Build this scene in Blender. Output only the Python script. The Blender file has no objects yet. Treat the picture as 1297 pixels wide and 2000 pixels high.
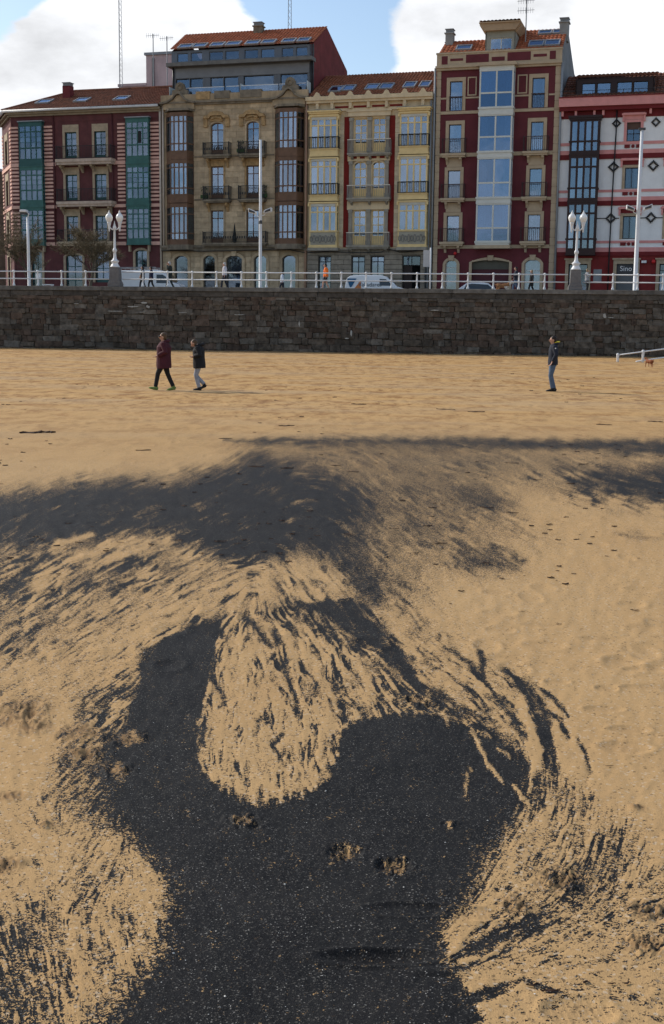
import bpy, bmesh, math, random
import numpy as np
from mathutils import Vector, Matrix, noise as mnoise

random.seed(7)
SC = bpy.context.scene
COL = SC.collection

# ------------------------------------------------------------------ camera
FPX, HC, ROLL = 2450.0, 1.95, 0.011          # focal length in photo pixels, eye height, roll
PITCH = math.atan(363 / FPX)
cd = bpy.data.cameras.new('camera')
cd.sensor_fit = 'VERTICAL'
cd.sensor_height = 36.0
cd.lens = 36.0 * FPX / 2000.0
cd.clip_start = 0.1
cd.clip_end = 3000
cam = bpy.data.objects.new('camera', cd)
COL.objects.link(cam)
_r = Vector((1, 0, 0)); _d = Vector((0, -math.sin(PITCH), -math.cos(PITCH))); _f = Vector((0, math.cos(PITCH), -math.sin(PITCH)))
_ix = math.cos(ROLL) * _r - math.sin(ROLL) * _d
_iy = math.sin(ROLL) * _r + math.cos(ROLL) * _d
M = Matrix((( _ix.x, -_iy.x, -_f.x, 0), (_ix.y, -_iy.y, -_f.y, 0), (_ix.z, -_iy.z, -_f.z, HC), (0, 0, 0, 1)))
cam.matrix_world = M
SC.camera = cam

# ------------------------------------------------------------------ sun and sky
SUN_EL, SUN_AZ = math.radians(31), math.radians(-58)      # azimuth clockwise from +Y: to the left, behind the houses
sdir = Vector((math.sin(SUN_AZ) * math.cos(SUN_EL), math.cos(SUN_AZ) * math.cos(SUN_EL), math.sin(SUN_EL)))
sl = bpy.data.lights.new('sun', 'SUN')
sl.energy = 2.6
sl.angle = math.radians(5.0)
sl.color = (1.0, 0.94, 0.85)
so = bpy.data.objects.new('sun', sl)
so.rotation_euler = sdir.to_track_quat('Z', 'Y').to_euler()
so.location = (-40, 60, 60)
COL.objects.link(so)

W = bpy.data.worlds.new('World')
SC.world = W
W.use_nodes = True
wn, wl = W.node_tree.nodes, W.node_tree.links
wn.clear()
def N(t, **k):
    n = wn.new(t)
    for a, b in k.items():
        setattr(n, a, b)
    return n
def wmath(op, a, b=None, c=None, clamp=False):
    n = N('ShaderNodeMath', operation=op, use_clamp=clamp)
    for i, v in enumerate((a, b, c)):
        if v is None: continue
        if isinstance(v, (int, float)): n.inputs[i].default_value = v
        else: wl.new(v, n.inputs[i])
    return n.outputs[0]
sky = N('ShaderNodeTexSky', sky_type='NISHITA', sun_disc=False, sun_elevation=SUN_EL, sun_rotation=SUN_AZ % (2 * math.pi))
sky.altitude = 10; sky.air_density = 1.0; sky.dust_density = 1.0; sky.ozone_density = 1.6
tc = N('ShaderNodeTexCoord')
mp = N('ShaderNodeMapping')
mp.inputs['Scale'].default_value = (1.0, 1.0, 2.2)
mp.inputs['Location'].default_value = (0.37, 1.9, 0.45)
wl.new(tc.outputs['Generated'], mp.inputs['Vector'])
n1 = N('ShaderNodeTexNoise'); n1.inputs['Scale'].default_value = 3.1; n1.inputs['Detail'].default_value = 9; n1.inputs['Roughness'].default_value = 0.56
n2 = N('ShaderNodeTexNoise'); n2.inputs['Scale'].default_value = 9.0; n2.inputs['Detail'].default_value = 8; n2.inputs['Roughness'].default_value = 0.6
wl.new(mp.outputs[0], n1.inputs['Vector']); wl.new(mp.outputs[0], n2.inputs['Vector'])
def blob(direction, width_deg):
    """soft round patch of sky round a direction, 1 at its middle"""
    v = Vector(direction).normalized()
    dp = N('ShaderNodeVectorMath', operation='DOT_PRODUCT')
    wl.new(tc.outputs['Generated'], dp.inputs[0]); dp.inputs[1].default_value = v
    mr = N('ShaderNodeMapRange', interpolation_type='SMOOTHSTEP')
    wl.new(dp.outputs['Value'], mr.inputs[0])
    mr.inputs[1].default_value = math.cos(math.radians(width_deg)); mr.inputs[2].default_value = math.cos(math.radians(width_deg * .25))
    return mr.outputs[0]
def skydir(az, el):
    return (math.sin(math.radians(az)) * math.cos(math.radians(el)), math.cos(math.radians(az)) * math.cos(math.radians(el)), math.sin(math.radians(el)))
dens = wmath('ADD', wmath('MULTIPLY', n1.outputs['Fac'], 0.55), wmath('MULTIPLY', n2.outputs['Fac'], 0.45))
for (az, el, wd, k) in ((-0.2, 14.5, 4.6, -0.17), (0.2, 10.5, 3.0, -0.08), (-15.8, 15.2, 5.0, -0.30), (-5.0, 16.2, 3.8, -.18), (-9.6, 16.8, 2.6, -.16), (-8.0, 12, 6.5, 0.17), (10, 13, 10, 0.24), (-13.0, 10.5, 5, 0.15)):
    dens = wmath('ADD', dens, wmath('MULTIPLY', blob(skydir(az, el), wd), k))
cm = N('ShaderNodeMapRange', interpolation_type='SMOOTHSTEP')
wl.new(dens, cm.inputs[0]); cm.inputs[1].default_value = 0.51; cm.inputs[2].default_value = 0.585
shade = N('ShaderNodeMapRange'); wl.new(n2.outputs['Fac'], shade.inputs[0])
shade.inputs[1].default_value = 0.3; shade.inputs[2].default_value = 0.75; shade.inputs[3].default_value = 1.04; shade.inputs[4].default_value = 0.62
cc = N('ShaderNodeVectorMath', operation='SCALE'); cc.inputs[0].default_value = (0.885, 0.90, 0.93)
wl.new(shade.outputs[0], cc.inputs['Scale'])
SKY_K, CLOUD_K = 0.115, 0.95
b1 = N('ShaderNodeBackground'); wl.new(sky.outputs[0], b1.inputs[0]); b1.inputs[1].default_value = SKY_K
b2 = N('ShaderNodeBackground'); wl.new(cc.outputs[0], b2.inputs[0]); b2.inputs[1].default_value = CLOUD_K
mx = N('ShaderNodeMixShader'); wl.new(cm.outputs[0], mx.inputs[0]); wl.new(b1.outputs[0], mx.inputs[1]); wl.new(b2.outputs[0], mx.inputs[2])
wo = N('ShaderNodeOutputWorld'); wl.new(mx.outputs[0], wo.inputs[0])

vs = SC.view_settings
vs.view_transform = 'Standard'; vs.look = 'None'; vs.gamma = 1; vs.use_curve_mapping = False
vs.exposure = 0.5
SC.cycles.max_bounces = 6
SC.cycles.transparent_max_bounces = 8

# ------------------------------------------------------------------ materials
MATS = {}
def mat(name, col, rough=.8, var=.12, scale=1.5, bump=.0, bscale=20, spec=.3, metal=0, streak=0, grime=(.03, .028, .025), orand=0, stretch=(1, 1, 1)):
    if name in MATS: return MATS[name]
    m = bpy.data.materials.new(name); m.use_nodes = True
    nt = m.node_tree; n, l = nt.nodes, nt.links
    p = n['Principled BSDF']
    p.inputs['Roughness'].default_value = rough
    p.inputs['Specular IOR Level'].default_value = spec
    p.inputs['Metallic'].default_value = metal
    t = n.new('ShaderNodeTexCoord')
    geo = n.new('ShaderNodeNewGeometry')
    mpn = n.new('ShaderNodeMapping'); mpn.inputs['Scale'].default_value = stretch
    l.new(geo.outputs['Position'], mpn.inputs[0])
    nz = n.new('ShaderNodeTexNoise'); nz.inputs['Scale'].default_value = scale; nz.inputs['Detail'].default_value = 7; nz.inputs['Roughness'].default_value = .62
    l.new(mpn.outputs[0], nz.inputs['Vector'])
    mr = n.new('ShaderNodeMapRange'); mr.inputs[1].default_value = .28; mr.inputs[2].default_value = .72
    mr.inputs[3].default_value = 1 - var * 1.4; mr.inputs[4].default_value = 1 + var
    l.new(nz.outputs['Fac'], mr.inputs[0])
    fac = mr.outputs[0]
    if orand:
        oi = n.new('ShaderNodeObjectInfo')
        m2 = n.new('ShaderNodeMapRange'); m2.inputs[3].default_value = 1 - orand; m2.inputs[4].default_value = 1 + orand
        l.new(oi.outputs['Random'], m2.inputs[0])
        mu = n.new('ShaderNodeMath'); mu.operation = 'MULTIPLY'; l.new(fac, mu.inputs[0]); l.new(m2.outputs[0], mu.inputs[1]); fac = mu.outputs[0]
    sc = n.new('ShaderNodeVectorMath'); sc.operation = 'SCALE'; sc.inputs[0].default_value = col[:3]
    l.new(fac, sc.inputs['Scale'])
    out = sc.outputs[0]
    if streak:
        ms = n.new('ShaderNodeMapping'); ms.inputs['Scale'].default_value = (2.2, 2.2, .22)
        l.new(geo.outputs['Position'], ms.inputs[0])
        ns = n.new('ShaderNodeTexNoise'); ns.inputs['Scale'].default_value = 1.3; ns.inputs['Detail'].default_value = 8; ns.inputs['Roughness'].default_value = .68
        l.new(ms.outputs[0], ns.inputs['Vector'])
        rs = n.new('ShaderNodeMapRange'); rs.inputs[1].default_value = .5; rs.inputs[2].default_value = .78; rs.inputs[4].default_value = streak
        l.new(ns.outputs['Fac'], rs.inputs[0])
        mi = n.new('ShaderNodeMix'); mi.data_type = 'RGBA'; l.new(rs.outputs[0], mi.inputs[0]); l.new(out, mi.inputs[6]); mi.inputs[7].default_value = (*grime, 1)
        out = mi.outputs[2]
    l.new(out, p.inputs['Base Color'])
    if bump:
        nb = n.new('ShaderNodeTexNoise'); nb.inputs['Scale'].default_value = bscale; nb.inputs['Detail'].default_value = 5
        l.new(mpn.outputs[0], nb.inputs['Vector'])
        bp = n.new('ShaderNodeBump'); bp.inputs['Strength'].default_value = bump; bp.inputs['Distance'].default_value = .03
        l.new(nb.outputs['Fac'], bp.inputs['Height']); l.new(bp.outputs[0], p.inputs['Normal'])
    MATS[name] = m
    return m

def glass_mat(name, refl=.16, tint=(.62, .68, .74), sky_tint=(.60, .76, 1)):  # blue of the reflected sky is put into the gloss colour
    m = bpy.data.materials.new(name); m.use_nodes = True
    nt = m.node_tree; n, l = nt.nodes, nt.links
    n.remove(n['Principled BSDF'])
    out = n['Material Output']
    tr = n.new('ShaderNodeBsdfTransparent'); tr.inputs[0].default_value = (*tint, 1)
    gl = n.new('ShaderNodeBsdfGlossy'); gl.inputs['Roughness'].default_value = .03; gl.inputs['Color'].default_value = (*sky_tint, 1)
    # old panes are never quite flat
    geo = n.new('ShaderNodeNewGeometry'); nz = n.new('ShaderNodeTexNoise'); nz.inputs['Scale'].default_value = .7
    l.new(geo.outputs['Position'], nz.inputs['Vector'])
    bp = n.new('ShaderNodeBump'); bp.inputs['Strength'].default_value = .12; bp.inputs['Distance'].default_value = .03
    l.new(nz.outputs['Fac'], bp.inputs['Height']); l.new(bp.outputs[0], gl.inputs['Normal'])
    fr = n.new('ShaderNodeLayerWeight'); fr.inputs['Blend'].default_value = .35
    mr = n.new('ShaderNodeMapRange'); mr.inputs[3].default_value = refl; mr.inputs[4].default_value = 1
    l.new(fr.outputs['Fresnel'], mr.inputs[0])
    oi = n.new('ShaderNodeObjectInfo'); m3 = n.new('ShaderNodeMapRange'); m3.inputs[3].default_value = refl * .6; m3.inputs[4].default_value = refl * 1.15
    l.new(oi.outputs['Random'], m3.inputs[0]); l.new(m3.outputs[0], mr.inputs[3])
    mx = n.new('ShaderNodeMixShader'); l.new(mr.outputs[0], mx.inputs[0]); l.new(tr.outputs[0], mx.inputs[1]); l.new(gl.outputs[0], mx.inputs[2])
    l.new(mx.outputs[0], out.inputs[0])
    MATS[name] = m
    return m

GLASS = glass_mat('window_glass', .21)
GLASS_OLD = glass_mat('old_window_glass', .10)
GLASS_BAY = glass_mat('blue_sky_bay_glass', .2, (.5, .58, .66), (.42, .62, .95))  # no coating: stronger sky blue painted into its reflection
GLASS_SKY = glass_mat('skylight_glass', .22, (.92, .94, .95))
m_room = mat('unlit_room_tone', (.035, .037, .04), .9)  # gloom of unlit rooms put into the colour of backing sheets
m_curt = mat('curtain_white', (.5, .5, .5), .9, .15, 4)
m_curt2 = mat('curtain_grey', (.2, .21, .23), .9, .15, 4)
m_skywhite = mat('skylight_cloud_white', (.86, .87, .87), .8, .05, 3)  # white of mirrored clouds, painted on a sheet added under the pane
m_blind = mat('blind_brown', (.10, .06, .045), .8)
m_iron = mat('black_iron', (.018, .019, .02), .5, .2)
m_white = mat('white_paint', (.68, .69, .70), .4, .06, 3, spec=.4)
m_tile = mat('clay_tile', (.27, .082, .036), .85, .38, 2.6, .25, 18)
m_tile2 = mat('old_clay_tile', (.19, .072, .04), .9, .4, 2.2, .25, 18, streak=.4)
m_tile3 = mat('bright_clay_tile', (.37, .115, .05), .85, .3, 2.6, .2, 18)
m_zinc = mat('zinc', (.25, .26, .27), .5, .15, spec=.5)
m_pipe = mat('downpipe_grey', (.11, .115, .12), .6)

# ------------------------------------------------------------------ mesh helpers
class MB:
    """collects faces for ONE mesh object"""
    def __init__(s, pt=None):
        s.v, s.f, s.m = [], [], []
        s.pt = pt or (lambda x, y, z: (x, y, z))
    def face(s, pts, m=0):
        k = len(s.v)
        s.v += [s.pt(*p) for p in pts]
        s.f.append(tuple(range(k, k + len(pts)))); s.m.append(m)
    def box(s, x0, x1, y0, y1, z0, z1, m=0):
        if x0 > x1: x0, x1 = x1, x0
        if y0 > y1: y0, y1 = y1, y0
        if z0 > z1: z0, z1 = z1, z0
        k = len(s.v)
        for z in (z0, z1):
            for (x, y) in ((x0, y0), (x1, y0), (x1, y1), (x0, y1)):
                s.v.append(s.pt(x, y, z))
        for q in ((0, 3, 2, 1), (4, 5, 6, 7), (0, 1, 5, 4), (1, 2, 6, 5), (2, 3, 7, 6), (3, 0, 4, 7)):
            s.f.append(tuple(k + i for i in q)); s.m.append(m)
        return s
    def prism(s, poly, y0, y1, m=0):
        """polygon in x,z (anticlockwise seen from the street) pushed from y0 (front) to y1"""
        n = len(poly); k = len(s.v)
        for y in (y0, y1):
            for (x, z) in poly: s.v.append(s.pt(x, y, z))
        s.f.append(tuple(range(k, k + n))); s.m.append(m)
        s.f.append(tuple(range(k + 2 * n - 1, k + n - 1, -1))); s.m.append(m)
        for i in range(n):
            j = (i + 1) % n
            s.f.append((k + j, k + i, k + n + i, k + n + j)); s.m.append(m)
        return s
    def plan(s, poly, z0, z1, m=0):
        """polygon in x,y raised from z0 to z1"""
        n = len(poly); k = len(s.v)
        for z in (z0, z1):
            for (x, y) in poly: s.v.append(s.pt(x, y, z))
        s.f.append(tuple(range(k + n - 1, k - 1, -1))); s.m.append(m)
        s.f.append(tuple(range(k + n, k + 2 * n))); s.m.append(m)
        for i in range(n):
            j = (i + 1) % n
            s.f.append((k + i, k + j, k + n + j, k + n + i)); s.m.append(m)
        return s
    def tube(s, pts, rad, seg=8, m=0, cap=True, side=None):
        """rings along a path; rad a number or one per point, or pairs (across, along side)"""
        P = [Vector(p) for p in pts]; n = len(P)
        if not isinstance(rad, (list, tuple)): rad = [rad] * n
        k = len(s.v)
        prev = None
        for i in range(n):
            t = (P[min(i + 1, n - 1)] - P[max(i - 1, 0)])
            t = t.normalized() if t.length > 1e-9 else Vector((0, 0, 1))
            ref = Vector(side) if side else (prev if prev else (Vector((1, 0, 0)) if abs(t.x) < .8 else Vector((0, 1, 0))))
            a = (ref - t * ref.dot(t))
            a = a.normalized() if a.length > 1e-6 else t.orthogonal().normalized()
            prev = a
            b = t.cross(a)
            ra, rb = rad[i] if isinstance(rad[i], (list, tuple)) else (rad[i], rad[i])
            for j in range(seg):
                w = 2 * math.pi * j / seg
                q = P[i] + a * (ra * math.cos(w)) + b * (rb * math.sin(w))
                s.v.append(s.pt(*q))
        for i in range(n - 1):
            for j in range(seg):
                j2 = (j + 1) % seg
                s.f.append((k + i * seg + j, k + i * seg + j2, k + (i + 1) * seg + j2, k + (i + 1) * seg + j)); s.m.append(m)
        if cap:
            s.f.append(tuple(range(k + seg - 1, k - 1, -1))); s.m.append(m)
            s.f.append(tuple(range(k + (n - 1) * seg, k + n * seg))); s.m.append(m)
        return s
    def lathe(s, prof, cx=0, cy=0, seg=16, m=0):
        return s.tube([(cx, cy, z) for r, z in prof], [max(r, .002) for r, z in prof], seg, m, side=(1, 0, 0))
    def ball(s, c, r, seg=12, rings=8, m=0):
        rx, ry, rz = r if isinstance(r, (list, tuple)) else (r, r, r)
        pts, rad = [], []
        for i in range(rings + 1):
            w = math.pi * i / rings
            pts.append((c[0], c[1], c[2] - rz * math.cos(w))); rad.append((max(rx * math.sin(w), .001), max(ry * math.sin(w), .001)))
        return s.tube(pts, rad, seg, m, side=(1, 0, 0))
    def build(s, name, mats, parent=None, smooth=False):
        me = bpy.data.meshes.new(name)
        me.from_pydata(s.v, [], s.f)
        if not isinstance(mats, (list, tuple)): mats = [mats]
        for mm in mats: me.materials.append(mm)
        if len(mats) > 1: me.polygons.foreach_set('material_index', s.m)
        if smooth: me.polygons.foreach_set('use_smooth', [True] * len(me.polygons))
        me.update()
        o = bpy.data.objects.new(name, me)
        COL.objects.link(o)
        if parent is not None: o.parent = parent
        return o

def tag(o, label=None, cat=None, group=None, kind=None):
    if label: o['label'] = label
    if cat: o['category'] = cat
    if group: o['group'] = group
    if kind: o['kind'] = kind
    return o
def empty(name, loc=(0, 0, 0), rz=0, label=None, cat=None, group=None):
    o = bpy.data.objects.new(name, None); COL.objects.link(o)
    o.location = loc; o.rotation_euler = (0, 0, rz); o.empty_display_size = .3
    return tag(o, label, cat, group)
def bevel(o, w, seg=2):
    b = o.modifiers.new('bevel', 'BEVEL'); b.width = w; b.segments = seg; b.limit_method = 'ANGLE'
    return o

def stone_mesh(name, m, rough=.03, seed=0):
    """unit block with worn edges and an uneven face, about 50 triangles"""
    rnd = random.Random(seed)
    bm = bmesh.new(); bmesh.ops.create_cube(bm, size=1)
    bmesh.ops.bevel(bm, geom=bm.edges[:], offset=.07, segments=1, affect='EDGES')
    for v in bm.verts:
        v.co += Vector((rnd.uniform(-1, 1) * rough, rnd.uniform(-1, 1) * rough * 1.6, rnd.uniform(-1, 1) * rough * 1.3))
    me = bpy.data.meshes.new(name); bm.to_mesh(me); bm.free(); me.materials.append(m)
    return me
def place(name, me, parent, loc, scale, rz=0):
    o = bpy.data.objects.new(name, me); COL.objects.link(o)
    o.parent = parent; o.location = loc; o.scale = scale; o.rotation_euler = (0, 0, rz)
    return o

# ------------------------------------------------------------------ the beach: one sheet, coal dust laid on it
COAL = [
    ('P', 0.52, 0.2, 34, [(-5.731,19.161), (-2.794,19.491), (-0.764,20.757), (2.159,21.102), (5.697,21.520), (6.397,21.414), (4.241,14.073), (3.178,13.990), (2.712,15.297), (1.919,14.989), (1.205,13.835), (0.927,14.905), (0.603,16.150), (-0.064,16.658), (-1.503,15.958), (-2.168,17.061), (-3.600,17.563), (-5.306,17.726)]),
    ('P', 0.04, 0.1, 22, [(-6.512,21.801), (-2.666,20.354), (-1.738,18.452), (-2.237,17.055), (-3.023,16.378), (-3.753,15.487), (-4.341,14.461)]),
    ('P', 0.02, 0.08, 14, [(-1.963,18.798), (-1.418,19.243), (-1.403,17.136), (-1.733,16.918)]),
    ('P', 0.5, 0.2, 18, [(-0.711,19.321), (0.388,18.825), (2.739,19.075), (3.299,18.265), (2.521,17.521), (0.787,17.351), (-0.217,17.907)]),
    ('P', 0.5, 0.2, 14, [(1.202,19.531), (5.189,19.568), (5.647,18.861), (5.334,17.797), (3.758,18.311), (2.615,18.195), (1.412,18.073)]),
    ('P', 0.95, 0.22, 5, [(-1.821,21.191), (-0.807,21.906), (1.360,22.175), (3.162,22.093), (5.880,22.223), (6.663,22.319), (5.974,19.973), (4.922,20.021), (3.619,20.553), (2.087,20.378), (1.098,20.615), (-0.085,20.838), (-1.112,20.900)]),
    ('P', 0.62, 0.12, 28, [(-0.421,20.617), (2.123,20.734), (2.500,19.673), (1.634,18.957), (0.399,19.363), (-0.395,19.355)]),
    ('P', 1.02, 0.24, 18, [(-4.152,13.821), (-3.851,14.411), (-3.169,15.436), (-2.530,15.810), (-2.066,15.745), (-1.526,16.938), (-1.362,18.492), (-1.104,19.277), (-0.818,18.191), (-0.208,17.253), (0.268,15.956), (0.588,14.877), (0.662,13.211), (0.461,11.857), (0.345,10.753), (0.277,9.835), (0.135,9.933), (-0.031,10.142), (-0.259,10.842), (-0.448,10.051), (-0.810,9.879), (-1.114,10.422), (-1.458,11.437), (-1.844,11.189), (-2.129,10.983), (-2.377,10.465), (-2.762,10.276), (-2.980,9.861)]),
    ('P', 0.55, 0.42, 30, [(-3.145,10.418), (-2.431,10.707), (-2.073,11.174), (-1.458,11.437), (-1.059,10.308), (-1.140,9.551), (-1.392,8.633), (-1.721,8.300), (-1.895,7.722), (-2.099,6.881)]),
    ('P', 0.05, 0.3, 10, [(-2.440,10.001), (-2.153,10.018), (-2.101,9.400), (-2.148,8.934), (-2.279,9.294)]),
    ('S', 0.0, 0.3, 7, [(-2.506,10.457,5), (-2.415,11.044,8), (-2.233,11.529,4)]),
    ('S', 0.0, 0.3, 7, [(-2.158,10.243,4), (-2.036,10.731,7), (-1.833,11.412,3)]),
    ('S', 0.1, 0.4, 8, [(-1.851,10.192,8), (-1.748,10.877,8), (-1.497,11.377,4)]),
    ('S', 0.12, 0.4, 8, [(-1.504,9.336,10), (-1.395,9.953,8)]),
    ('S', 0.95, 0.3, 10, [(-2.481,8.660,14), (-2.386,9.288,10), (-2.420,10.462,12)]),
    ('S', 0.8, 0.35, 9, [(-2.070,7.648,10), (-1.962,8.443,8), (-1.807,9.717,8), (-1.585,10.393,6)]),
    ('S', 0.75, 0.35, 9, [(-1.842,8.218,6), (-1.652,8.873,8), (-1.391,9.638,8), (-1.244,10.071,6)]),
    ('P', 0.33, 0.4, 30, [(-2.304,7.573), (-1.857,8.448), (-1.259,9.545), (-0.761,9.776), (-0.962,8.654), (-1.296,8.025), (-1.512,7.125), (-1.648,6.691), (-1.927,6.300)]),
    ('S', 0.62, 0.3, 8, [(-2.045,7.102,7), (-1.974,7.524,8), (-1.842,8.218,6)]),
    ('P', 0.36, 0.42, 26, [(-1.084,9.758), (-0.683,9.823), (-0.367,10.122), (-0.029,9.818), (0.208,9.429), (0.122,8.708), (-0.314,8.687), (-0.615,8.353), (-0.866,8.418), (-1.121,8.485)]),
    ('P', 0.55, 0.16, 34, [(0.197,11.266), (0.558,11.022), (0.749,9.862), (0.755,8.910), (0.540,8.409), (0.340,8.719), (0.166,9.237)]),
    ('P', 0.95, 0.1, 18, [(0.197,11.266), (0.338,10.509), (0.392,9.636), (0.424,8.980), (0.316,8.555), (0.201,9.057), (0.094,9.930)]),
    ('P', 0.68, 0.22, 30, [(0.906,15.643), (1.490,15.695), (1.949,15.232), (2.012,13.898), (1.903,13.119), (1.542,13.277), (1.320,13.844), (0.886,14.227)]),
    ('P', 0.92, 0.2, 16, [(1.474,14.857), (1.812,14.611), (1.872,13.491), (1.597,13.281), (1.406,13.851)]),
    ('P', 0.55, 0.25, 34, [(0.884,11.737), (1.272,12.223), (1.738,11.944), (1.636,10.587), (1.467,10.009), (1.055,10.050), (0.860,10.785)]),
    ('P', 0.86, 0.3, 16, [(1.140,10.678), (1.401,10.818), (1.613,10.586), (1.497,10.075), (1.250,9.932), (1.092,10.207)]),
    ('P', 0.42, 0.2, 40, [(0.608,13.207), (1.232,12.891), (1.770,12.930), (2.138,11.971), (2.084,11.388), (1.439,11.923), (0.681,10.774), (0.524,11.287)]),
    ('S', 0.4, 0.2, 14, [(2.707,11.858,6), (2.920,11.725,10), (3.298,11.868,8)]),
    ('P', 1.0, 0.3, 14, [(3.160,17.393), (3.565,17.001), (4.180,17.242), (5.276,17.598), (4.179,13.865), (3.749,14.034), (3.364,14.559), (3.092,14.993), (3.032,15.831)]),
    ('P', 0.45, 0.5, 16, [(2.623,16.335), (2.999,15.828), (3.364,14.559), (3.760,14.077), (3.609,13.432), (2.975,13.575), (2.711,14.595)]),
    ('P', 0.62, 0.13, 50, [(0.348,16.697), (1.020,16.470), (1.421,14.947), (1.272,12.223), (0.972,11.048), (0.578,10.524), (0.323,10.752), (0.498,13.199)]),
    ('P', 1.0, 0.06, 5, [(-0.897,8.219), (-0.767,8.300), (-0.693,8.125), (-0.665,7.711), (-0.655,7.048), (-0.657,6.582), (-0.623,6.088), (-0.611,5.770), (-0.582,5.450), (-0.532,5.255), (-0.417,5.075), (-0.274,4.925), (-0.176,4.995), (-0.092,5.085), (-0.015,5.252), (0.006,5.572), (0.020,5.947), (0.120,6.216), (0.308,6.311), (0.499,6.372), (0.623,6.261), (0.753,6.013), (0.842,5.820), (0.908,5.602), (0.946,5.398), (0.993,5.209), (0.882,4.942), (0.714,4.647), (0.585,4.319), (0.482,4.051), (0.383,3.864), (0.380,3.686), (0.417,3.586), (0.418,3.452), (0.456,3.329), (0.443,3.103), (-0.703,3.081), (-0.679,3.306), (-0.620,3.563), (-0.549,3.724), (-0.542,3.933), (-0.574,4.123), (-0.654,4.331), (-0.735,4.511), (-0.821,4.595), (-0.936,4.627), (-1.034,4.914), (-1.037,5.147), (-1.098,5.400), (-1.119,5.753), (-1.051,6.072), (-1.082,6.714), (-1.171,7.472), (-1.059,7.760), (-0.992,8.011)]),
    ('S', 0.52, 0.7, 5, [(0.016,5.503,9), (0.028,5.947,13), (0.146,6.200,15), (0.334,6.294,15), (0.522,6.319,15), (0.665,6.150,14), (0.788,5.879,10)]),
    ('S', 0.5, 0.6, 5, [(-0.553,5.351,6), (-0.417,5.075,7), (-0.275,4.936,6), (-0.134,5.043,8), (-0.015,5.271,7)]),
    ('S', 0.5, 0.65, 4, [(-0.700,8.125,7), (-0.655,7.048,8), (-0.633,6.259,7), (-0.605,5.696,6), (-0.562,5.351,5)]),
    ('S', 0.5, 0.65, 4, [(-0.897,8.219,6), (-1.059,7.760,7), (-1.171,7.472,6), (-1.082,6.714,8), (-1.038,6.073,8)]),
    ('S', 0.5, 0.5, 22, [(0.993,5.209,12), (0.714,4.647,12), (0.482,4.051,8), (0.383,3.864,3)]),
    ('S', 0.55, 0.35, 40, [(-0.900,4.755,16), (-0.785,4.557,10), (-0.574,4.123,6), (-0.549,3.724,24), (-0.650,3.306,34)]),
    ('S', 0.52, 0.35, 34, [(-1.185,5.905,10), (-1.153,5.332,20), (-1.076,4.912,22), (-0.961,4.553,20)]),
    ('P', 0.58, 0.25, 26, [(-1.267,6.065), (-1.132,6.241), (-1.046,5.756), (-1.029,5.336), (-0.940,4.973), (-0.921,4.652), (-1.062,4.751), (-1.172,4.966), (-1.209,5.330), (-1.213,5.676)]),
    ('P', 0.5, 0.55, 12, [(-1.320,6.323), (-1.256,6.707), (-1.150,7.140), (-1.067,6.615), (-1.051,6.072), (-1.093,5.680), (-1.160,5.534)]),
    ('S', 0.85, 0.3, 5, [(-1.267,6.065,4), (-1.289,6.369,6), (-1.197,6.610,4), (-1.135,6.920,4)]),
    ('S', 0.85, 0.3, 5, [(-1.263,6.107,4), (-1.192,6.283,6), (-1.114,6.613,6)]),
    ('S', 0.7, 0.3, 5, [(-1.288,5.747,3), (-1.272,5.902,5)]),
    ('P', 0.27, 0.36, 30, [(-1.927,6.300), (-1.648,6.691), (-1.512,7.125), (-1.285,7.955), (-1.177,7.471), (-1.255,7.023), (-1.346,6.322), (-1.496,6.056), (-1.781,5.807)]),
    ('P', 0.6, 0.66, 10, [(-0.709,8.228), (-0.520,8.514), (-0.315,8.720), (-0.098,8.832), (0.158,8.710), (0.313,7.959), (0.455,6.984), (0.632,6.350), (0.307,6.293), (0.120,6.199), (0.028,5.987), (-0.013,6.655), (-0.076,7.185), (-0.280,7.795), (-0.488,7.992), (-0.643,7.647)]),
    ('P', 1.0, 0.25, 4, [(-0.241,8.690), (-0.024,8.836), (0.197,8.847), (0.314,8.476), (0.390,7.825), (0.472,7.265), (0.489,6.964), (0.399,7.036), (0.277,7.375), (0.143,7.748), (-0.022,8.306)]),
    ('P', 1.0, 0.25, 4, [(0.402,7.091), (0.528,6.777), (0.688,6.379), (0.865,5.897), (0.888,5.709), (0.744,5.933), (0.570,6.259), (0.436,6.673)]),
    ('P', 0.27, 0.6, 12, [(-0.649,7.712), (-0.486,7.950), (-0.278,7.729), (-0.107,7.183), (-0.036,6.655), (-0.010,6.027), (-0.008,5.502), (-0.033,5.271), (-0.179,5.083), (-0.278,4.992), (-0.471,5.195), (-0.555,5.417), (-0.598,6.088), (-0.633,6.834)]),
    ('P', 0.12, 0.46, 14, [(-0.601,7.521), (-0.467,7.655), (-0.377,7.172), (-0.285,6.453), (-0.311,5.936), (-0.474,5.775), (-0.527,5.555), (-0.580,6.261), (-0.599,6.941)]),
    ('S', 0.95, 0.2, 4, [(-0.692,6.938,4), (-0.610,6.583,5), (-0.544,6.306,4)]),
    ('S', 0.9, 0.2, 4, [(-0.327,6.226,2), (-0.305,6.016,4)]),
    ('S', 0.9, 0.2, 4, [(-0.351,6.097,4), (-0.354,5.817,3)]),
    ('S', 0.95, 0.2, 4, [(-0.236,5.821,5), (-0.268,5.671,6), (-0.224,5.530,4), (-0.200,5.395,4)]),
    ('S', 0.9, 0.2, 4, [(-0.534,8.177,6), (-0.423,7.722,5), (-0.362,7.470,3)]),
    ('S', 0.9, 0.25, 5, [(-0.368,7.927,6), (-0.281,7.176,6), (-0.208,6.599,6), (-0.155,6.189,5)]),
    ('S', 0.0, 0.3, 4, [(-0.195,7.667,5), (-0.107,7.183,6), (-0.065,6.754,4)]),
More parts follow.
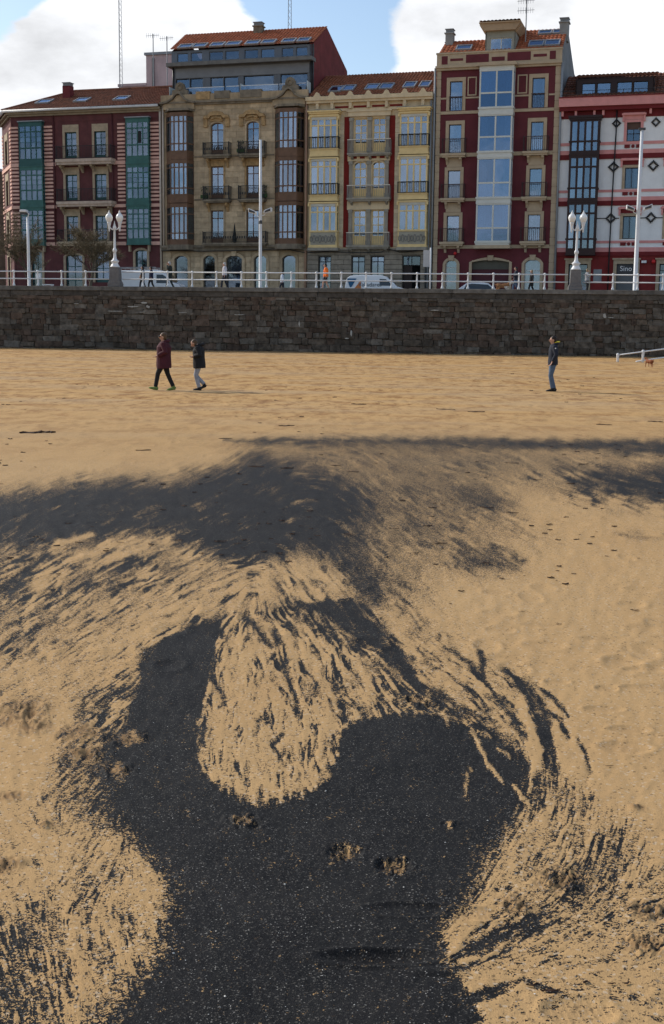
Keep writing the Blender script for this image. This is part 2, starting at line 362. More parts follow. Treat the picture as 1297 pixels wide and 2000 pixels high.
    ('S', 0.05, 0.3, 4, [(0.165,7.195,6), (0.200,6.764,9), (0.199,6.425,7)]),
    ('S', 0.05, 0.3, 4, [(0.014,7.425,5), (0.088,6.969,6), (0.125,6.563,5)]),
    ('S', 0.1, 0.3, 5, [(0.588,6.216,3), (0.587,6.007,2)]),
    ('P', 0.3, 0.55, 18, [(0.482,7.445), (0.742,7.555), (0.955,7.228), (1.105,7.010), (1.140,6.507), (0.978,5.824), (0.921,5.532), (0.842,5.820), (0.685,6.352), (0.532,6.828)]),
    ('P', 0.34, 0.3, 26, [(0.413,8.723), (0.657,8.572), (0.835,7.845), (0.739,7.517), (0.522,7.571), (0.386,8.104)]),
    ('S', 0.95, 0.25, 5, [(1.008,7.061,6), (1.066,6.747,12), (1.089,6.394,13), (1.059,5.983,15), (1.020,5.605,14), (0.975,5.208,14)]),
    ('S', 0.9, 0.3, 4, [(1.137,6.750,3), (1.201,6.462,5), (1.217,6.153,3)]),
    ('S', 0.9, 0.3, 4, [(1.102,6.278,5), (1.165,6.109,6), (1.147,5.830,3)]),
    ('S', 0.7, 0.3, 4, [(1.197,5.832,3), (1.193,5.611,5), (1.163,5.372,4), (1.109,5.212,4)]),
    ('S', 0.92, 0.25, 4, [(0.913,7.439,6), (0.896,7.112,7), (0.859,6.873,5)]),
    ('S', 0.85, 0.3, 4, [(0.710,7.554,3), (0.821,7.109,5), (0.866,6.739,4), (0.893,6.405,4), (0.938,6.060,3)]),
    ('S', 0.75, 0.3, 4, [(0.763,6.446,3), (0.885,6.141,4), (0.948,5.785,4)]),
    ('S', 0.8, 0.3, 4, [(0.559,7.211,4), (0.681,6.886,4), (0.782,6.493,4)]),
    ('S', 0.0, 0.2, 3, [(0.994,6.409,5), (0.990,5.981,8), (0.978,5.640,9), (0.906,5.332,7), (0.850,5.113,3)]),
    ('S', 0.0, 0.25, 3, [(0.691,5.907,2), (0.706,5.755,5), (0.715,5.526,3), (0.742,5.295,5), (0.753,5.189,1)]),
    ('S', 0.2, 0.3, 6, [(0.634,5.421,2), (0.584,5.166,3), (0.582,5.018,1)]),
    ('S', 0.0, 0.2, 3, [(0.792,5.202,3), (0.814,5.054,4), (0.831,4.940,3)]),
    ('S', 0.0, 0.3, 3, [(0.796,5.655,4), (0.828,5.543,2)]),
    ('S', 0.15, 0.3, 5, [(0.962,5.399,3), (0.970,5.270,5)]),
    ('P', 0.48, 0.4, 16, [(0.936,5.269), (1.037,5.210), (1.091,5.033), (1.036,4.864), (0.936,4.888), (0.887,4.970)]),
    ('P', 0.38, 0.36, 46, [(0.878,4.914), (1.120,4.866), (1.208,4.711), (1.248,4.425), (1.393,4.254), (1.151,3.453), (1.018,3.538), (0.862,3.658), (0.660,3.591), (0.499,3.557), (0.415,3.648), (0.418,3.848), (0.510,4.071), (0.675,4.501)]),
    ('P', 0.5, 0.4, 18, [(0.956,4.556), (1.086,4.708), (1.179,4.762), (1.142,4.514), (1.052,4.246), (0.917,4.081), (0.829,4.079), (0.893,4.327)]),
    ('S', 0.9, 0.35, 6, [(0.394,3.679,10), (0.493,3.774,15), (0.605,3.870,13), (0.724,3.981,11), (0.836,4.118,8), (0.918,4.263,6)]),
    ('S', 0.85, 0.35, 5, [(0.412,3.616,8), (0.518,3.708,9), (0.631,3.818,8), (0.770,3.945,6)]),
    ('S', 0.75, 0.4, 6, [(0.846,4.079,8), (0.949,4.328,9), (1.025,4.558,6)]),
    ('S', 0.72, 0.4, 6, [(0.970,4.161,5), (1.072,4.420,9), (1.145,4.684,5)]),
    ('S', 0.9, 0.3, 4, [(0.434,3.752,8), (0.486,3.856,9), (0.536,3.922,4)]),
    ('S', 0.7, 0.35, 4, [(0.458,3.993,4), (0.519,4.150,5), (0.582,4.297,4)]),
    ('S', 0.6, 0.35, 4, [(0.567,4.034,3), (0.651,4.194,4)]),
    ('S', 0.95, 0.2, 5, [(0.415,3.424,12), (0.489,3.474,16), (0.556,3.522,9), (0.609,3.565,4)]),
    ('S', 0.0, 0.15, 4, [(0.424,3.654,4), (0.518,3.708,3), (0.566,3.765,3)]),
    ('S', 0.02, 0.15, 4, [(0.387,3.686,4), (0.418,3.762,8), (0.457,3.866,12), (0.534,3.977,10)]),
    ('P', 0.2, 0.2, 18, [(0.528,3.483), (0.694,3.607), (0.887,3.627), (1.160,3.482), (1.049,3.114), (0.443,3.103), (0.451,3.342)]),
    ('S', 0.8, 0.3, 5, [(0.612,3.535,6), (0.667,3.495,6), (0.714,3.458,3)]),
    ('P', 0.4, 0.36, 40, [(-1.466,4.739), (-1.062,4.751), (-0.805,4.557), (-0.630,4.288), (-0.564,4.045), (-0.554,3.757), (-0.625,3.594), (-0.679,3.306), (-0.703,3.081), (-0.974,3.076)]),
    ('P', 0.14, 0.25, 22, [(-0.834,4.556), (-0.785,4.557), (-0.648,4.287), (-0.582,4.103), (-0.579,3.932), (-0.682,4.042), (-0.730,3.965), (-0.746,3.821), (-0.809,3.890), (-0.798,4.199)]),
    ('P', 0.16, 0.2, 36, [(-1.497,4.845), (-1.123,4.749), (-0.932,4.506), (-0.898,4.155), (-1.003,3.996), (-1.255,4.028)]),
    ('P', 0.62, 0.4, 26, [(-1.070,3.920), (-0.935,3.923), (-0.847,3.750), (-0.783,3.385), (-0.784,3.080), (-0.974,3.076), (-1.114,3.553), (-1.033,3.713)]),
    ('P', 0.55, 0.4, 16, [(-0.864,4.076), (-0.840,4.326), (-0.775,4.440), (-0.738,4.328), (-0.791,4.158), (-0.808,3.926)]),
    ('S', 0.1, 0.3, 9, [(-0.867,3.925,10), (-0.791,3.718,12), (-0.732,3.501,12), (-0.713,3.332,8)]),
    ('S', 0.1, 0.3, 9, [(-0.742,3.892,8), (-0.654,3.721,6), (-0.602,3.594,4)]),
    ('S', 0.75, 0.2, 8, [(-0.782,4.596,4), (-0.690,4.442,7), (-0.636,4.331,4)]),
    ('P', 0.3, 0.1, 5, [(-1.015,5.817), (-0.960,5.874), (-0.893,5.791), (-0.894,5.672), (-0.967,5.647)]),
    ('P', 0.3, 0.2, 6, [(-1.280,5.824), (-1.229,6.000), (-1.148,5.906), (-1.119,5.716), (-1.186,5.662), (-1.241,5.675)]),
    ('P', 0.3, 0.2, 6, [(-1.183,5.533), (-1.124,5.592), (-1.050,5.524), (-1.059,5.434), (-1.143,5.452)]),
    ('P', 0.35, 0.2, 6, [(-1.008,5.369), (-0.938,5.405), (-0.888,5.308), (-0.917,5.212)]),
    ('P', 0.36, 0.2, 4, [(-0.377,4.791), (-0.323,4.814), (-0.295,4.757), (-0.326,4.699), (-0.363,4.719)]),
    ('P', 0.42, 0.2, 5, [(0.021,4.522), (0.095,4.533), (0.109,4.449), (0.074,4.412), (0.026,4.415)]),
    ('P', 0.45, 0.2, 5, [(0.197,4.397), (0.274,4.422), (0.291,4.355), (0.258,4.311), (0.199,4.318)]),
    ('P', 0.1, 0.2, 3, [(0.471,4.784), (0.503,4.774), (0.496,4.737), (0.468,4.742)]),
]
FLOW = [(-3.149,11.050,-3.145,11.170), (-2.763,11.350,-2.758,11.488), (-1.606,11.150,-1.582,11.239), (-2.077,9.118,-2.069,9.222), (-1.377,9.538,-1.358,9.628), (-2.053,7.584,-2.048,7.662), (-1.797,7.862,-1.786,7.934), (-1.204,8.325,-1.187,8.400), (-1.602,6.497,-1.592,6.548), (-1.238,6.608,-1.226,6.664), (-1.150,6.919,-1.137,6.984), (-1.160,5.906,-1.151,5.964), (-0.829,9.184,-0.805,9.260), (-0.333,9.211,-0.298,9.081), (-0.092,8.379,-0.068,8.258), (-0.593,8.058,-0.577,8.175), (-0.410,7.789,-0.392,7.684), (-0.637,6.731,-0.639,6.651), (-0.482,6.540,-0.469,6.465), (-0.298,6.744,-0.289,6.665), (-0.130,6.854,-0.118,6.772), (-0.106,5.713,-0.103,5.654), (-0.264,5.494,-0.258,5.440), (-0.492,5.700,-0.485,5.642), (0.146,7.951,0.168,7.842), (0.128,6.761,0.139,6.681), (0.352,7.319,0.373,7.236), (0.261,6.474,0.267,6.400), (0.521,7.096,0.541,7.040), (0.653,6.583,0.671,6.538), (0.898,7.002,0.913,6.938), (0.872,6.141,0.885,6.085), (1.070,6.411,1.076,6.339), (1.040,5.751,1.034,5.692), (1.004,5.271,0.995,5.221), (1.201,6.238,1.212,6.184), (1.169,5.540,1.164,5.485), (0.744,5.527,0.748,5.472), (0.869,5.267,0.856,5.217), (0.707,4.598,0.722,4.638), (0.510,4.071,0.522,4.102), (0.943,4.808,0.957,4.851), (0.669,4.321,0.682,4.356), (1.094,4.560,1.105,4.599), (0.958,4.372,0.971,4.408), (0.769,4.039,0.786,4.057), (0.569,3.851,0.584,3.866), (0.425,3.745,0.440,3.765), (0.562,3.558,0.575,3.566), (0.963,3.968,0.981,3.989), (1.092,3.935,1.109,3.947), (0.772,3.445,0.783,3.441), (-1.089,4.276,-1.072,4.242), (-0.773,4.372,-0.764,4.404), (-0.705,4.419,-0.688,4.383), (-0.837,4.117,-0.833,4.149), (-0.711,3.720,-0.702,3.694), (-0.904,3.716,-0.895,3.690), (-0.724,3.386,-0.717,3.364), (-0.584,3.969,-0.572,3.939), (-0.888,3.328,-0.880,3.307), (3.319,16.123,3.333,15.932), (3.631,14.670,3.653,14.565), (2.544,15.042,2.563,14.856), (1.748,14.084,1.775,13.921), (1.101,13.244,1.131,13.084), (1.355,10.452,1.378,10.360), (1.064,11.054,1.091,10.951), (0.557,14.874,0.597,14.619), (0.254,11.843,0.289,11.656), (-0.803,13.101,-0.768,13.253), (-1.262,18.145,-1.233,18.608), (-1.555,15.175,-1.517,15.297), (-2.821,13.721,-2.796,13.822), (2.141,20.917,2.206,20.888), (-0.421,20.617,-0.353,20.589), (4.577,20.317,4.627,20.241), (0.292,9.630,0.307,9.473), (0.559,8.730,0.574,8.600)]
MARKS = [(-0.961,5.758,0.09,0.1,'clod'), (-1.204,5.811,0.1,0.13,'clod'), (-1.109,5.515,0.1,0.08,'clod'), (-0.946,5.319,0.08,0.08,'clod'), (-0.334,4.756,0.07,0.07,'clod'), (0.063,4.467,0.07,0.08,'paw'), (0.242,4.354,0.075,0.08,'paw'), (0.485,4.758,0.03,0.03,'clod'), (0.638,4.043,0.05,0.06,'clod'), (0.838,4.249,0.09,0.1,'clod'), (1.032,3.776,0.07,0.06,'clod'), (1.095,4.016,0.07,0.06,'clod'), (-1.105,4.688,0.03,0.03,'clod'), (-1.564,6.121,0.12,0.2,'clod'), (-1.446,5.896,0.08,0.1,'clod'), (-1.326,4.990,0.06,0.05,'clod'), (-1.177,4.317,0.06,0.06,'clod'), (1.410,8.151,0.13,0.06,'shoe'), (1.736,7.792,0.15,0.06,'shoe'), (1.833,7.073,0.13,0.06,'shoe'), (1.760,6.704,0.14,0.06,'shoe'), (1.111,7.995,0.09,0.1,'shoe'), (1.234,9.165,0.1,0.09,'shoe'), (1.266,6.785,0.07,0.05,'shoe'), (1.517,6.665,0.06,0.06,'shoe'), (1.423,6.290,0.1,0.06,'shoe'), (1.478,5.958,0.1,0.06,'shoe'), (1.396,5.690,0.12,0.09,'shoe'), (1.273,4.942,0.03,0.03,'clod'), (0.278,4.008,0.14,0.05,'shoe'), (0.154,3.681,0.18,0.05,'groove'), (0.336,3.465,0.1,0.13,'none'), (0.324,3.599,0.12,0.03,'bump'), (0.728,3.375,0.1,0.08,'shoe'), (0.500,3.976,0.1,0.05,'shoe'), (0.449,6.434,0.06,0.07,'paw'), (0.524,6.346,0.05,0.06,'paw'), (0.139,4.005,0.0,0.0,'none')]
TONGUE = (-0.271,6.454)
def chart(X, Y):
    """working chart of the sand in which near and far marks have like sizes"""
    return 2450.0 * X / Y, 4777.0 / Y
def beach_z(Y):
    t = np.clip((Y - 36) / 46.0, 0, 1)
    return .32 * t ** 1.2
def blur(a, k):
    for _ in range(k):
        a = (np.roll(a, 1, 0) + 2 * a + np.roll(a, -1, 0)) / 4
        a = (np.roll(a, 1, 1) + 2 * a + np.roll(a, -1, 1)) / 4
    return a
def sample(img, r, c):
    h, w = img.shape
    r = np.clip(r, 0, h - 1.001); c = np.clip(c, 0, w - 1.001)
    r0 = r.astype(np.int32); c0 = c.astype(np.int32); fr = r - r0; fc = c - c0
    return (img[r0, c0] * (1 - fr) * (1 - fc) + img[r0 + 1, c0] * fr * (1 - fc) + img[r0, c0 + 1] * (1 - fr) * fc + img[r0 + 1, c0 + 1] * fr * fc)
def seg_dist(px, py, pts, closed):
    d2 = np.full(px.shape, 1e12); inside = np.zeros(px.shape, bool); wd = np.zeros(px.shape)
    n = len(pts)
    for i in range(n if closed else n - 1):
        x0, y0 = pts[i][:2]; x1, y1 = pts[(i + 1) % n][:2]
        dx, dy = x1 - x0, y1 - y0
        t = np.clip(((px - x0) * dx + (py - y0) * dy) / (dx * dx + dy * dy + 1e-9), 0, 1)
        q = (px - x0 - t * dx) ** 2 + (py - y0 - t * dy) ** 2
        near = q < d2
        d2 = np.where(near, q, d2)
        if closed:
            if abs(dy) > 1e-9:
                cr = ((y0 > py) != (y1 > py)) & (px < (x1 - x0) * (py - y0) / dy + x0)
                inside ^= cr
        else:
            wd = np.where(near, pts[i][2] * (1 - t) + pts[i + 1][2] * t, wd)
    d = np.sqrt(d2)
    return np.where(inside, -d, d) if closed else d - wd

def build_beach():
    rng = np.random.default_rng(11)
    step = 2.4
    fine = np.arange(-725, 725.01, step)
    side = 725 * np.exp(np.linspace(.02, 1.75, 34))
    A = np.concatenate([-side[::-1], fine, side])
    B = np.concatenate([np.arange(1600, 231, -step), np.arange(230, 54, -1.7)])
    nr, nc = len(B), len(A)
    Yr = 4777.0 / B
    AA, BB = np.meshgrid(A, B)
    # --- flow directions
    uu = np.zeros_like(AA); vv = np.zeros_like(AA); ws = np.full(AA.shape, 1e-9)
    for (x0, y0, x1, y1) in FLOW:
        a0, b0 = chart(x0, y0); a1, b1 = chart(x1, y1)
        an = 2 * math.atan2(b1 - b0, a1 - a0)
        w = np.exp(-((AA - a0) ** 2 + (BB - b0) ** 2) / (2 * 62.0 ** 2)) + 2e-4 / (1 + ((AA - a0) ** 2 + (BB - b0) ** 2) / 4e4)
        uu += w * math.cos(an); vv += w * math.sin(an); ws += w
    ang = .5 * np.arctan2(vv, uu)
    # --- density of the coal, stroke by stroke; edges wander a little
    wob = blur(rng.standard_normal(AA.shape), 14); wob /= wob.std()
    wob2 = blur(rng.standard_normal(AA.shape), 14); wob2 /= wob2.std()
    fin = blur(rng.standard_normal(AA.shape), 3); fin /= fin.std()
    jit_ = np.clip(BB / 420.0, .25, 1)
    PA = AA + (4 * wob + .8 * fin) * jit_; PB = BB + (3 * wob2 - .7 * fin) * jit_
    D = np.full(AA.shape, .015); AMP = np.full(AA.shape, .06)
    for (kind, val, amp, soft, pts) in COAL:
        cp = [(*chart(p[0], p[1]), *p[2:]) for p in pts]
        xs = [p[0] for p in cp]; ys = [p[1] for p in cp]; pad = soft * 2 + 40
        cm_ = np.nonzero((A > min(xs) - pad) & (A < max(xs) + pad))[0]; rm_ = np.nonzero((B > min(ys) - pad) & (B < max(ys) + pad))[0]
        if len(cm_) == 0 or len(rm_) == 0: continue
        sl_ = np.s_[rm_[0]:rm_[-1] + 1, cm_[0]:cm_[-1] + 1]
        d = seg_dist(PA[sl_], PB[sl_], cp, True) if kind == 'P' else seg_dist(AA[sl_] + 1.5 * wob[sl_] + .5 * fin[sl_], BB[sl_] + 1.2 * wob2[sl_], cp, False)
        sf = soft * 1.9 + 2 if kind == 'P' else soft * 1.2 + 1.5
        t = np.clip(.5 - d / (2 * sf), 0, 1); t = t * t * (3 - 2 * t)
        D[sl_] += (val - D[sl_]) * t
        AMP[sl_] += (amp - AMP[sl_]) * t
    ta, tb = chart(*TONGUE)
    loose = np.exp(-((AA - ta) ** 2 / (2 * 130.0 ** 2) + (BB - tb) ** 2 / (2 * 150.0 ** 2)))
    near_ = np.clip(BB / 420.0, .15, 1)
    ang = ang + ((.09 + .2 * loose) * wob + (.07 + .15 * loose) * fin) * near_
    patch = blur(rng.standard_normal(AA.shape), 30); patch /= patch.std()
    AMP = AMP * np.clip(.95 + .45 * patch, .35, 1.7)
    # --- streaks drawn out along the flow
    def lic(nz, length, h):
        du = np.cos(ang) * h; dv = -np.sin(ang) * h      # rows run towards smaller B
        acc = nz.copy(); tot = 1.0
        R0, C0 = np.meshgrid(np.arange(nr, dtype=float), np.arange(nc, dtype=float), indexing='ij')
        for sgn in (1, -1):
            r, c = R0.copy(), C0.copy()
            for k in range(1, length):
                a = sample(dv, r, c); b = sample(du, r, c)
                r += sgn * a; c += sgn * b
                w = .5 + .5 * math.cos(math.pi * k / length)
                acc += w * sample(nz, r, c); tot += w
        acc = acc - acc.mean()
        return acc / acc.std()
    s1 = lic(rng.standard_normal(AA.shape), 13, 1.0)
    s2 = lic(blur(rng.standard_normal(AA.shape), 2), 8, 1.2)
    rag = blur(rng.standard_normal(AA.shape), 1); rag /= rag.std()
    S = .62 * s1 + .52 * s2 + .28 * rag + .14 * fin
    coal = D + AMP * S * .66 * np.clip(1.45 - (4777.0 / BB) / 22.0, .6, 1)
    dust = blur(rng.standard_normal(AA.shape), 26); dust /= dust.std()
    coal = coal - .06 * np.clip(dust + .2 * fin, 0, 2.2) * np.clip((D - .75) * 5, 0, 1)
    # --- relief: footprints, clods, low ripples
    XX = AA / 2450.0 * Yr[:, None]; YY = np.repeat(Yr[:, None], nc, 1)
    Z = beach_z(YY)
    Z = Z + .0014 * wob * np.clip(YY / 9, .3, 1) * np.clip(14 / YY, 0, 1) ** 3 + np.clip((16 - YY) / 5, 0, 1) * (-.0006 * (.7 * s2 + .4 * s1) * np.clip(AMP * 2.6 - .35, 0, 1) - .004 * np.clip(D, 0, 1))
    churn = blur(rng.standard_normal(AA.shape), 2); churn /= churn.std()
    flat = rng.standard_normal(AA.shape)
    for _ in range(14): flat = (np.roll(flat, 1, 1) + 2 * flat + np.roll(flat, -1, 1)) / 4
    flat /= flat.std()
    far = np.clip((YY - 21) / 6, 0, 1)
    Z = Z + far * .004 * flat * np.clip(wob2 + .4, 0, 2)
    mark_shade = np.zeros_like(AA)  # brown tone with shade painted into clods and print hollows
    for (mx_, my_, ra, rb, kind) in MARKS:
        if kind == 'none': continue
        e = np.sqrt(((XX - mx_) / ra) ** 2 + ((YY - my_) / rb) ** 2)
        win = np.clip(1.6 - e, 0, 1)
        if not (win > 0).any(): continue
        if kind == 'clod':
            Z += win * (.0045 * np.abs(fin) + .005 * wob + .0016 * churn); mark_shade = np.maximum(mark_shade, np.clip(1.5 - e, 0, 1) * (.55 + .4 * (churn < -.1)))
        elif kind == 'paw':
            Z += -.022 * np.clip(1 - e ** 2, 0, 1) + win * (.006 * np.abs(fin) + .002 * churn); mark_shade = np.maximum(mark_shade, np.clip(1 - e, 0, 1))
        elif kind == 'shoe':
            Z += -.006 * np.clip(1.15 - e ** 4, 0, 1) * (1 + .08 * np.sin(XX * 330 + 40 * YY)) + .004 * np.exp(-((e - 1.2) / .15) ** 2); mark_shade = np.maximum(mark_shade, .22 * np.clip(1.2 - e, 0, 1) * (.6 + .4 * np.sin(XX * 330 + YY * 40)))
        elif kind == 'groove':
            Z += -.018 * np.clip(1 - e ** 2, 0, 1) + .006 * np.exp(-((e - 1.2) / .2) ** 2)
        elif kind == 'ring':
            Z += -.007 * np.clip(1.05 - e ** 4, 0, 1) + .006 * np.exp(-((e - 1.1) / .12) ** 2)
        elif kind == 'bump':
            Z += .008 * np.clip(1 - e ** 2, 0, 1)
    # --- scattered small prints all over the dry beach
    for _ in range(170):
        y = 1 / rng.uniform(1 / 60., 1 / 7.); x = rng.uniform(-.36, .36) * y
        ra, rb = rng.uniform(.06, .15), rng.uniform(.08, .2)
        r_ = np.nonzero(np.abs(Yr - y) < rb * 2)[0]; c_ = np.nonzero(np.abs(A / 2450 * y - x) < ra * 2)[0]
        if len(r_) < 1 or len(c_) < 1: continue
        sl_ = np.s_[r_[0]:r_[-1] + 1, c_[0]:c_[-1] + 1]
        e = np.sqrt(((XX[sl_] - x) / ra) ** 2 + ((YY[sl_] - y) / rb) ** 2)
        Z[sl_] += (-.011 if y > 18 else -.006) * np.clip(1.1 - e ** 2, 0, 1) + .004 * np.exp(-((e - 1.25) / .25) ** 2)
    # --- near rows, behind the viewer, and far sides
    Yn = np.array([-60., -15., -2., 1., 2.2, 2.75])
    Xn = np.repeat((A / 2450.0 * 2.98)[None, :], len(Yn), 0)
    XX = np.vstack([Xn, XX]); YY = np.vstack([np.repeat(Yn[:, None], nc, 1), YY]); Z = np.vstack([np.zeros(Xn.shape), Z])
    coal = np.vstack([np.repeat(coal[:1], len(Yn), 0), coal]); mark_shade = np.vstack([np.zeros(Xn.shape), mark_shade])
    wid = np.full((XX.shape[0], 1), 140.)
    XX = np.hstack([-wid, XX, wid]); YY = np.hstack([YY[:, :1], YY, YY[:, :1]]); Z = np.hstack([Z[:, :1], Z, Z[:, :1]])
    coal = np.hstack([coal[:, :1] * 0, coal, coal[:, :1] * 0]); mark_shade = np.hstack([mark_shade[:, :1], mark_shade, mark_shade[:, :1]])
    h, w = XX.shape
    co = np.stack([XX, YY, Z], -1).reshape(-1, 3).astype(np.float32)
    idx = np.arange(h * w).reshape(h, w)
    q = np.stack([idx[:-1, :-1], idx[:-1, 1:], idx[1:, 1:], idx[1:, :-1]], -1).reshape(-1, 4)
    me = bpy.data.meshes.new('beach')
    me.vertices.add(h * w); me.vertices.foreach_set('co', co.ravel())
    me.loops.add(q.size); me.loops.foreach_set('vertex_index', q.ravel().astype(np.int32))
    me.polygons.add(len(q)); me.polygons.foreach_set('loop_start', np.arange(0, q.size, 4, dtype=np.int32))
    me.polygons.foreach_set('use_smooth', np.ones(len(q), bool))
    for nm, arr in (('coal', coal), ('mark_shade', mark_shade)):
        at = me.attributes.new(nm, 'FLOAT', 'POINT'); at.data.foreach_set('value', arr.ravel().astype(np.float32))
    me.update(calc_edges=True)
    o = bpy.data.objects.new('beach', me); COL.objects.link(o)
    tag(o, 'tan sand beach with black coal dust swirled over the foreground', 'beach', kind='structure')
    me.materials.append(sand_mat())
    return o

def sand_mat():
    m = bpy.data.materials.new('sand_and_coal'); m.use_nodes = True
    nt = m.node_tree; n, l = nt.nodes, nt.links
    p = n['Principled BSDF']
    geo = n.new('ShaderNodeNewGeometry'); pos = geo.outputs['Position']
    def attr(a):
        x = n.new('ShaderNodeAttribute'); x.attribute_name = a; return x.outputs['Fac']
    def mth(op, a, b=None, clamp=False):
        x = n.new('ShaderNodeMath'); x.operation = op; x.use_clamp = clamp
        for i, v in enumerate((a, b)):
            if v is None: continue
            if isinstance(v, (int, float)): x.inputs[i].default_value = v
            else: l.new(v, x.inputs[i])
        return x.outputs[0]
    def nz(scale, detail=3, rough=.6, st=(1, 1, 1)):
        mm = n.new('ShaderNodeMapping'); mm.inputs['Scale'].default_value = st; l.new(pos, mm.inputs[0])
        x = n.new('ShaderNodeTexNoise'); x.inputs['Scale'].default_value = scale; x.inputs['Detail'].default_value = detail; x.inputs['Roughness'].default_value = rough
        l.new(mm.outputs[0], x.inputs['Vector']); return x.outputs['Fac']
    def rng_(v, a, b, c=0, d=1, smooth=False):
        x = n.new('ShaderNodeMapRange'); x.interpolation_type = 'SMOOTHSTEP' if smooth else 'LINEAR'; x.clamp = True
        l.new(v, x.inputs[0])
        for i, q in zip((1, 2, 3, 4), (a, b, c, d)): x.inputs[i].default_value = q
        return x.outputs[0]
    def mix(f, a, b, mode='MIX'):
        x = n.new('ShaderNodeMix'); x.data_type = 'RGBA'; x.blend_type = mode
        if isinstance(f, (int, float)): x.inputs[0].default_value = f
        else: l.new(f, x.inputs[0])
        for i, v in ((6, a), (7, b)):
            if isinstance(v, tuple): x.inputs[i].default_value = (*v, 1)
            else: l.new(v, x.inputs[i])
        return x.outputs[2]
    def vor(scale, out='Color'):
        x = n.new('ShaderNodeTexVoronoi'); x.inputs['Scale'].default_value = scale; l.new(pos, x.inputs['Vector']); return x.outputs[out]
    def sepx(c, ch):
        x = n.new('ShaderNodeSeparateColor'); l.new(c, x.inputs[0]); return x.outputs[ch]
    grain = vor(230); g1 = sepx(grain, 0); g2 = sepx(grain, 1)
    grainb = vor(95); g3 = sepx(grainb, 0); g4 = sepx(grainb, 2)
    sp = n.new('ShaderNodeSeparateXYZ'); l.new(pos, sp.inputs[0])
    farf = rng_(sp.outputs['Y'], 15, 32)
    # the dust lies in clumps and single grains
    mid = nz(38, 4, .65); big = nz(9, 3)
    v = mth('ADD', rng_(attr('coal'), -.5, 1.5, -1.35, 2.35), mth('MULTIPLY', mth('SUBTRACT', mid, .5), .5))
    v = mth('ADD', v, mth('MULTIPLY', mth('SUBTRACT', g3, .5), .85))
    v = mth('ADD', v, mth('MULTIPLY', mth('SUBTRACT', g1, .5), .95))
    v = mth('ADD', v, mth('MULTIPLY', mth('SUBTRACT', big, .5), .16))
    dist = rng_(sp.outputs['Y'], 7, 19)
    mrn = n.new('ShaderNodeMapRange'); mrn.interpolation_type = 'SMOOTHSTEP'; l.new(v, mrn.inputs[0])
    l.new(mth('SUBTRACT', .40, mth('MULTIPLY', dist, .36)), mrn.inputs[1]); l.new(mth('ADD', .60, mth('MULTIPLY', dist, .36)), mrn.inputs[2])
    fac = mrn.outputs[0]
    # sand colour
    c1 = mix(nz(1.3, 6, .6), (.445, .270, .117), (.545, .347, .157))
    c1 = mix(mth('MULTIPLY', rng_(nz(.16, 4), .35, .7), .5), c1, (.50, .335, .165))
    c1 = mix(mth('MULTIPLY', g2, .5), c1, (.32, .205, .10))
    c1 = mix(rng_(g4, .93, .97, 0, .55), c1, (.55, .45, .33))
    c1 = mix(rng_(g3, .05, .02, 0, .6), c1, (.06, .045, .03))
    # trodden, raked and damp sand further up the beach: warmer, with long brown marks
    far_c = mix(nz(.5, 5, .65, (.35, 1.6, 1)), (.46, .27, .10), (.53, .335, .15))
    marks = rng_(nz(1.0, 7, .72, (1.3, .75, 1)), .49, .61)
    far_c = mix(mth('MULTIPLY', marks, .8), far_c, (.26, .128, .045))
    m2 = rng_(nz(1.0, 8, .75, (3.0, 1.1, 1)), .51, .62)
    far_c = mix(mth('MULTIPLY', mth('MULTIPLY', m2, rng_(nz(.12, 3), .3, .55)), .9), far_c, (.19, .085, .03))
    grey = rng_(nz(.35, 4, .6, (.3, 1.2, 1)), .45, .65)
    far_c = mix(mth('MULTIPLY', grey, .45), far_c, (.42, .31, .19))
    c1 = mix(farf, c1, far_c)
    c1 = mix(mth('MULTIPLY', attr('mark_shade'), .72), c1, (.12, .068, .034))  # clods and prints darkened by colour: brown plus painted shade
    # coal colour with pale shell grains
    k = mix(g2, (.0045, .0045, .005), (.017, .017, .0175))
    k = mix(mth('MULTIPLY', rng_(nz(2.3, 4), .4, .7), .6), k, (.022, .021, .0205))
    shell = mth('MULTIPLY', rng_(g1, .975, .99), rng_(nz(3.2, 3), .30, .62, .2, 1))
    k = mix(mth('MULTIPLY', shell, .6), k, (.40, .38, .34))
    k = mix(mth('MULTIPLY', rng_(g2, .90, .96), .35), k, (.16, .145, .12))
    k = mix(mth('MULTIPLY', rng_(sp.outputs['Y'], 7, 20), .5), k, (.026, .025, .0245))
    col = mix(fac, c1, k)
    l.new(col, p.inputs['Base Color'])
    rr = mix(fac, (.92, .92, .92), (.7, .7, .7)); l.new(sepx(rr, 0), p.inputs['Roughness'])
    p.inputs['Specular IOR Level'].default_value = .08
    hgt = mth('ADD', mth('MULTIPLY', nz(30, 5, .7), .7), mth('MULTIPLY', vor(230, 'Distance'), .25))
    hgt = mth('ADD', hgt, mth('MULTIPLY', fac, -.25))
    bp = n.new('ShaderNodeBump'); bp.inputs['Strength'].default_value = .4; bp.inputs['Distance'].default_value = .012
    l.new(hgt, bp.inputs['Height'])
    b2_ = n.new('ShaderNodeBump'); b2_.inputs['Strength'].default_value = .12; b2_.inputs['Distance'].default_value = .08
    l.new(mth('MULTIPLY', nz(2.2, 6, .7, (1.0, .8, 1)), farf), b2_.inputs['Height']); l.new(bp.outputs[0], b2_.inputs['Normal'])
    l.new(b2_.outputs[0], p.inputs['Normal'])
    return m
beach = build_beach()

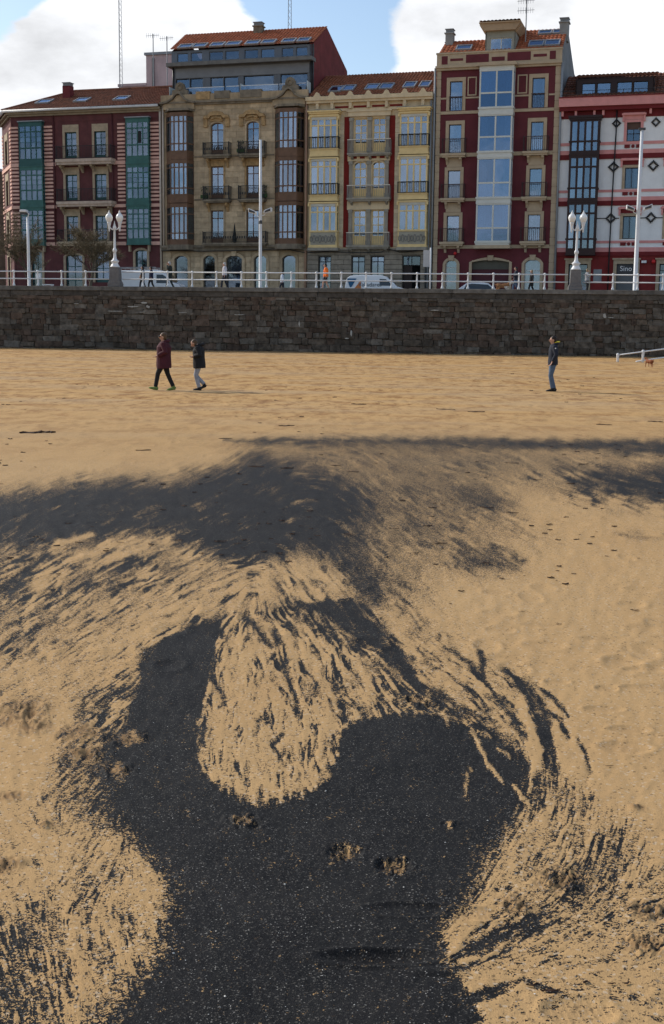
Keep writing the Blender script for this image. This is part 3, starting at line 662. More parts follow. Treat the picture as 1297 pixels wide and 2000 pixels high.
# ------------------------------------------------------------------ sea wall, promenade, road
WT = .12                                        # the wall line: Y = 80 - WT * X
WA = -math.atan(WT)
WC, WS = math.cos(WA), math.sin(WA)
def wpt(s, back=0):
    """point on the wall line, s metres along it from the middle, back metres behind its face"""
    return Vector((s * WC - back * WS, 80 + s * WS + back * WC, 0))
def w_s(X):
    return X / WC
TOP = 4.32
PROM = 4.22
ROADZ = 3.80
pm = mat('promenade_paving', (.28, .265, .25), .85, .15, 1, .1)
o = MB().box(-95, 95, .5, 9.2, 3.4, PROM).build('promenade', pm); o.location = (0, 80, 0); o.rotation_euler = (0, 0, WA); tag(o, kind='structure')
o = MB().box(-140, 140, 9.2, 80, 3.3, ROADZ).build('road', mat('asphalt', (.055, .055, .057), .9, .2, 2, .1)); o.location = (0, 80, 0); o.rotation_euler = (0, 0, WA); tag(o, kind='structure')

m_stone = mat('sea_wall_stone', (.100, .081, .063), .92, .5, 3.2, .6, 12, orand=.36, streak=.25, grime=(.02, .019, .018))
m_stone_r = mat('sea_wall_stone_reddish', (.104, .074, .056), .92, .45, 3.2, .6, 12, orand=.36, streak=.25, grime=(.02, .019, .018))
m_stone_g = mat('sea_wall_stone_grey', (.125, .11, .092), .92, .45, 3.2, .6, 12, orand=.36)
m_mortar = mat('sea_wall_mortar', (.10, .085, .068), .95, .5, 4, .4, 10)
m_cope = mat('coping_stone', (.15, .14, .125), .9, .35, 2.5, .35, 14, orand=.2, streak=.35, grime=(.03, .028, .026))
m_lime = mat('white_stain', (.42, .41, .38), .9, .35, 6)
wall = empty('sea_wall', (0, 80, 0), WA, 'long dark stone sea wall between the beach and the promenade', 'wall')
core = MB().box(-95, 95, .10, .5, -1.2, TOP - .42).build('wall_core', m_mortar, wall)
sv_ = [stone_mesh('stone_mesh', [m_stone, m_stone, m_stone_r, m_stone_g, m_stone][i % 5], .06, i) for i in range(15)]
rest, near = [], []
zc = [.02, .42, .78, 1.16, 1.52, 1.86, 2.22, 2.56, 2.90, 3.22, 3.50, 3.72]
rr = random.Random(3)
for i in range(len(zc) - 1):
    s = -94.5 + rr.uniform(0, 1)
    while s < 94.5:
        L = rr.choice((.3, .4, .5, .6, .75, .9, 1.1)) * rr.uniform(.85, 1.15)
        z0, z1 = zc[i] + rr.uniform(-.05, .05), zc[i + 1] + rr.uniform(-.05, .05)
        loc = (s + L / 2, .10 - rr.uniform(-.04, .05), (z0 + z1) / 2); scl = (L - .02, .22, z1 - z0 - .005)
        (near if -22.6 < s + L and s < 21.2 else rest).append((loc, scl))
        s += L
near.sort(key=lambda q: -q[1][0] * q[1][2])
for loc, scl in near[:298]: place('stone', sv_[rr.randrange(15)], wall, loc, scl, rr.uniform(-.02, .02)).rotation_euler.y = rr.uniform(-.035, .035)
mb = MB(); jit = random.Random(2)
for loc, scl in near[298:] + rest:
    me_ = sv_[jit.randrange(15)]; k0 = len(mb.v)
    mb.v += [(loc[0] + v.co.x * scl[0], loc[1] + v.co.y * scl[1], loc[2] + v.co.z * scl[2]) for v in me_.vertices]
    mi_ = jit.randrange(3)
    for p in me_.polygons: mb.f.append(tuple(k0 + i for i in p.vertices)); mb.m.append(mi_)
tag(mb.build('smaller_and_outer_stones', [m_stone, m_stone_r, m_stone_g], wall), kind='stuff')
# smooth course under the coping, then the coping
s = -94
ccs = stone_mesh('coping_mesh', m_cope, .012, 77)
cms = stone_mesh('course_mesh', mat('upper_course_stone', (.085, .076, .066), .92, .4, 3, .4, 12, orand=.25, streak=.3), .012, 78)
mb = MB()
while s < 94:
    L = rr.uniform(2.6, 3.1)
    if -23 < s + L and s < 22:
        place('coping_stone', ccs, wall, (s + L / 2, .26, TOP - .14), (L - .02, .72, .28))
        place('course_stone', cms, wall, (s + L / 2, .16, TOP - .45), (L - .03, .34, .33))
    else:
        mb.box(s, s + L - .02, -.1, .6, TOP - .28, TOP).box(s, s + L - .03, 0, .3, TOP - .61, TOP - .29)
    s += L
tag(mb.build('outer_coping_stones', m_cope, wall), kind='stuff')
# lime runs and gull droppings on the wall face: shallow crusts
for (X, z, w, h) in ((-12.9, 3.05, 1.1, .1), (-14.1, 2.75, 1.5, .05), (-12.4, 2.7, .9, .05), (-9.7, 2.7, .7, .05), (-12.2, 3.3, .5, .12), (-11.9, 3.05, .3, .25), (-16.6, 3.2, .4, .06), (6.3, 3.0, .65, .06), (16.6, 2.75, .25, .3), (17.0, 2.65, .5, .06), (-6.0, 2.6, .7, .05), (-2.2, 2.1, .1, .5), (1.1, 1.5, .12, .5), (.8, 1.2, .3, .08)):
    s = w_s(X); poly = []
    for k in range(11):
        a = 2 * math.pi * k / 11; q = rr.uniform(.55, 1.1)
        poly.append((s + w / 2 * math.cos(a) * q, z + h / 2 * math.sin(a) * q))
    MB().prism(poly, -.07, .02).build('lime_crust', m_lime, wall)

# ------------------------------------------------------------------ white railings along the edge
def post_mesh():
    mb = MB(); mb.lathe([(.085, 0), (.085, .1), (.05, .16), (.045, .3), (.06, .46), (.07, .5), (.06, .54), (.045, .66), (.048, .86), (.075, .92), (.085, .98), (.07, 1.03), (.03, 1.055)], seg=10)
    o = mb.build('post', m_white, None, True); me = o.data; bpy.data.objects.remove(o); return me
pme = post_mesh()
POSTS = [[-44.9, -43.3, -41.7, -40.1, -38.5, -36.9, -35.3, -33.7, -32.1, -30.5, -28.9, -27.3, -25.7, -24.1, -22.5, -20.91, -19.31, -17.73, -16.13], [-12.36, -10.75, -9.16, -7.58, -5.98, -4.38, -2.79, -1.2, .38, 1.93, 3.52, 5.11, 6.68, 8.26, 9.82, 11.38, 12.94], [17.06, 18.54, 20.04, 21.5, 23, 24.5, 26, 27.5, 29, 30.5, 32, 33.5, 35, 36.5, 38, 39.5, 41]]
RL = [(-45.5, -14.6), (-13.7, 14.35), (15.25, 42)]
RLAB = ['white post and rail promenade railing left of the twin globe lamp by the striped house', 'long white promenade railing running between the two twin globe lamps', 'white promenade railing right of the twin globe lamp by the white house']
for posts, (xa, xb), lab in zip(POSTS, RL, RLAB):
    s0 = w_s((xa + xb) / 2); c = wpt(s0, .42)
    root = empty('promenade_railing', (c.x, c.y, TOP), WA, lab, 'railing', 'white promenade railings')
    for X in posts: place('post', pme, root, (w_s(X) - s0, 0, 0), (1, 1, .97))
    for z in (.93, .47):
        MB().tube([(w_s(xa) - s0, 0, z), (w_s(xb) - s0, 0, z)], .038, 8).build('rail', m_white, root, True)

# ------------------------------------------------------------------ twin globe lamps on stone plinths
m_plinth = mat('plinth_stone', (.16, .155, .155), .85, .2, 4, .25, 20, streak=.2)
m_globe = mat('opal_globe', (.80, .80, .78), .25, .03, 3, spec=.5)
def lamp(X, lab):
    c = wpt(w_s(X), .36)
    r = empty('twin_lamp', (c.x, c.y, TOP), WA, lab, 'street lamp', 'twin globe lamps on plinths')
    pl = MB().box(-.42, .42, -.34, .42, 0, .2).prism([(-.42, .2), (.42, .2), (.33, .38), (-.33, .38)], -.30, .38).prism([(-.33, .38), (.33, .38), (.31, 1.22), (-.31, 1.22)], -.27, .36).build('plinth', m_plinth, r)
    bevel(pl, .015)
    MB().lathe([(.31, 1.22), (.31, 1.27), (.26, 1.33), (.21, 1.42), (.19, 1.5), (.25, 1.56), (.27, 1.62), (.17, 1.68), (.11, 1.8), (.09, 2.0), (.085, 2.15), (.13, 2.22), (.14, 2.32), (.10, 2.38), (.075, 2.42), (.07, 3.0), (.065, 3.56), (.09, 3.6), (.11, 3.66), (.12, 3.74), (.07, 3.86), (.03, 4.0), (.012, 4.14)], seg=14).build('post', m_white, r, True)
    for s in (-1, 1):
        a = MB().tube([(s * .04, 0, 3.62), (s * .14, 0, 3.60), (s * .23, 0, 3.65), (s * .30, 0, 3.72), (s * .345, 0, 3.80)], [.05, .045, .04, .045, .05], 8)
        a.lathe([(.015, 3.46), (.045, 3.52), (.05, 3.6), (.06, 3.68), (.075, 3.82), (.10, 3.9), (.12, 4.0), (.145, 4.06)], s * .345, 0, 12)
        am = a.build('arm', m_white, r, True)
        MB().lathe([(.13, 4.05), (.18, 4.15), (.225, 4.28), (.235, 4.36), (.20, 4.47), (.13, 4.56), (.075, 4.62)], s * .345, 0, 16).build('globe', m_globe, am, True)
        MB().lathe([(.085, 4.61), (.07, 4.66), (.03, 4.72), (.012, 4.80)], s * .345, 0, 10).build('finial', m_white, am, True)
lamp(-14.16, 'white twin globe lamp on grey plinth in front of the striped red house')
lamp(14.80, 'white twin globe lamp on grey plinth in front of the white and pink house')

# ------------------------------------------------------------------ tall poles
m_pole = mat('galvanised_white', (.62, .64, .66), .45, .06, 2, spec=.4)
m_head = mat('lamp_head_dark', (.06, .062, .065), .4)
def pole(X, top, lab, heads, r0=.10):
    c = wpt(w_s(X), .95)
    r = empty('floodlight_pole', (c.x, c.y, PROM), WA, lab, 'lamp post')
    h = top - PROM
    MB().lathe([(r0 * 1.5, 0), (r0 * 1.5, .06), (r0, .1), (r0 * .95, h * .5), (r0 * .72, h)], seg=12).build('shaft', m_pole, r, True)
    for (dx, z, kind) in heads:
        z -= PROM
        if kind == 'flood':
            a = MB().tube([(0, 0, z - .3), (dx * .55, -.05, z - .22), (dx * .75, -.1, z)], .03, 6).build('bracket', m_pole, r)
            f = MB(); s = 1 if dx > 0 else -1
            f.prism([(dx - .24, z - .08 - s * .06), (dx + .24, z - .08 + s * .06), (dx + .24, z + .14 + s * .1), (dx - .24, z + .14 - s * .1)], -.30, .16)
            bevel(f.build('floodlight', m_white, a), .03)
            MB().prism([(dx - .19, z - .05 - s * .05), (dx + .19, z - .05 + s * .05), (dx + .19, z + .09 + s * .08), (dx - .19, z + .09 - s * .08)], -.31, -.302).build('lens', m_head, a)
        elif kind == 'cap':
            MB().box(-.2, .2, -.12, .12, h - .02, h + .1).build('head', m_head, r)
        elif kind == 'box':
            MB().lathe([(.09, z - .14), (.11, z - .1), (.11, z + .08), (.07, z + .12)], seg=10).build('camera_dome', m_head, r, True)
        elif kind == 'side':
            MB().tube([(0, 0, h - .1), (.1, -.05, h + .2), (-.05, -.1, h + .34)], .04, 6).build('bracket', m_pole, r)
            hd = MB().box(-.42, .02, -.35, .1, h + .28, h + .44).build('lamp_head', m_white, r); bevel(hd, .04)
            MB().box(-.38, -.02, -.31, .06, h + .14, h + .28).build('lens', m_head, r)
pole(-4.86, 13.5, 'tall white pole with two floodlights in front of the tan stone house', [(-.5, 9.05, 'flood'), (.5, 9.1, 'flood'), (0, 8.45, 'box')])
pole(18.45, 13.95, 'tall white floodlight pole beside the railing in front of the white and pink house', [(-.5, 9.25, 'flood'), (.55, 9.3, 'flood'), (0, 8.75, 'box'), (0, 0, 'cap')], .13)
pole(-20.09, 8.75, 'short grey white lamp post with one head at the far left', [(0, 0, 'side')], .1)

# sign seen from behind
c = wpt(w_s(5.83), 2.4)
r = empty('road_sign', (c.x, c.y, PROM), WA, 'white framed road sign on a post seen from behind by the dark doorway', 'sign')
MB().lathe([(.05, 0), (.05, 2.75)], seg=8).build('post', m_white, r, True)
pn = MB().box(-.46, -.04, .0, .03, 1.55, 2.6).build('panel', mat('sign_back', (.42, .43, .44), .4), r)
for z in (1.72, 2.1, 2.45): MB().box(-.5, .05, .031, .06, z - .025, z + .025).build('bracket', m_zinc, r)

# ------------------------------------------------------------------ ramp handrail on the sand at the right
c = Vector((15.35, 68.3, .2))
r = empty('ramp_handrail', c, 0, 'white sloping ramp handrail standing in the sand at the right', 'railing')
g = [(0, 0, .42), (1.32, -.15, .62), (2.62, -.3, .82), (3.9, -.45, 1.02)]
for i, (x, y, h) in enumerate(g):
    if i == 3: continue
    MB().lathe([(.075, -.3), (.065, h * .5), (.08, h - .06), (.085, h), (.05, h + .05)], x, y, 10).build('post', m_white, r, True)
MB().tube([(0, 0, .37), (1.32, -.15, .57), (3.9, -.45, .95)], .035, 8).build('rail', m_white, r, True)
MB().tube([(.95, -.11, .03), (1.32, -.15, .1), (3.9, -.45, .5)], .035, 8).build('rail', m_white, r, True)

# ------------------------------------------------------------------ the row of houses
HA = -math.atan(.29)
HCOS, HSIN = math.cos(HA), math.sin(HA)
CU, CV = 102 * -HSIN, -102 * HCOS                       # where the viewer stands in the row's own axes
def fw(u, off):
    """a length measured against the facade line, brought forward by off metres"""
    return u + (CU - u) * off / -CV
def fz(z, off):
    return z + (HC - z) * off / -CV
class House:
    def __init__(s, name, label, u0, cat='building'):
        s.u0 = u0
        s.root = empty(name, (u0 * HCOS, 102 + u0 * HSIN, ROADZ), HA, label, cat)
    def pt(s, u, v, z):
        return (u - s.u0, v, z - ROADZ)
    def mb(s): return MB(s.pt)
    def box(s, name, m, u0, u1, v0, v1, z0, z1, parent=None, bev=0):
        o = s.mb().box(u0, u1, v0, v1, z0, z1).build(name, m, parent or s.root)
        if bev: bevel(o, bev)
        return o
    def block(s, name, me, u0, u1, v0, v1, z0, z1, parent=None):
        p = s.pt((u0 + u1) / 2, (v0 + v1) / 2, (z0 + z1) / 2)
        return place(name, me, parent or s.root, p, (abs(u1 - u0), abs(v1 - v0), abs(z1 - z0)))
class Turned(House):
    """a wall of the same house that turns away from the street line"""
    def __init__(s, house, u, v, ang):
        s.root, s.u0, s.h, s.o, s.c, s.sn, s.ang = house.root, house.u0, house, (u, v), math.cos(ang), math.sin(ang), ang
    def pt(s, a, v, z):
        return (s.o[0] + a * s.c - v * s.sn - s.u0, s.o[1] + a * s.sn + v * s.c, z - ROADZ)
    def block(s, name, me, u0, u1, v0, v1, z0, z1, parent=None):
        p = s.pt((u0 + u1) / 2, (v0 + v1) / 2, (z0 + z1) / 2)
        return place(name, me, parent or s.root, p, (abs(u1 - u0), abs(v1 - v0), abs(z1 - z0)), s.ang)

def facade(F, name, m, u0, u1, z0, z1, holes, v=0, depth=.34, parent=None):
    """wall sheet with real openings and their reveals"""
    xs = sorted({u0, u1, *[h[0] for h in holes], *[h[1] for h in holes]}); zs = sorted({z0, z1, *[h[2] for h in holes], *[h[3] for h in holes]})
    xs = [x for x in xs if u0 <= x <= u1]; zs = [z for z in zs if z0 <= z <= z1]
    mb = F.mb()
    for i in range(len(xs) - 1):
        for j in range(len(zs) - 1):
            cx, cz = (xs[i] + xs[i + 1]) / 2, (zs[j] + zs[j + 1]) / 2
            if any(h[0] < cx < h[1] and h[2] < cz < h[3] for h in holes): continue
            mb.face([(xs[i], v, zs[j]), (xs[i + 1], v, zs[j]), (xs[i + 1], v, zs[j + 1]), (xs[i], v, zs[j + 1])])
    for (a, b, c, d) in holes:
        mb.face([(a, v, c), (a, v, d), (a, v + depth, d), (a, v + depth, c)])
        mb.face([(b, v, d), (b, v, c), (b, v + depth, c), (b, v + depth, d)])
        mb.face([(a, v, d), (b, v, d), (b, v + depth, d), (a, v + depth, d)])
        mb.face([(b, v, c), (a, v, c), (a, v + depth, c), (b, v + depth, c)])
    return mb.build(name, m, parent or F.root)

rw = random.Random(21)
def window(F, u0, u1, z0, z1, v, m, cols=2, rows=(), fwid=.07, glass=None, curtain=None, panel=0, parent=None, name='window', mid=.06):
    """timber frame with panes as children; rows are heights of the cross bars; panel = solid foot"""
    g = glass or GLASS
    fr = F.mb()
    d0, d1 = v - .03, v + .05
    fr.box(u0, u0 + fwid, d0, d1, z0, z1).box(u1 - fwid, u1, d0, d1, z0, z1)
    fr.box(u0 + fwid, u1 - fwid, d0, d1, z1 - fwid, z1).box(u0 + fwid, u1 - fwid, d0, d1, z0, z0 + max(fwid, panel))
    a, b = u0 + fwid, u1 - fwid
    zl = [z0 + max(fwid, panel), *sorted(rows), z1 - fwid]
    if isinstance(cols, int): xs = [a + (b - a) * i / cols for i in range(cols + 1)]
    else: xs = [a, *cols, b]
    for x in xs[1:-1]: fr.box(x - mid / 2, x + mid / 2, d0 + .005, d1 - .005, zl[0], zl[-1])
    for z in zl[1:-1]: fr.box(a, b, d0 + .01, d1 - .01, z - mid / 2, z + mid / 2)
    w = fr.build(name, m, parent or F.root)
    pn = w if parent is None else parent
    for i in range(len(xs) - 1):
        for j in range(len(zl) - 1):
            x0, x1 = xs[i] + (mid / 2 if i else 0), xs[i + 1] - (mid / 2 if i < len(xs) - 2 else 0)
            y0, y1 = zl[j] + (mid / 2 if j else 0), zl[j + 1] - (mid / 2 if j < len(zl) - 2 else 0)
            F.mb().box(x0 - .002, x1 + .002, v + .004, v + .016, y0 - .002, y1 + .002).build('pane', g, pn)
    cu = rw.random() if curtain is None else curtain
    if cu < 2: hang(F, a, b, zl[0], z1 - fwid, v + .14, cu, pn)
    return w
def hang(F, a, b, z0, z1, v, k, parent):
    """net curtains: gathered cloth at both sides, or drawn right across"""
    w = b - a
    if k < .25: spans = [(a, a + w * .22), (b - w * .22, b)]
    elif k < .5: spans = [(a, a + w * .34), (b - w * .3, b)]
    elif k < .7: spans = [(a, b)]
    elif k < .85: spans = [(a, a + w * .5)]
    else: return
    mm = m_curt if rw.random() < .65 else m_curt2
    for (p, q) in spans:
        n = max(4, int((q - p) / .035)); mb = F.mb()
        for i in range(n):
            x0, x1 = p + (q - p) * i / n, p + (q - p) * (i + 1) / n
            y0, y1 = v + .03 * math.sin(i * 1.9), v + .03 * math.sin((i + 1) * 1.9)
            mb.face([(x0, y0, z0), (x1, y1, z0), (x1, y1, z1), (x0, y0, z1)])
        mb.build('curtain', mm, parent)

def arch_pts(u0, u1, zs, rise, n=10):
    """points of a segmental arch from right springing to left"""
    c, h = (u0 + u1) / 2, (u1 - u0) / 2
    R = (h * h + rise * rise) / (2 * rise); a = math.asin(min(1, h / R))
    if rise > h * .999: a = math.pi / 2; R = h
    zc = zs + rise - R
    return [(c + R * math.sin(a - 2 * a * i / n), zc + R * math.cos(a - 2 * a * i / n)) for i in range(n + 1)]
def arch_trim(F, name, m, u0, u1, z0, zs, rise, wid, v, proud=.06, key=False, parent=None, back=.3):
    """stone surround with an arched head; the corners above the curve are filled back into the wall"""
    ap = arch_pts(u0, u1, zs, rise); top = zs + rise
    mb = F.mb()
    mb.box(u0 - wid, u0, v - proud, v + .02, z0, zs).box(u1, u1 + wid, v - proud, v + .02, z0, zs)
    n = len(ap) - 1
    oa = arch_pts(u0 - wid, u1 + wid, zs, rise + wid)
    for i in range(n):
        mb.prism([ap[i], oa[i], oa[i + 1], ap[i + 1]], v - proud, v + .02)
        x0, x1 = ap[i], ap[i + 1]
        mb.prism([x0, (x0[0], top + .012), (x1[0], top + .012), x1], v + .021, v + back)
    if key: mb.prism([((u0 + u1) / 2 - .16, top - .05), ((u0 + u1) / 2 + .16, top - .05), ((u0 + u1) / 2 + .24, top + wid + .14), ((u0 + u1) / 2 - .24, top + wid + .14)], v - proud - .08, v)
    return mb.build(name, m, parent or F.root)
def trim(F, name, m, u0, u1, z0, z1, wid, v=0, proud=.06, sill=0, head=None):
    mb = F.mb(); hw = wid if head is None else head
    mb.box(u0 - wid, u0, v - proud, v + .02, z0 - sill, z1).box(u1, u1 + wid, v - proud, v + .02, z0 - sill, z1).box(u0 - wid, u1 + wid, v - proud, v + .02, z1, z1 + hw)
    if sill: mb.box(u0, u1, v - proud - .04, v + .02, z0 - sill, z0)
    return mb.build(name, m, F.root)
def balcony(F, u0, u1, z0, z1, top, proj, m, mi, brackets=(), bz=.45, gap=.13, rail=None, belly=False, bm=None):
    """slab, its consoles and an iron railing; measured heights are those of the outer edge"""
    mb = F.mb().box(u0, u1, -proj, .02, z0 + (z1 - z0) * .45, z1).box(u0 + .07, u1 - .07, -proj + .08, .02, z0, z0 + (z1 - z0) * .45)
    s = mb.build('balcony', m, F.root)
    for b in brackets:
        F.mb().prism([(0, 0), (0, 0), (0, 0)], 0, 0) if False else None
        k = F.mb(); w = .09
        prof = [(.02, z0), (-proj * .75, z0), (-proj * .72, z0 - bz * .25), (-proj * .35, z0 - bz * .55), (-.06, z0 - bz), (.02, z0 - bz)]
        for side in (-1, 1):
            pts = [(b + side * w, y, z) for y, z in prof]
            k.face(pts if side > 0 else pts[::-1])
        for i in range(len(prof)):
            y0, q0 = prof[i]; y1, q1 = prof[(i + 1) % len(prof)]
            k.face([(b - w, y0, q0), (b + w, y0, q0), (b + w, y1, q1), (b - w, y1, q1)])
        k.build('bracket', bm or m, s)
    r = F.mb(); y = -proj + .08
    r.box(u0 + .05, u1 - .05, y - .025, y + .025, top - .04, top).box(u0 + .05, u1 - .05, y - .015, y + .015, z1 + .06, z1 + .09)
    for x in (u0 + .05, u1 - .05):
        r.box(x - .02, x + .02, y, .0, top - .04, top).box(x - .015, x + .015, y, 0, z1 + .06, z1 + .09).box(x - .025, x + .025, y - .025, y + .025, z1, top + .05)
        n = int(proj / gap)
        for i in range(1, n + 1): r.box(x - .009, x + .009, y + i * gap - .009, y + i * gap + .009, z1 + .09, top - .04)
    n = max(2, int((u1 - u0) / gap))
    for i in range(1, n):
        x = u0 + (u1 - u0) * i / n
        r.box(x - .010, x + .010, y - .010, y + .010, z1 + .09, top - .04)
        if belly and i % 2 == 0: r.box(x - .05, x + .05, y - .012, y + .012, z1 + .35, z1 + .55)
    r.build('railing', rail or mi, s)
    return s
def tiles(F, name, m, c, waves, rows, parent=None, amp=.055):
    """clay tiles: c = eave left, eave right, ridge right, ridge left"""
    P = [Vector(p) for p in c]
    nrm = (P[1] - P[0]).cross(P[3] - P[0]).normalized()
    nu, nv = waves * 4, rows
    mb = F.mb(); k = 0; g = {}
    for j in range(nv):
        for e in (0, 1):
            t = (j + e) / nv
            lift = .05 * (1 - e)
            for i in range(nu + 1):
                s = i / nu
                q = P[0] * (1 - s) * (1 - t) + P[1] * s * (1 - t) + P[2] * s * t + P[3] * (1 - s) * t
                w = (0, .7, 1, .7)[i % 4] * amp
                q = q + nrm * (w + lift)
                mb.v.append(F.pt(*q)); g[(j, e, i)] = len(mb.v) - 1
    for j in range(nv):
        for i in range(nu):
            mb.f.append((g[(j, 0, i)], g[(j, 0, i + 1)], g[(j, 1, i + 1)], g[(j, 1, i)])); mb.m.append(0)
            if j: mb.f.append((g[(j - 1, 1, i)], g[(j - 1, 1, i + 1)], g[(j, 0, i + 1)], g[(j, 0, i)])); mb.m.append(0)
    return mb.build(name, m, parent or F.root)
def skylight(F, plane, u0, u1, t0, t1, m, open_=0):
    """roof window lying on the roof plane given by its four corners; t runs from eave to ridge"""
    P = [Vector(p) for p in plane]
    ex = (P[1] - P[0]).normalized()
    up = ((P[3] - P[0]) - ex * (P[3] - P[0]).dot(ex)); L = up.length; up.normalize(); nr = ex.cross(up).normalized()
    def q(u, t, h): return P[0] + ex * (u - P[0].x) / ex.x + up * (t * L) + nr * h
    fr = F.mb()
    def slab(mb, a, b, t0_, t1_, h0, h1):
        lo = [q(a, t0_, h0), q(b, t0_, h0), q(b, t1_, h0), q(a, t1_, h0)]; hi = [q(a, t0_, h1), q(b, t0_, h1), q(b, t1_, h1), q(a, t1_, h1)]
        mb.face(hi); mb.face(lo[::-1])
        for i in range(4): mb.face([lo[i], lo[(i + 1) % 4], hi[(i + 1) % 4], hi[i]])
    w = .09; wt = .09 / L
    slab(fr, u0, u0 + w, t0, t1, .0, .17); slab(fr, u1 - w, u1, t0, t1, .0, .17); slab(fr, u0 + w, u1 - w, t0, t0 + wt, .0, .17); slab(fr, u0 + w, u1 - w, t1 - wt, t1, .0, .17)
    o = fr.build('skylight', m, F.root)
    g = F.mb(); slab(g, u0 + w, u1 - w, t0 + wt, t1 - wt, .11, .125); g.build('pane', GLASS_SKY, o)
    b = F.mb(); slab(b, u0 + w, u1 - w, t0 + wt, t1 - wt, .085, .10); b.build('reflection_sheet', m_skywhite, o)  # added white sheet standing in for clouds reflected in the pane
    return o
def shell(F, m, u0, u1, z1, depth, m_in=None, zfloor=None):
    """side and rear walls, a sheet painted dark for the unlit rooms behind the windows"""
    b = F.mb()
    b.box(u0, u0 + .3, .36, depth, ROADZ, z1).box(u1 - .3, u1, .36, depth, ROADZ, z1).box(u0, u1, depth, depth + .3, ROADZ, z1)
    b.box(u0, u0 + .06, .0, .36, ROADZ, z1).box(u1 - .06, u1, .0, .36, ROADZ, z1)
    b.build('side_and_rear_wall', m, F.root)
    F.box('dark_room_sheet', m_room, u0 + .3, u1 - .3, 1.5, 1.6, ROADZ, z1)
def pipe(F, u, v, z0, z1, m=None, r=.06):
    F.mb().tube([(u, v, z0), (u, v, z1)], r, 8).build('downpipe', m or m_pipe, F.root, True)
def blocks(F, me, u0, u1, z0, z1, holes, ch, L, v=-.03, seed=1, name='stone_block', gap=.018, var=.3):
    """courses of cut stone fitted round the openings"""
    r = random.Random(seed); z = z0; row = 0
    n = max(1, round((z1 - z0) / ch)); ch = (z1 - z0) / n
    for j in range(n):
        za, zb = z0 + j * ch, z0 + (j + 1) * ch
        cuts = sorted([(h[0], h[1]) for h in holes if h[2] < zb - .05 and h[3] > za + .05])
        free = []; x = u0
        for a, b in cuts:
            if a - x > .12: free.append((x, a))
            x = max(x, b)
        if u1 - x > .12: free.append((x, u1))
        for a, b in free:
            k = max(1, round((b - a) / L)); ed = [a]
            for i in range(1, k): ed.append(a + (b - a) * (i + (.25 if j % 2 else -.25) * (k > 1) * .9 + r.uniform(-var, var) * .4) / k)
            ed.append(b)
            for i in range(k):
                F.block(name, me, ed[i] + gap / 2, ed[i + 1] - gap / 2, v + r.uniform(-.008, .008), .04, za + gap / 2, zb - gap / 2)
def chimney(F, m, u0, u1, v0, v1, z0, z1, cap=.08):
    c = F.mb().box(u0, u1, v0, v1, z0, z1 - .3).box(u0 - cap, u1 + cap, v0 - cap, v1 + cap, z1 - .34, z1 - .26)
    o = c.build('chimney', m, F.root)
    k = F.mb()
    for i in range(3): k.box(u0 + .02, u1 - .02, v0 + .02, v1 - .02, z1 - .24 + i * .08, z1 - .19 + i * .08)
    k.box(u0 + .08, u1 - .08, v0 + .08, v1 - .08, z1 - .26, z1 - .01).box(u0 - .04, u1 + .04, v0 - .04, v1 + .04, z1 - .02, z1 + .03)
    k.build('cowl', m_zinc, o)
    return o
def unit(name, m, rough=.0, seed=5): return stone_mesh(name, m, rough, seed)

# ================================================================== 1: dark red house with pink bands
H1 = House('banded_red_house', 'dark red corner house with pink banded quoins and two green bay windows', -21.8)
m_red1 = mat('dark_red_render', (.118, .040, .040), .9, .18, 1.5, .1, 30, streak=.3)
m_pink1 = mat('pink_band', (0.702, 0.419, 0.331), .85, .12, 2, .1, 30, orand=.08, streak=.2, grime=(.16, .10, .08))
m_tan1 = mat('tan_stone_surround', (0.405, 0.317, 0.216), .9, .2, 3, .2, 25, streak=.35, grime=(.09, .075, .06))
m_balc1 = mat('balcony_pale_stone', (.52, .40, .31), .88, .2, 2, .15, 25, streak=.5, grime=(.2, .15, .12))
m_grn = mat('green_timber', (0.024, 0.088, 0.084), .5, .15, 2)
m_grn2 = mat('faded_green_timber', (0.047, 0.135, 0.119), .6, .2, 2)
m_eave = mat('eave_tan', (0.297, 0.236, 0.162), .9, .2, 2, streak=.3)
wins = [(-23.67, -22.58), (-20.96, -19.89)]
lev = [(15.64, 17.76), (12.2, 14.3), (8.8, 10.9)]
g_open = [(-27.05, -26.05, ROADZ, 8.0), (-23.8, -22.25, ROADZ, 7.7), (-21.05, -19.75, 5.4, 8.0), (-17.34, -16.28, ROADZ, 8.05)]
holes = [(a, b, c, d) for a, b in wins for c, d in lev] + g_open + [(-27.9, -25.95, 8.7, 18.6), (-18.0, -16.15, 8.7, 18.6)]
facade(H1, 'front_wall', m_red1, -28.75, -14.9, ROADZ, 19.3, holes)
shell(H1, m_red1, -28.6, -14.95, 19.3, 11)
qb = unit('quoin_mesh', m_pink1, .01)
zb = 18.26
ZB = [zb - .306 * i for i in range(31)]
belts = [(15.04, 15.34), (11.56, 11.82), (8.46, 8.74)]
def inband(z): return any(a - .1 < z < b + .1 for a, b in belts)
for (a, b) in ((-28.72, -28.06), (-25.66, -24.82), (-18.84, -18.16), (-15.98, -15.07)):
    for z in ZB:
        if inband(z): continue
        H1.block('quoin_band', qb, a, b, -.06, .03, z - .085, z + .085)
for (z0, z1) in belts:
    for (a, b) in ((-28.75, -28.04), (-25.72, -24.55), (-19.5, -18.14), (-16.0, -15.0)):
        H1.box('belt_course', m_pink1, a, b, -.09, .02, z0, z1)
def french(F, u0, u1, z0, z1, m, v=.16, rows=3, **k):
    return window(F, u0, u1, z0, z1, v, m, 2, [z0 + .55 + (z1 - z0 - .55) * i / rows for i in range(rows)], .08, panel=.22, mid=.05, **k)
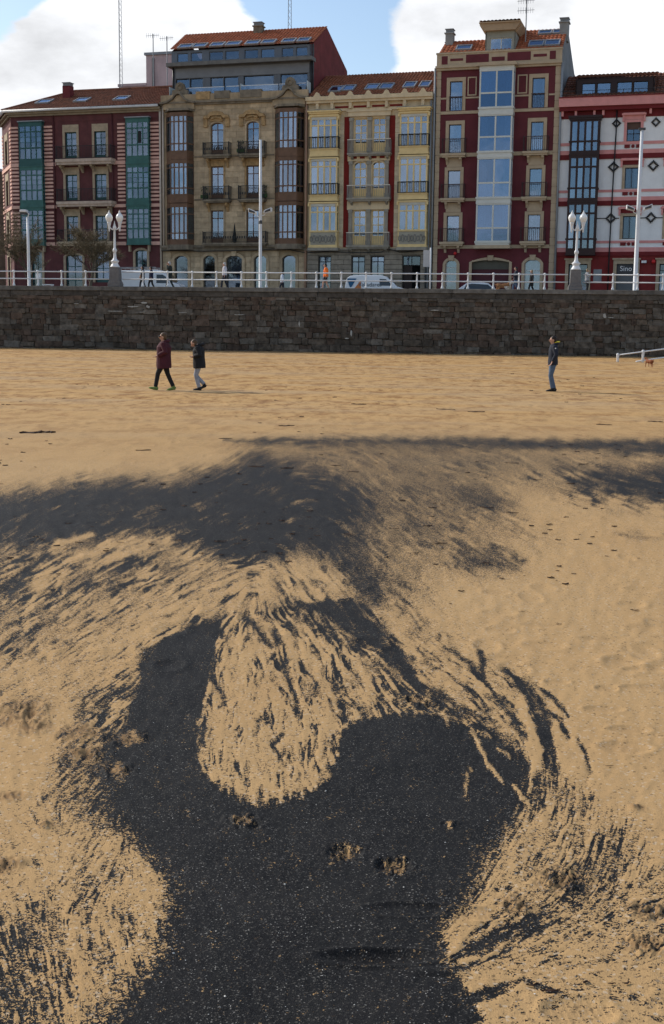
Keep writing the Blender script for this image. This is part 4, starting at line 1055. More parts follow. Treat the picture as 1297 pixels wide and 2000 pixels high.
for (a, b) in wins:
    for i, (c, d) in enumerate(lev):
        french(H1, a, b, c, d, m_grn, glass=GLASS_OLD)
        trim(H1, 'stone_surround', m_tan1, a, b, c, d, .2, head=.6)
for i, (z0, z1, top) in enumerate(((15.14, 15.60, 16.66), (11.70, 12.12, 13.16), (8.45, 8.80, 9.8))):
    a, b = fw(-24.6, .9), fw(-19.45, .9)
    balcony(H1, a, b, fz(z0, .9), fz(z1, .9), fz(top, .9), .95, m_balc1 if i < 2 else m_tan1, m_iron, [fw(u, .5) for u in (-24.1, -22.3, -21.25, -19.7)], .6, bm=m_tan1)
def green_bay(u0, u1, faded):
    pj = .42; a, b = fw(u0, pj), fw(u1, pj)
    w = b - a
    for i, (zt, zb_) in enumerate(((18.72, 15.12), (15.10, 11.74), (11.72, 8.5))):
        zt, zb_ = fz(zt, pj), fz(zb_, pj)
        m = m_grn2 if faded[i] else m_grn
        f = H1.mb()
        h = zt - zb_
        sill, midr, tr = zb_ + h * .155, zb_ + h * .405, zb_ + h * .775
        f.box(a, b, -pj, .0, zb_ + .05, sill).box(a - .05, b + .05, -pj - .05, 0, zb_ - .02, zb_ + .05).box(a - .02, b + .02, -pj - .02, 0, zb_ + .05, zb_ + .12)
        f.box(a, b, -pj, 0, zt - h * .1, zt - .06).box(a - .04, b + .04, -pj - .05, 0, zt - .06, zt)
        cx = [a, a + w * .25, a + w * .49, a + w * .72, b - .09]
        for k, x in enumerate(cx): f.box(x, x + .09, -pj, -pj + .09, sill, zt - h * .1)
        for z, t in ((midr, .06), (tr, .05), (sill, .03)): f.box(a + .09, b - .09, -pj - .01, -pj + .07, z - t, z + t)
        for z in (midr + (tr - midr) * .36, midr + (tr - midr) * .68): f.box(a + .09, b - .09, -pj + .02, -pj + .06, z - .02, z + .02)
        for s in (a, b - .07): 
            f.box(s, s + .07, -.09, .0, sill, zt - h * .1)
            for z, t in ((midr, .06), (tr, .05)): f.box(s + .01, s + .06, -pj + .09, -.09, z - t, z + t)
        o = f.build('bay_window', m, H1.root)
        rows = [sill, midr, midr + (tr - midr) * .36, midr + (tr - midr) * .68, tr, zt - h * .1]
        for k in range(4):
            for j in range(len(rows) - 1):
                x0, x1 = cx[k] + .09, cx[k + 1]
                H1.mb().box(x0 - .005, x1 + .005, -pj + .035, -pj + .047, rows[j] + .01, rows[j + 1] - .01).build('pane', GLASS_OLD, o)
        for s in (a + .03, b - .045): H1.mb().box(s, s + .012, -pj + .09, -.09, sill, zt - h * .1).build('side_pane', GLASS_OLD, o)
        if i != 0: hang(H1, a + .1, b - .1, sill, zt - .3, -.1, rw.choice((.1, .3, .6)), o)
    k = H1.mb().box(a - .08, b + .08, -pj - .1, .02, fz(18.74, pj), fz(18.82, pj)).build('bay_roof', m_zinc, H1.root)
    for x in (a + .15, b - .15): H1.mb().prism([(x - .08, fz(8.5, pj) - .55), (x + .08, fz(8.5, pj) - .55), (x + .08, fz(8.5, pj) - .03), (x - .08, fz(8.5, pj) - .03)], -.3, .0).build('bay_bracket', m_tan1, H1.root)
green_bay(-28.02, -25.84, (0, 1, 1)); green_bay(-18.11, -16.06, (1, 1, 1))
# open casement on the right bay
H1.box('open_casement', mat('casement_dark', (0.010, 0.010, 0.012), .6), fw(-17.0, .4), fw(-16.72, .4), -.405, -.395, 16.65, 17.6)
# ground floor
for (a, b, c, d) in g_open:
    arch_trim(H1, 'arched_surround', m_tan1, a, b, c, d - .12, .12, .2, 0, .07)
    window(H1, a, b, c, d, .18, m_grn, 2, [c + (d - c) * .45, c + (d - c) * .75], .08, GLASS_OLD, panel=.3)
# eaves and roof
H1.box('frieze', m_red1, -28.72, -14.92, -.03, .02, 18.62, 19.14)
H1.mb().box(-28.85, -14.9, -.22, .3, 19.14, 19.3).box(-28.95, -14.9, -.42, .3, 19.3, 19.46).build('cornice', m_eave, H1.root)
H1.mb().tube([(-29.25, -.62, 19.56), (-14.95, -.62, 19.56)], .11, 8).build('gutter', mat('pale_gutter', (0.675, 0.675, 0.675), .5), H1.root, True)
H1.box('eave_board', m_eave, -29.1, -14.92, -.6, .3, 19.46, 19.5)
RP = [(-29.2, -.7, 19.58), (-14.92, -.7, 19.58), (-14.92, 5, 21.95), (-25.3, 5, 21.95)]
tiles(H1, 'roof', m_tile2, RP, 50, 16)
tiles(H1, 'roof_slope', m_tile2, [(-14.92, 11.5, 19.3), (-26, 11.5, 19.3), (-25.3, 5, 21.95), (-14.92, 5, 21.95)], 30, 6)
for (a, b) in ((-27.0, -25.7), (-23.4, -22.2), (-19.75, -18.55)): skylight(H1, RP, a, b, .30, .50, m_zinc)
ch = chimney(H1, mat('chimney_red', (0.149, 0.030, 0.032), .9), -25.2, -24.5, 2.6, 3.3, 20.5, 22.3, .0)
pipe(H1, -24.68, -.08, 8.5, 19.4, mat('pipe_red', (0.081, 0.020, 0.022), .6)); pipe(H1, -19.28, -.08, 8.5, 19.4, MATS['pipe_red']); pipe(H1, -14.98, -.1, ROADZ, 19.3, mat('pipe_tan', (0.567, 0.472, 0.378), .6), .09)
# the chamfered corner wall that turns away at the left
T1 = Turned(H1, -32.42, 4.77, -math.atan2(4.77, 3.67))
LT = math.hypot(4.77, 3.67)
tw = [(2.1, 3.7, 15.6, 17.6), (2.1, 3.7, 12.1, 14.2), (2.1, 3.7, 8.7, 10.9), (2.1, 3.7, ROADZ, 7.7)]
facade(T1, 'corner_wall', m_red1, 0, LT, ROADZ, 19.3, tw)
for (a, b, c, d) in tw:
    window(T1, a, b, c, d, .16, m_grn, 2, [c + .9, c + 1.5], .08, GLASS_OLD)
    trim(T1, 'stone_surround', m_tan1, a, b, c, d, .3, head=.6)
for (a, b) in ((.0, .7), (LT - .9, LT - .03)):
    for z in ZB:
        if not inband(z): T1.block('quoin_band', qb, a, b, -.06, .03, z - .085, z + .085)
for (z0, z1) in belts: T1.box('belt_course', m_pink1, 0, LT - .02, -.09, .02, z0, z1)
T1.mb().box(-.1, LT + .1, -.42, .3, 19.3, 19.46).box(0, LT, -.2, .3, 19.14, 19.3).build('cornice', m_eave, H1.root)
T1.mb().tube([(-.2, -.62, 19.56), (LT + .3, -.62, 19.56)], .11, 8).build('gutter', MATS['pale_gutter'], H1.root, True)
H1.mb().face([(-32.9, 4.2, 19.55), (-29.2, -.7, 19.58), (-25.3, 5, 21.95)]); 
q = H1.mb(); q.face([(-33.0, 4.3, 19.55), (-29.2, -.7, 19.58), (-25.3, 5, 21.95)]); q.face([(-33.0, 11.5, 19.4), (-33.0, 4.3, 19.55), (-25.3, 5, 21.95)]); q.build('hip_slope', m_tile2, H1.root)
H1.mb().tube([(-29.2, -.68, 19.62), (-25.3, 5, 22.02)], .12, 6).build('hip_tiles', m_tile2, H1.root)
H1.mb().tube([(-25.3, 5, 22.02), (-14.95, 5, 22.02)], .13, 6).build('ridge_tiles', m_tile2, H1.root)

# ================================================================== 2: tan stone house with brown bays and a modern attic
H2 = House('sandstone_house', 'tan sandstone house with brown canted bay windows and a grey modern attic', -8.6)
m_sand = mat('sandstone_wall', (.41, .305, .19), .9, .25, 1.3, .2, 18, streak=.5, grime=(.075, .062, .05))
m_ash = mat('sandstone_block', (.49, .37, .235), .9, .22, 2.2, .25, 18, orand=.17, streak=.45, grime=(.085, .07, .055))
m_dk2 = mat('weathered_stone', (.22, .18, .13), .92, .3, 2, .25, 15, streak=.6, grime=(.03, .028, .024))
m_orn = mat('ochre_carved_stone', (0.419, 0.270, 0.128), .9, .3, 4, .5, 14, streak=.3)
m_brn = mat('brown_timber', (0.155, 0.084, 0.049), .55, .18, 2.5)
m_att = mat('grey_cladding', (0.115, 0.124, 0.142), .45, .08, 2, spec=.4)
m_att_d = mat('dark_cladding', (0.022, 0.023, 0.025), .5, .1)
w2 = [(-10.58, -9.47), (-7.49, -6.43)]
l2 = [(15.55, 18.1), (12.1, 14.67), (8.6, 11.18)]
g2 = [(-13.82, -12.62, ROADZ, 7.57), (-11.26, -10.22, ROADZ, 7.57), (-9.24, -7.83, ROADZ, 7.57), (-6.83, -5.77, ROADZ, 7.57), (-4.41, -3.27, ROADZ, 7.57)]
bayo = [(-14.2, -12.3, 8.6, 19.0), (-4.8, -2.9, 8.6, 19.0)]
h2 = [(a, b, c, d) for a, b in w2 for c, d in l2] + g2 + bayo
facade(H2, 'front_wall', m_sand, -14.88, -2.35, ROADZ, 19.7, h2)
shell(H2, m_red1, -14.85, -2.4, 20.2, 12.5)
ab = unit('ashlar_mesh', m_ash, .006)
def padded(hs, p): return [(a - p, b + p, c - .02, d + p) for a, b, c, d in hs]
blocks(H2, ab, -12.1, -5.05, 8.4, 19.6, padded(h2[:6], .14), .44, 1.0, seed=4)
blocks(H2, ab, -14.85, -2.38, 4.4, 7.9, padded(g2, .26), .42, .95, seed=5, v=-.06)
for zz in ((12.0, 12.1), (15.4, 15.5)): H2.box('string_course', m_dk2, -12.0, -5.1, -.08, .02, zz[0], zz[1])
for k, (a, b) in enumerate(w2):
    arch_trim(H2, 'arched_surround', m_ash, a, b, 15.55, 17.88, .22, .14, 0, .05)
    ws = [window(H2, a, b, 15.55, 18.1, .18, m_brn, 2, [17.55], .08, GLASS, panel=.45, curtain=.6 if k == 0 else .9)]
    # carved hood
    c = (a + b) / 2
    hood = H2.mb()
    hood.prism([(c - 1.12, 18.42), (c - .62, 18.42), (c - .45, 18.62), (c + .45, 18.62), (c + .62, 18.42), (c + 1.12, 18.42), (c + 1.02, 18.62), (c + .72, 18.66), (c + .5, 18.9), (c, 19.0), (c - .5, 18.9), (c - .72, 18.66), (c - 1.02, 18.62)], -.32, .0)
    hood.prism([(c - .55, 18.2), (c + .55, 18.2), (c + .45, 18.6), (c - .45, 18.6)], -.16, 0)
    for s in (-1, 1): hood.prism([(c + s * .95 - .16, 17.75), (c + s * .95 + .16, 17.75), (c + s * .95 + .16, 18.42), (c + s * .95 - .16, 18.42)], -.2, 0)
    for s in range(-3, 4): hood.ball((c + s * .13, -.2, 18.45 + .05 * math.cos(s)), .1, 6, 4)
    hood.build('carved_hood', m_orn, H2.root)
    for (z0, z1) in l2[1:]:
        window(H2, a, b, z0, z1, .18, m_brn, 2, [z1 - .62], .08, GLASS, panel=.45, curtain=rw.choice((.3, .6, .9)))
        trim(H2, 'stone_surround', m_orn if z0 > 12 else m_ash, a, b, z0, z1, .13, head=.5, proud=.07)
for (a, b, z0, z1, top) in ((-11.32, -8.99, 15.34, 15.62, 16.58), (-8.26, -5.96, 15.34, 15.62, 16.58), (-11.32, -8.99, 11.82, 12.06, 13.12), (-8.26, -5.96, 11.82, 12.06, 13.12)):
    a, b = fw(a, .7), fw(b, .7)
    balcony(H2, a, b, fz(z0, .7), fz(z1, .7), fz(top, .7), .75, m_dk2, m_iron, (a + .35, b - .35), .7, gap=.1, belly=True, bm=m_orn)
a, b = fw(-11.36, .7), fw(-5.83, .7)
balcony(H2, a, b, 8.3, 8.53, 9.43, .75, m_dk2, m_iron, (), gap=.1, belly=True)
for (x, z, s) in ((fw(-8.6, .7), 9.0, 1), ):
    H2.mb().lathe([(.05, 8.55), (.18, 8.6), (.2, 8.85), (.1, 9.4), (.05, 9.9), (.01, 10.1)], x, -.5, 7).build('folded_parasol', mat('dark_cloth', (0.020, 0.022, 0.020), .9), H2.root)
for (u, z) in ((-8.05, 15.66), (-11.2, 12.1), (-6.1, 12.1)):
    pb = H2.mb()
    for i in range(24):
        p = Vector((fw(u, .6) + rw.uniform(-.3, .3), -.45 + rw.uniform(-.15, .15), z + .3 + rw.uniform(0, .6))); d = Vector((rw.uniform(-.1, .1), rw.uniform(-.1, .1), rw.uniform(.03, .12)))
        e = d.orthogonal().normalized() * .05
        pb.face([p, p + e + d * .5, p + d, p - e + d * .5])
    pb.box(fw(u, .6) - .3, fw(u, .6) + .3, -.58, -.35, z, z + .28)
    pb.build('balcony_plant', mat('plant_green', (0.041, 0.074, 0.027), .8), H2.root)
def canted(H, u0, f0, f1, u1, levels, pj, m, mats_glass, ztop, zbot, shade_roof, base):
    """bay with a flat front and two slanting sides; levels are (sill, mid bar, transom, head) per floor"""
    P = [(fw(u0, .05), .0), (fw(f0, pj), -pj), (fw(f1, pj), -pj), (fw(u1, .05), .0)]
    prev = zbot
    for li, (sill, midb, tran, head, low) in enumerate(levels):
        f = H.mb()
        f.plan([P[0], P[1], P[2], P[3]], low, sill)
        f.plan([P[0], P[1], P[2], P[3]], head, head + .26)
        o = None; panes = []
        for k in range(3):
            A, B_ = Vector((*P[k], 0)), Vector((*P[k + 1], 0)); L = (B_ - A).length; d = (B_ - A) / L; nrm = Vector((d.y, -d.x, 0))
            n = 4 if k == 1 else 1
            edges = [0, .22, .5, .78, 1] if k == 1 else [0, 1]
            def rect(a, b, za, zb_, t0, t1, mb):
                pl = [A + d * a + nrm * t1, A + d * b + nrm * t1, A + d * b + nrm * t0, A + d * a + nrm * t0]
                mb.plan([(p.x, p.y) for p in pl], za, zb_)
            for e in edges:
                x = e * L; rect(max(0, x - .05), min(L, x + .05), sill, head, -.08, .015, f)
            for z, t in ((sill, .05), (midb, .05), (tran, .045), (head, .05)): rect(.0, L, z - t, z + t, -.07, .022 if z == midb else .008, f)
            for i in range(n):
                for (za, zb_) in ((sill, midb), (midb, tran), (tran, head)):
                    panes.append((A + d * (edges[i] * L + .05), A + d * (edges[i + 1] * L - .05), nrm, za + .04, zb_ - .04))
        o = f.build('bay_window', m, H.root)
        for (p, q_, nrm, za, zb_) in panes:
            g = H.mb(); pl = [p - nrm * .02, q_ - nrm * .02, q_ - nrm * .035, p - nrm * .035]
            g.plan([(v.x, v.y) for v in pl], za, zb_); g.build('pane', mats_glass, o)
        hang(H, P[1][0] + .08, P[2][0] - .08, sill, head, -pj + .22, rw.choice((.1, .3, .3, .1)), o)
        for k in (0, 2):
            A, B_ = Vector((*P[k], 0)), Vector((*P[k + 1], 0)); q2 = H.mb(); d = (B_ - A).normalized(); nrm = Vector((d.y, -d.x, 0))
            a_, b__ = A.lerp(B_, .3) - nrm * .15, A.lerp(B_, .92) - nrm * .15
            q2.face([(a_.x, a_.y, sill), (b__.x, b__.y, sill), (b__.x, b__.y, head), (a_.x, a_.y, head)]); q2.build('curtain', m_curt, o)
    return P
lv2 = [(15.96, 16.55, 18.30, 18.78, 15.32), (12.50, 13.02, 14.68, 15.04, 11.85), (8.87, 9.40, 10.95, 11.54, 8.44)]
lv2 = [tuple(fz(z, .8) for z in q) for q in lv2]
for (a, b, c, d) in ((-14.49, -14.11, -12.65, -12.07), (-5.09, -4.73, -3.24, -2.63)):
    P = canted(H2, a, b, c, d, lv2, .85, m_brn, GLASS, 19, 8.4, None, None)
    e = [(p[0] + (-.12 if i < 2 else .12), p[1] - (.1 if 0 < i < 3 else 0)) for i, p in enumerate(P)]
    H2.mb().plan(e, 8.02, 8.42).build('bay_base', m_dk2, H2.root)
    H2.mb().plan(e, 19.02, 19.2).build('bay_cornice', m_dk2, H2.root)
    # curved gable with a scroll finial above the bay
    cx = (e[0][0] + e[3][0]) / 2; gb = H2.mb()
    gb.prism([(cx - 1.35, 19.2), (cx + 1.35, 19.2), (cx + 1.35, 19.6), (cx + .9, 19.78), (cx + .45, 19.95), (cx + .15, 20.3), (cx - .15, 20.3), (cx - .45, 19.95), (cx - .9, 19.78), (cx - 1.35, 19.6)], -.3, .1)
    gb.build('gable_panel', m_sand, H2.root)
    mo = H2.mb()
    crv = [(-1.45, 19.62), (-.95, 19.72), (-.5, 19.95), (-.2, 20.32), (0, 20.42), (.2, 20.32), (.5, 19.95), (.95, 19.72), (1.45, 19.62)]
    for i in range(len(crv) - 1):
        (x0, z0), (x1, z1) = crv[i], crv[i + 1]
        mo.prism([(cx + x0, z0), (cx + x1, z1), (cx + x1, z1 + .15), (cx + x0, z0 + .15)], -.5, .1)
    mo.build('gable_moulding', m_dk2, H2.root)
    fi = H2.mb(); fi.prism([(cx - .72, 20.2), (cx + .72, 20.2), (cx + .66, 20.75), (cx + .42, 20.82), (cx + .4, 21.1), (cx + .25, 21.32), (cx, 21.4), (cx - .25, 21.32), (cx - .4, 21.1), (cx - .42, 20.82), (cx - .66, 20.75)], .0, .3)
    for w in range(10):
        t = 2 * math.pi * w / 10; fi.ball((cx + .2 * math.cos(t), -.02, 20.98 + .2 * math.sin(t)), .07, 6, 4)
    fi.build('finial', m_dk2, H2.root)
H2.mb().box(-15.0, -2.3, -.35, .2, 19.66, 19.8).box(-14.95, -2.32, -.2, .2, 19.52, 19.66).build('cornice', m_dk2, H2.root)
pr = H2.mb().box(-14.9, -2.35, -.1, .22, 19.8, 20.38)
pr.build('parapet', m_sand, H2.root)
for (a, b) in ((-11.8, -10.6), (-10.2, -8.9), (-8.0, -6.2)): H2.box('parapet_panel', m_orn if a < -11 else m_dk2, a, b, -.16, .24, 19.95, 20.55)
# ledge over the ground floor and ground-floor arches
H2.mb().box(-14.95, -2.35, -.35, .02, 8.2, 8.38).box(-14.9, -2.38, -.22, .02, 7.95, 8.2).build('ledge', m_dk2, H2.root)
m_shop = mat('shop_frame_dark', (0.041, 0.043, 0.045), .5)
for i, (a, b, c, d) in enumerate(g2):
    arch_trim(H2, 'arched_surround', m_ash, a, b, c, d - .28, .28, .24, 0, .09 if i != 2 else .16, key=(i == 2))
    window(H2, a, b, c, d, .2, m_shop, 1, [], .06, GLASS_OLD if i < 2 else GLASS, curtain=.6 if i >= 2 else 3)
H2.mb().tube([(-14.8, -.4, 8.0), (-11, -.4, 7.9), (-6, -.4, 7.98), (-4.2, -.4, 8.12), (-3.3, -.4, 7.9), (-2.4, -.4, 7.75)], .035, 5).build('cable', m_iron, H2.root)
# modern attic, set back behind the parapet
off = -1.6
ua, ub = fw(-13.9, off), fw(-1.95, off)
def AZ(z): return fz(z, off)
low = [(-13.6, -12.42), (-12.36, -11.25), (-10.6, -9.5), (-9.44, -8.2)]
dark = [(-7.75, -5.2), (-4.65, -2.4)]
hl = [(fw(a, off), fw(b, off), AZ(20.3), AZ(21.62)) for a, b in low + dark]
facade(H2, 'attic_wall', m_att, ua, ub, 20.0, AZ(22.55), hl, v=1.6)
for i, h in enumerate(hl):
    window(H2, *h, 1.75, m_att_d, 1, [], .05, GLASS_OLD, curtain=.9 if i < 4 else 3)
    if i >= 4: H2.box('roller_shutter', m_att_d, h[0], h[1], 1.85, 1.9, h[2], h[3])
H2.box('attic_lintel', mat('grey_cladding_mid', (0.189, 0.196, 0.209), .5), ua + .3, ub - .3, 1.55, 1.6, AZ(21.66), AZ(22.4))
H2.mb().box(ua - .25, ub + .1, .9, 2.0, AZ(22.50), AZ(22.78)).build('attic_slab', mat('slab_grey', (0.162, 0.155, 0.142), .8, .2, 2, streak=.4), H2.root)
up = [(-13.47, -12.52), (-12.28, -11.3), (-10.69, -9.51), (-9.32, -8.15), (-7.68, -6.53), (-6.29, -5.16), (-4.55, -3.58), (-3.36, -2.42)]
hu = [(fw(a, off), fw(b, off), AZ(22.95), AZ(23.62)) for a, b in up]
facade(H2, 'clerestory_wall', mat('blue_grey_cladding', (0.101, 0.119, 0.149), .4, .08, 2, spec=.5), ua - .05, ub + .05, AZ(22.78), AZ(23.8), hu, v=1.6)
for h in hu: window(H2, *h, 1.72, m_att, 1, [], .045, GLASS_OLD, curtain=3)
H2.box('attic_dark_sheet', m_room, ua + .2, ub - .2, 3.0, 3.1, 20.0, AZ(23.4))
eave, rdg = AZ(23.82), 26.25
R2 = [(ua - .15, 1.3, eave), (ub + .12, 1.3, eave), (ub + .12, 5.2, rdg), (ua - .15, 5.2, rdg)]
R2[3] = (fw(-12.72, -5.2), 5.2, rdg)
tiles(H2, 'roof', m_tile3, R2, 46, 12)
for k, (a, b) in enumerate(((-13.5, -12.35), (-12.25, -11.1), (-10.75, -9.6), (-9.4, -8.2), (-7.75, -6.6), (-6.4, -5.25), (-4.7, -3.6), (-3.4, -2.4))):
    skylight(H2, R2, fw(a, off) + .12, fw(b, off) + .14, .03, .25, m_zinc)
gm = mat('gable_red', (0.182, 0.032, 0.030), .9, .25, 1.2, .1, streak=.45, grime=(.05, .012, .012))
g = H2.mb()
sidep = [(1.6, 20.0), (1.6, eave), (5.2, rdg), (11.6, AZ(23.6)), (12.4, 20.0)]
for u in (ub - .3, ub + .02):
    pts = [(u, v, z) for v, z in sidep]; g.face(pts if u < ub else pts[::-1])
for i in range(5):
    (v0, z0), (v1, z1) = sidep[i], sidep[(i + 1) % 5]; g.face([(ub - .3, v0, z0), (ub - .3, v1, z1), (ub + .02, v1, z1), (ub + .02, v0, z0)])
g.build('gable_wall', gm, H2.root)
H2.mb().box(ub - .02, ub + .05, 1.55, 1.68, 20.0, AZ(23.8)).build('corner_trim', m_att_d, H2.root)
q = H2.mb(); q.face([(ua, 5.2, rdg), (ub, 5.2, rdg), (ub, 11.7, AZ(23.6)), (ua, 11.7, AZ(23.6))][::-1]); q.face([(ua, 1.6, 20), (ua, 1.6, eave), (fw(-12.72, -5.2), 5.2, rdg), (ua, 11.6, 23), (ua, 11.6, 20)]); q.build('rear_slope', m_tile2, H2.root)
chimney(H2, m_dk2, fw(-6.9, -4.5), fw(-6.2, -4.5), 4.4, 5.1, 25.2, 26.75)
for u in (ua + .12, ub - .12): pipe(H2, u, 1.5, 20.4, AZ(22.5), m_att_d, .07)
# glass balustrade of the roof terrace
for (a, b) in ((-13.0, -9.6), (-9.4, -8.3), (-8.15, -5.0), (-4.9, -2.7)):
    s = H2.box('terrace_glass', GLASS_OLD, a, b, .5, .515, 20.4, 20.95)
    H2.box('handrail', m_white, a, b, .48, .54, 20.95, 21.0, s)
for u in (-14.4, -8.2, -2.6):
    H2.mb().face([(u, .5, 20.3), (u, 1.6, 20.3), (u, 1.6, 21.4), (u, .5, 20.9)]); g = H2.mb(); g.prism([(u, 20.3), (u + .03, 20.3), (u + .03, 21.15), (u, 21.15)], .5, 1.6); g.build('terrace_screen', mat('frosted_screen', (0.608, 0.675, 0.675), .3), H2.root)
pipe(H2, -2.42, -.12, ROADZ, 19.6, mat('pipe_pink', (0.486, 0.297, 0.203), .6), .09); pipe(H2, -14.72, -.1, 8, 19.5, MATS['pipe_tan'], .08)

# ================================================================== 3: yellow house
H3 = House('yellow_bay_house', 'cream house with two yellow glazed bay stacks and deep red strips', 2.7)
m_crm = mat('cream_stone', (.66, .52, .33), .88, .12, 2, .12, 22, streak=.25, grime=(.16, .13, .09))
m_crmb = mat('cream_block', (.60, .50, .34), .9, .14, 2.4, .15, 22, orand=.1)
m_yel = mat('yellow_timber', (.75, .56, .265), .55, .1, 2)
m_red3 = mat('deep_red_render', (0.196, 0.019, 0.015), .9, .12, 2, .08)
m_gry3 = mat('grey_pilaster', (0.317, 0.284, 0.230), .9, .18, 3, .2, 20, streak=.3)
m_rus = mat('grey_rusticated_block', (0.290, 0.250, 0.196), .92, .22, 2, .3, 16, orand=.13, streak=.35)
m_rusw = mat('rusticated_joint', (0.149, 0.128, 0.101), .95, .2)
m_irnl = mat('pale_iron', (0.216, 0.203, 0.182), .5, .2)
c3 = [(1.47, 2.51), (2.98, 4.01)]
l3 = [(15.43, 18.02), (11.95, 14.72), (8.3, 11.02)]
g3 = [(-1.35, -.31, 4.6, 7.46), (1.4, 2.48, 4.6, 7.45), (2.98, 4.06, 5.0, 7.45), (5.55, 6.98, ROADZ, 7.47)]
b3o = [(-1.9, -.0, 8.4, 18.3), (5.35, 7.2, 8.4, 18.3)]
facade(H3, 'front_wall', m_crm, -2.33, 7.72, 7.95, 19.3, [(a, b, c, d) for a, b in c3 for c, d in l3] + b3o)
facade(H3, 'ground_wall', m_rusw, -2.33, 7.72, ROADZ, 7.95, g3)
shell(H3, m_crm, -2.3, 7.68, 19.6, 11.5)
rb = unit('rusticated_mesh', m_rus, .008)
blocks(H3, rb, -2.3, 7.4, 4.2, 7.92, [(a - .02, b + .02, c, d + .02) for a, b, c, d in g3], .36, 1.1, v=-.07, seed=9, gap=.03)
cb = unit('cream_block_mesh', m_crmb, .004)
for (a, b) in ((.14, .65), (4.78, 5.14)):
    blocks(H3, cb, a, b, 8.2, 18.3, [], .36, 1, v=-.05, seed=10)
for (a, b) in ((.67, 1.12), (4.31, 4.77)): H3.box('red_strip', m_red3, a, b, -.02, .02, 8.15, 18.17)
m_dg = mat('dark_shop_timber', (0.012, 0.013, 0.014), .45)
for i, (a, b, c, d) in enumerate(g3[:3]): window(H3, a, b, c, d, .14, m_dg, 2, [c + (d - c) * .28, d - .42], .07, GLASS, curtain=.6)
dr = H3.box('door', mat('dark_door', (0.022, 0.012, 0.010), .5), 5.6, 6.3, .15, .22, ROADZ, 6.75)
window(H3, 5.55, 6.98, 6.72, 7.47, .14, m_dg, 2, [], .06, GLASS_OLD, curtain=3)
for u in (1.13, 2.6, 4.05):
    w = .27 if u != 2.6 else .3
    for (z0, z1) in l3:
        p = H3.mb().box(u, u + w, -.14, .02, z0, z1 + .05).box(u - .04, u + w + .04, -.18, .02, z0, z0 + .35).box(u - .03, u + w + .03, -.2, .02, z1 - .2, z1 + .05)
        p.build('pilaster', m_gry3, H3.root)
for k, (a, b) in enumerate(c3):
    for i, (z0, z1) in enumerate(l3):
        window(H3, a, b, z0, z1, .14, m_yel, 2, [z1 - .52, z0 + (z1 - z0) * .58], .075, GLASS, panel=.75, mid=.07, curtain=rw.choice((.3, .1, .9)))
        if i == 1: arch_trim(H3, 'arched_surround', m_crm, a, b, z0, z1 - .3, .3, .1, 0, .08)
H3.mb().box(1.0, 4.45, -.22, .02, 18.16, 18.5).box(.9, 4.55, -.3, .02, 18.5, 18.6).build('lintel', m_crm, H3.root)
H3.mb().box(1.0, 4.42, -.16, .02, 14.78, 15.2).build('lintel', m_crm, H3.root)
for (a, b) in ((1.35, 1.75), (2.0, 2.4), (2.95, 3.35), (3.6, 4.0)): H3.box('red_panel', m_red3, a, b, -.17, -.15, 14.95, 15.12)
H3.mb().box(1.0, 4.42, -.16, .02, 11.05, 11.7).build('lintel', m_crm, H3.root)
for (z0, z1, top) in ((15.2, 15.43, 16.42), (11.72, 12.0, 12.92), (8.05, 8.32, 9.28)):
    a, b = fw(.92, .55), fw(4.42, .55)
    bl = balcony(H3, a, b, fz(z0, .6), fz(z1, .6), fz(top, .6), .62, m_gry3, m_irnl, (fw(1.3, .4), fw(2.75, .4), fw(4.15, .4)), .4, gap=.17)
    H3.box('hand_rail', mat('pale_rail', (0.743, 0.648, 0.513), .5), a, b, -.58, -.5, fz(top, .6), fz(top, .6) + .05, bl)
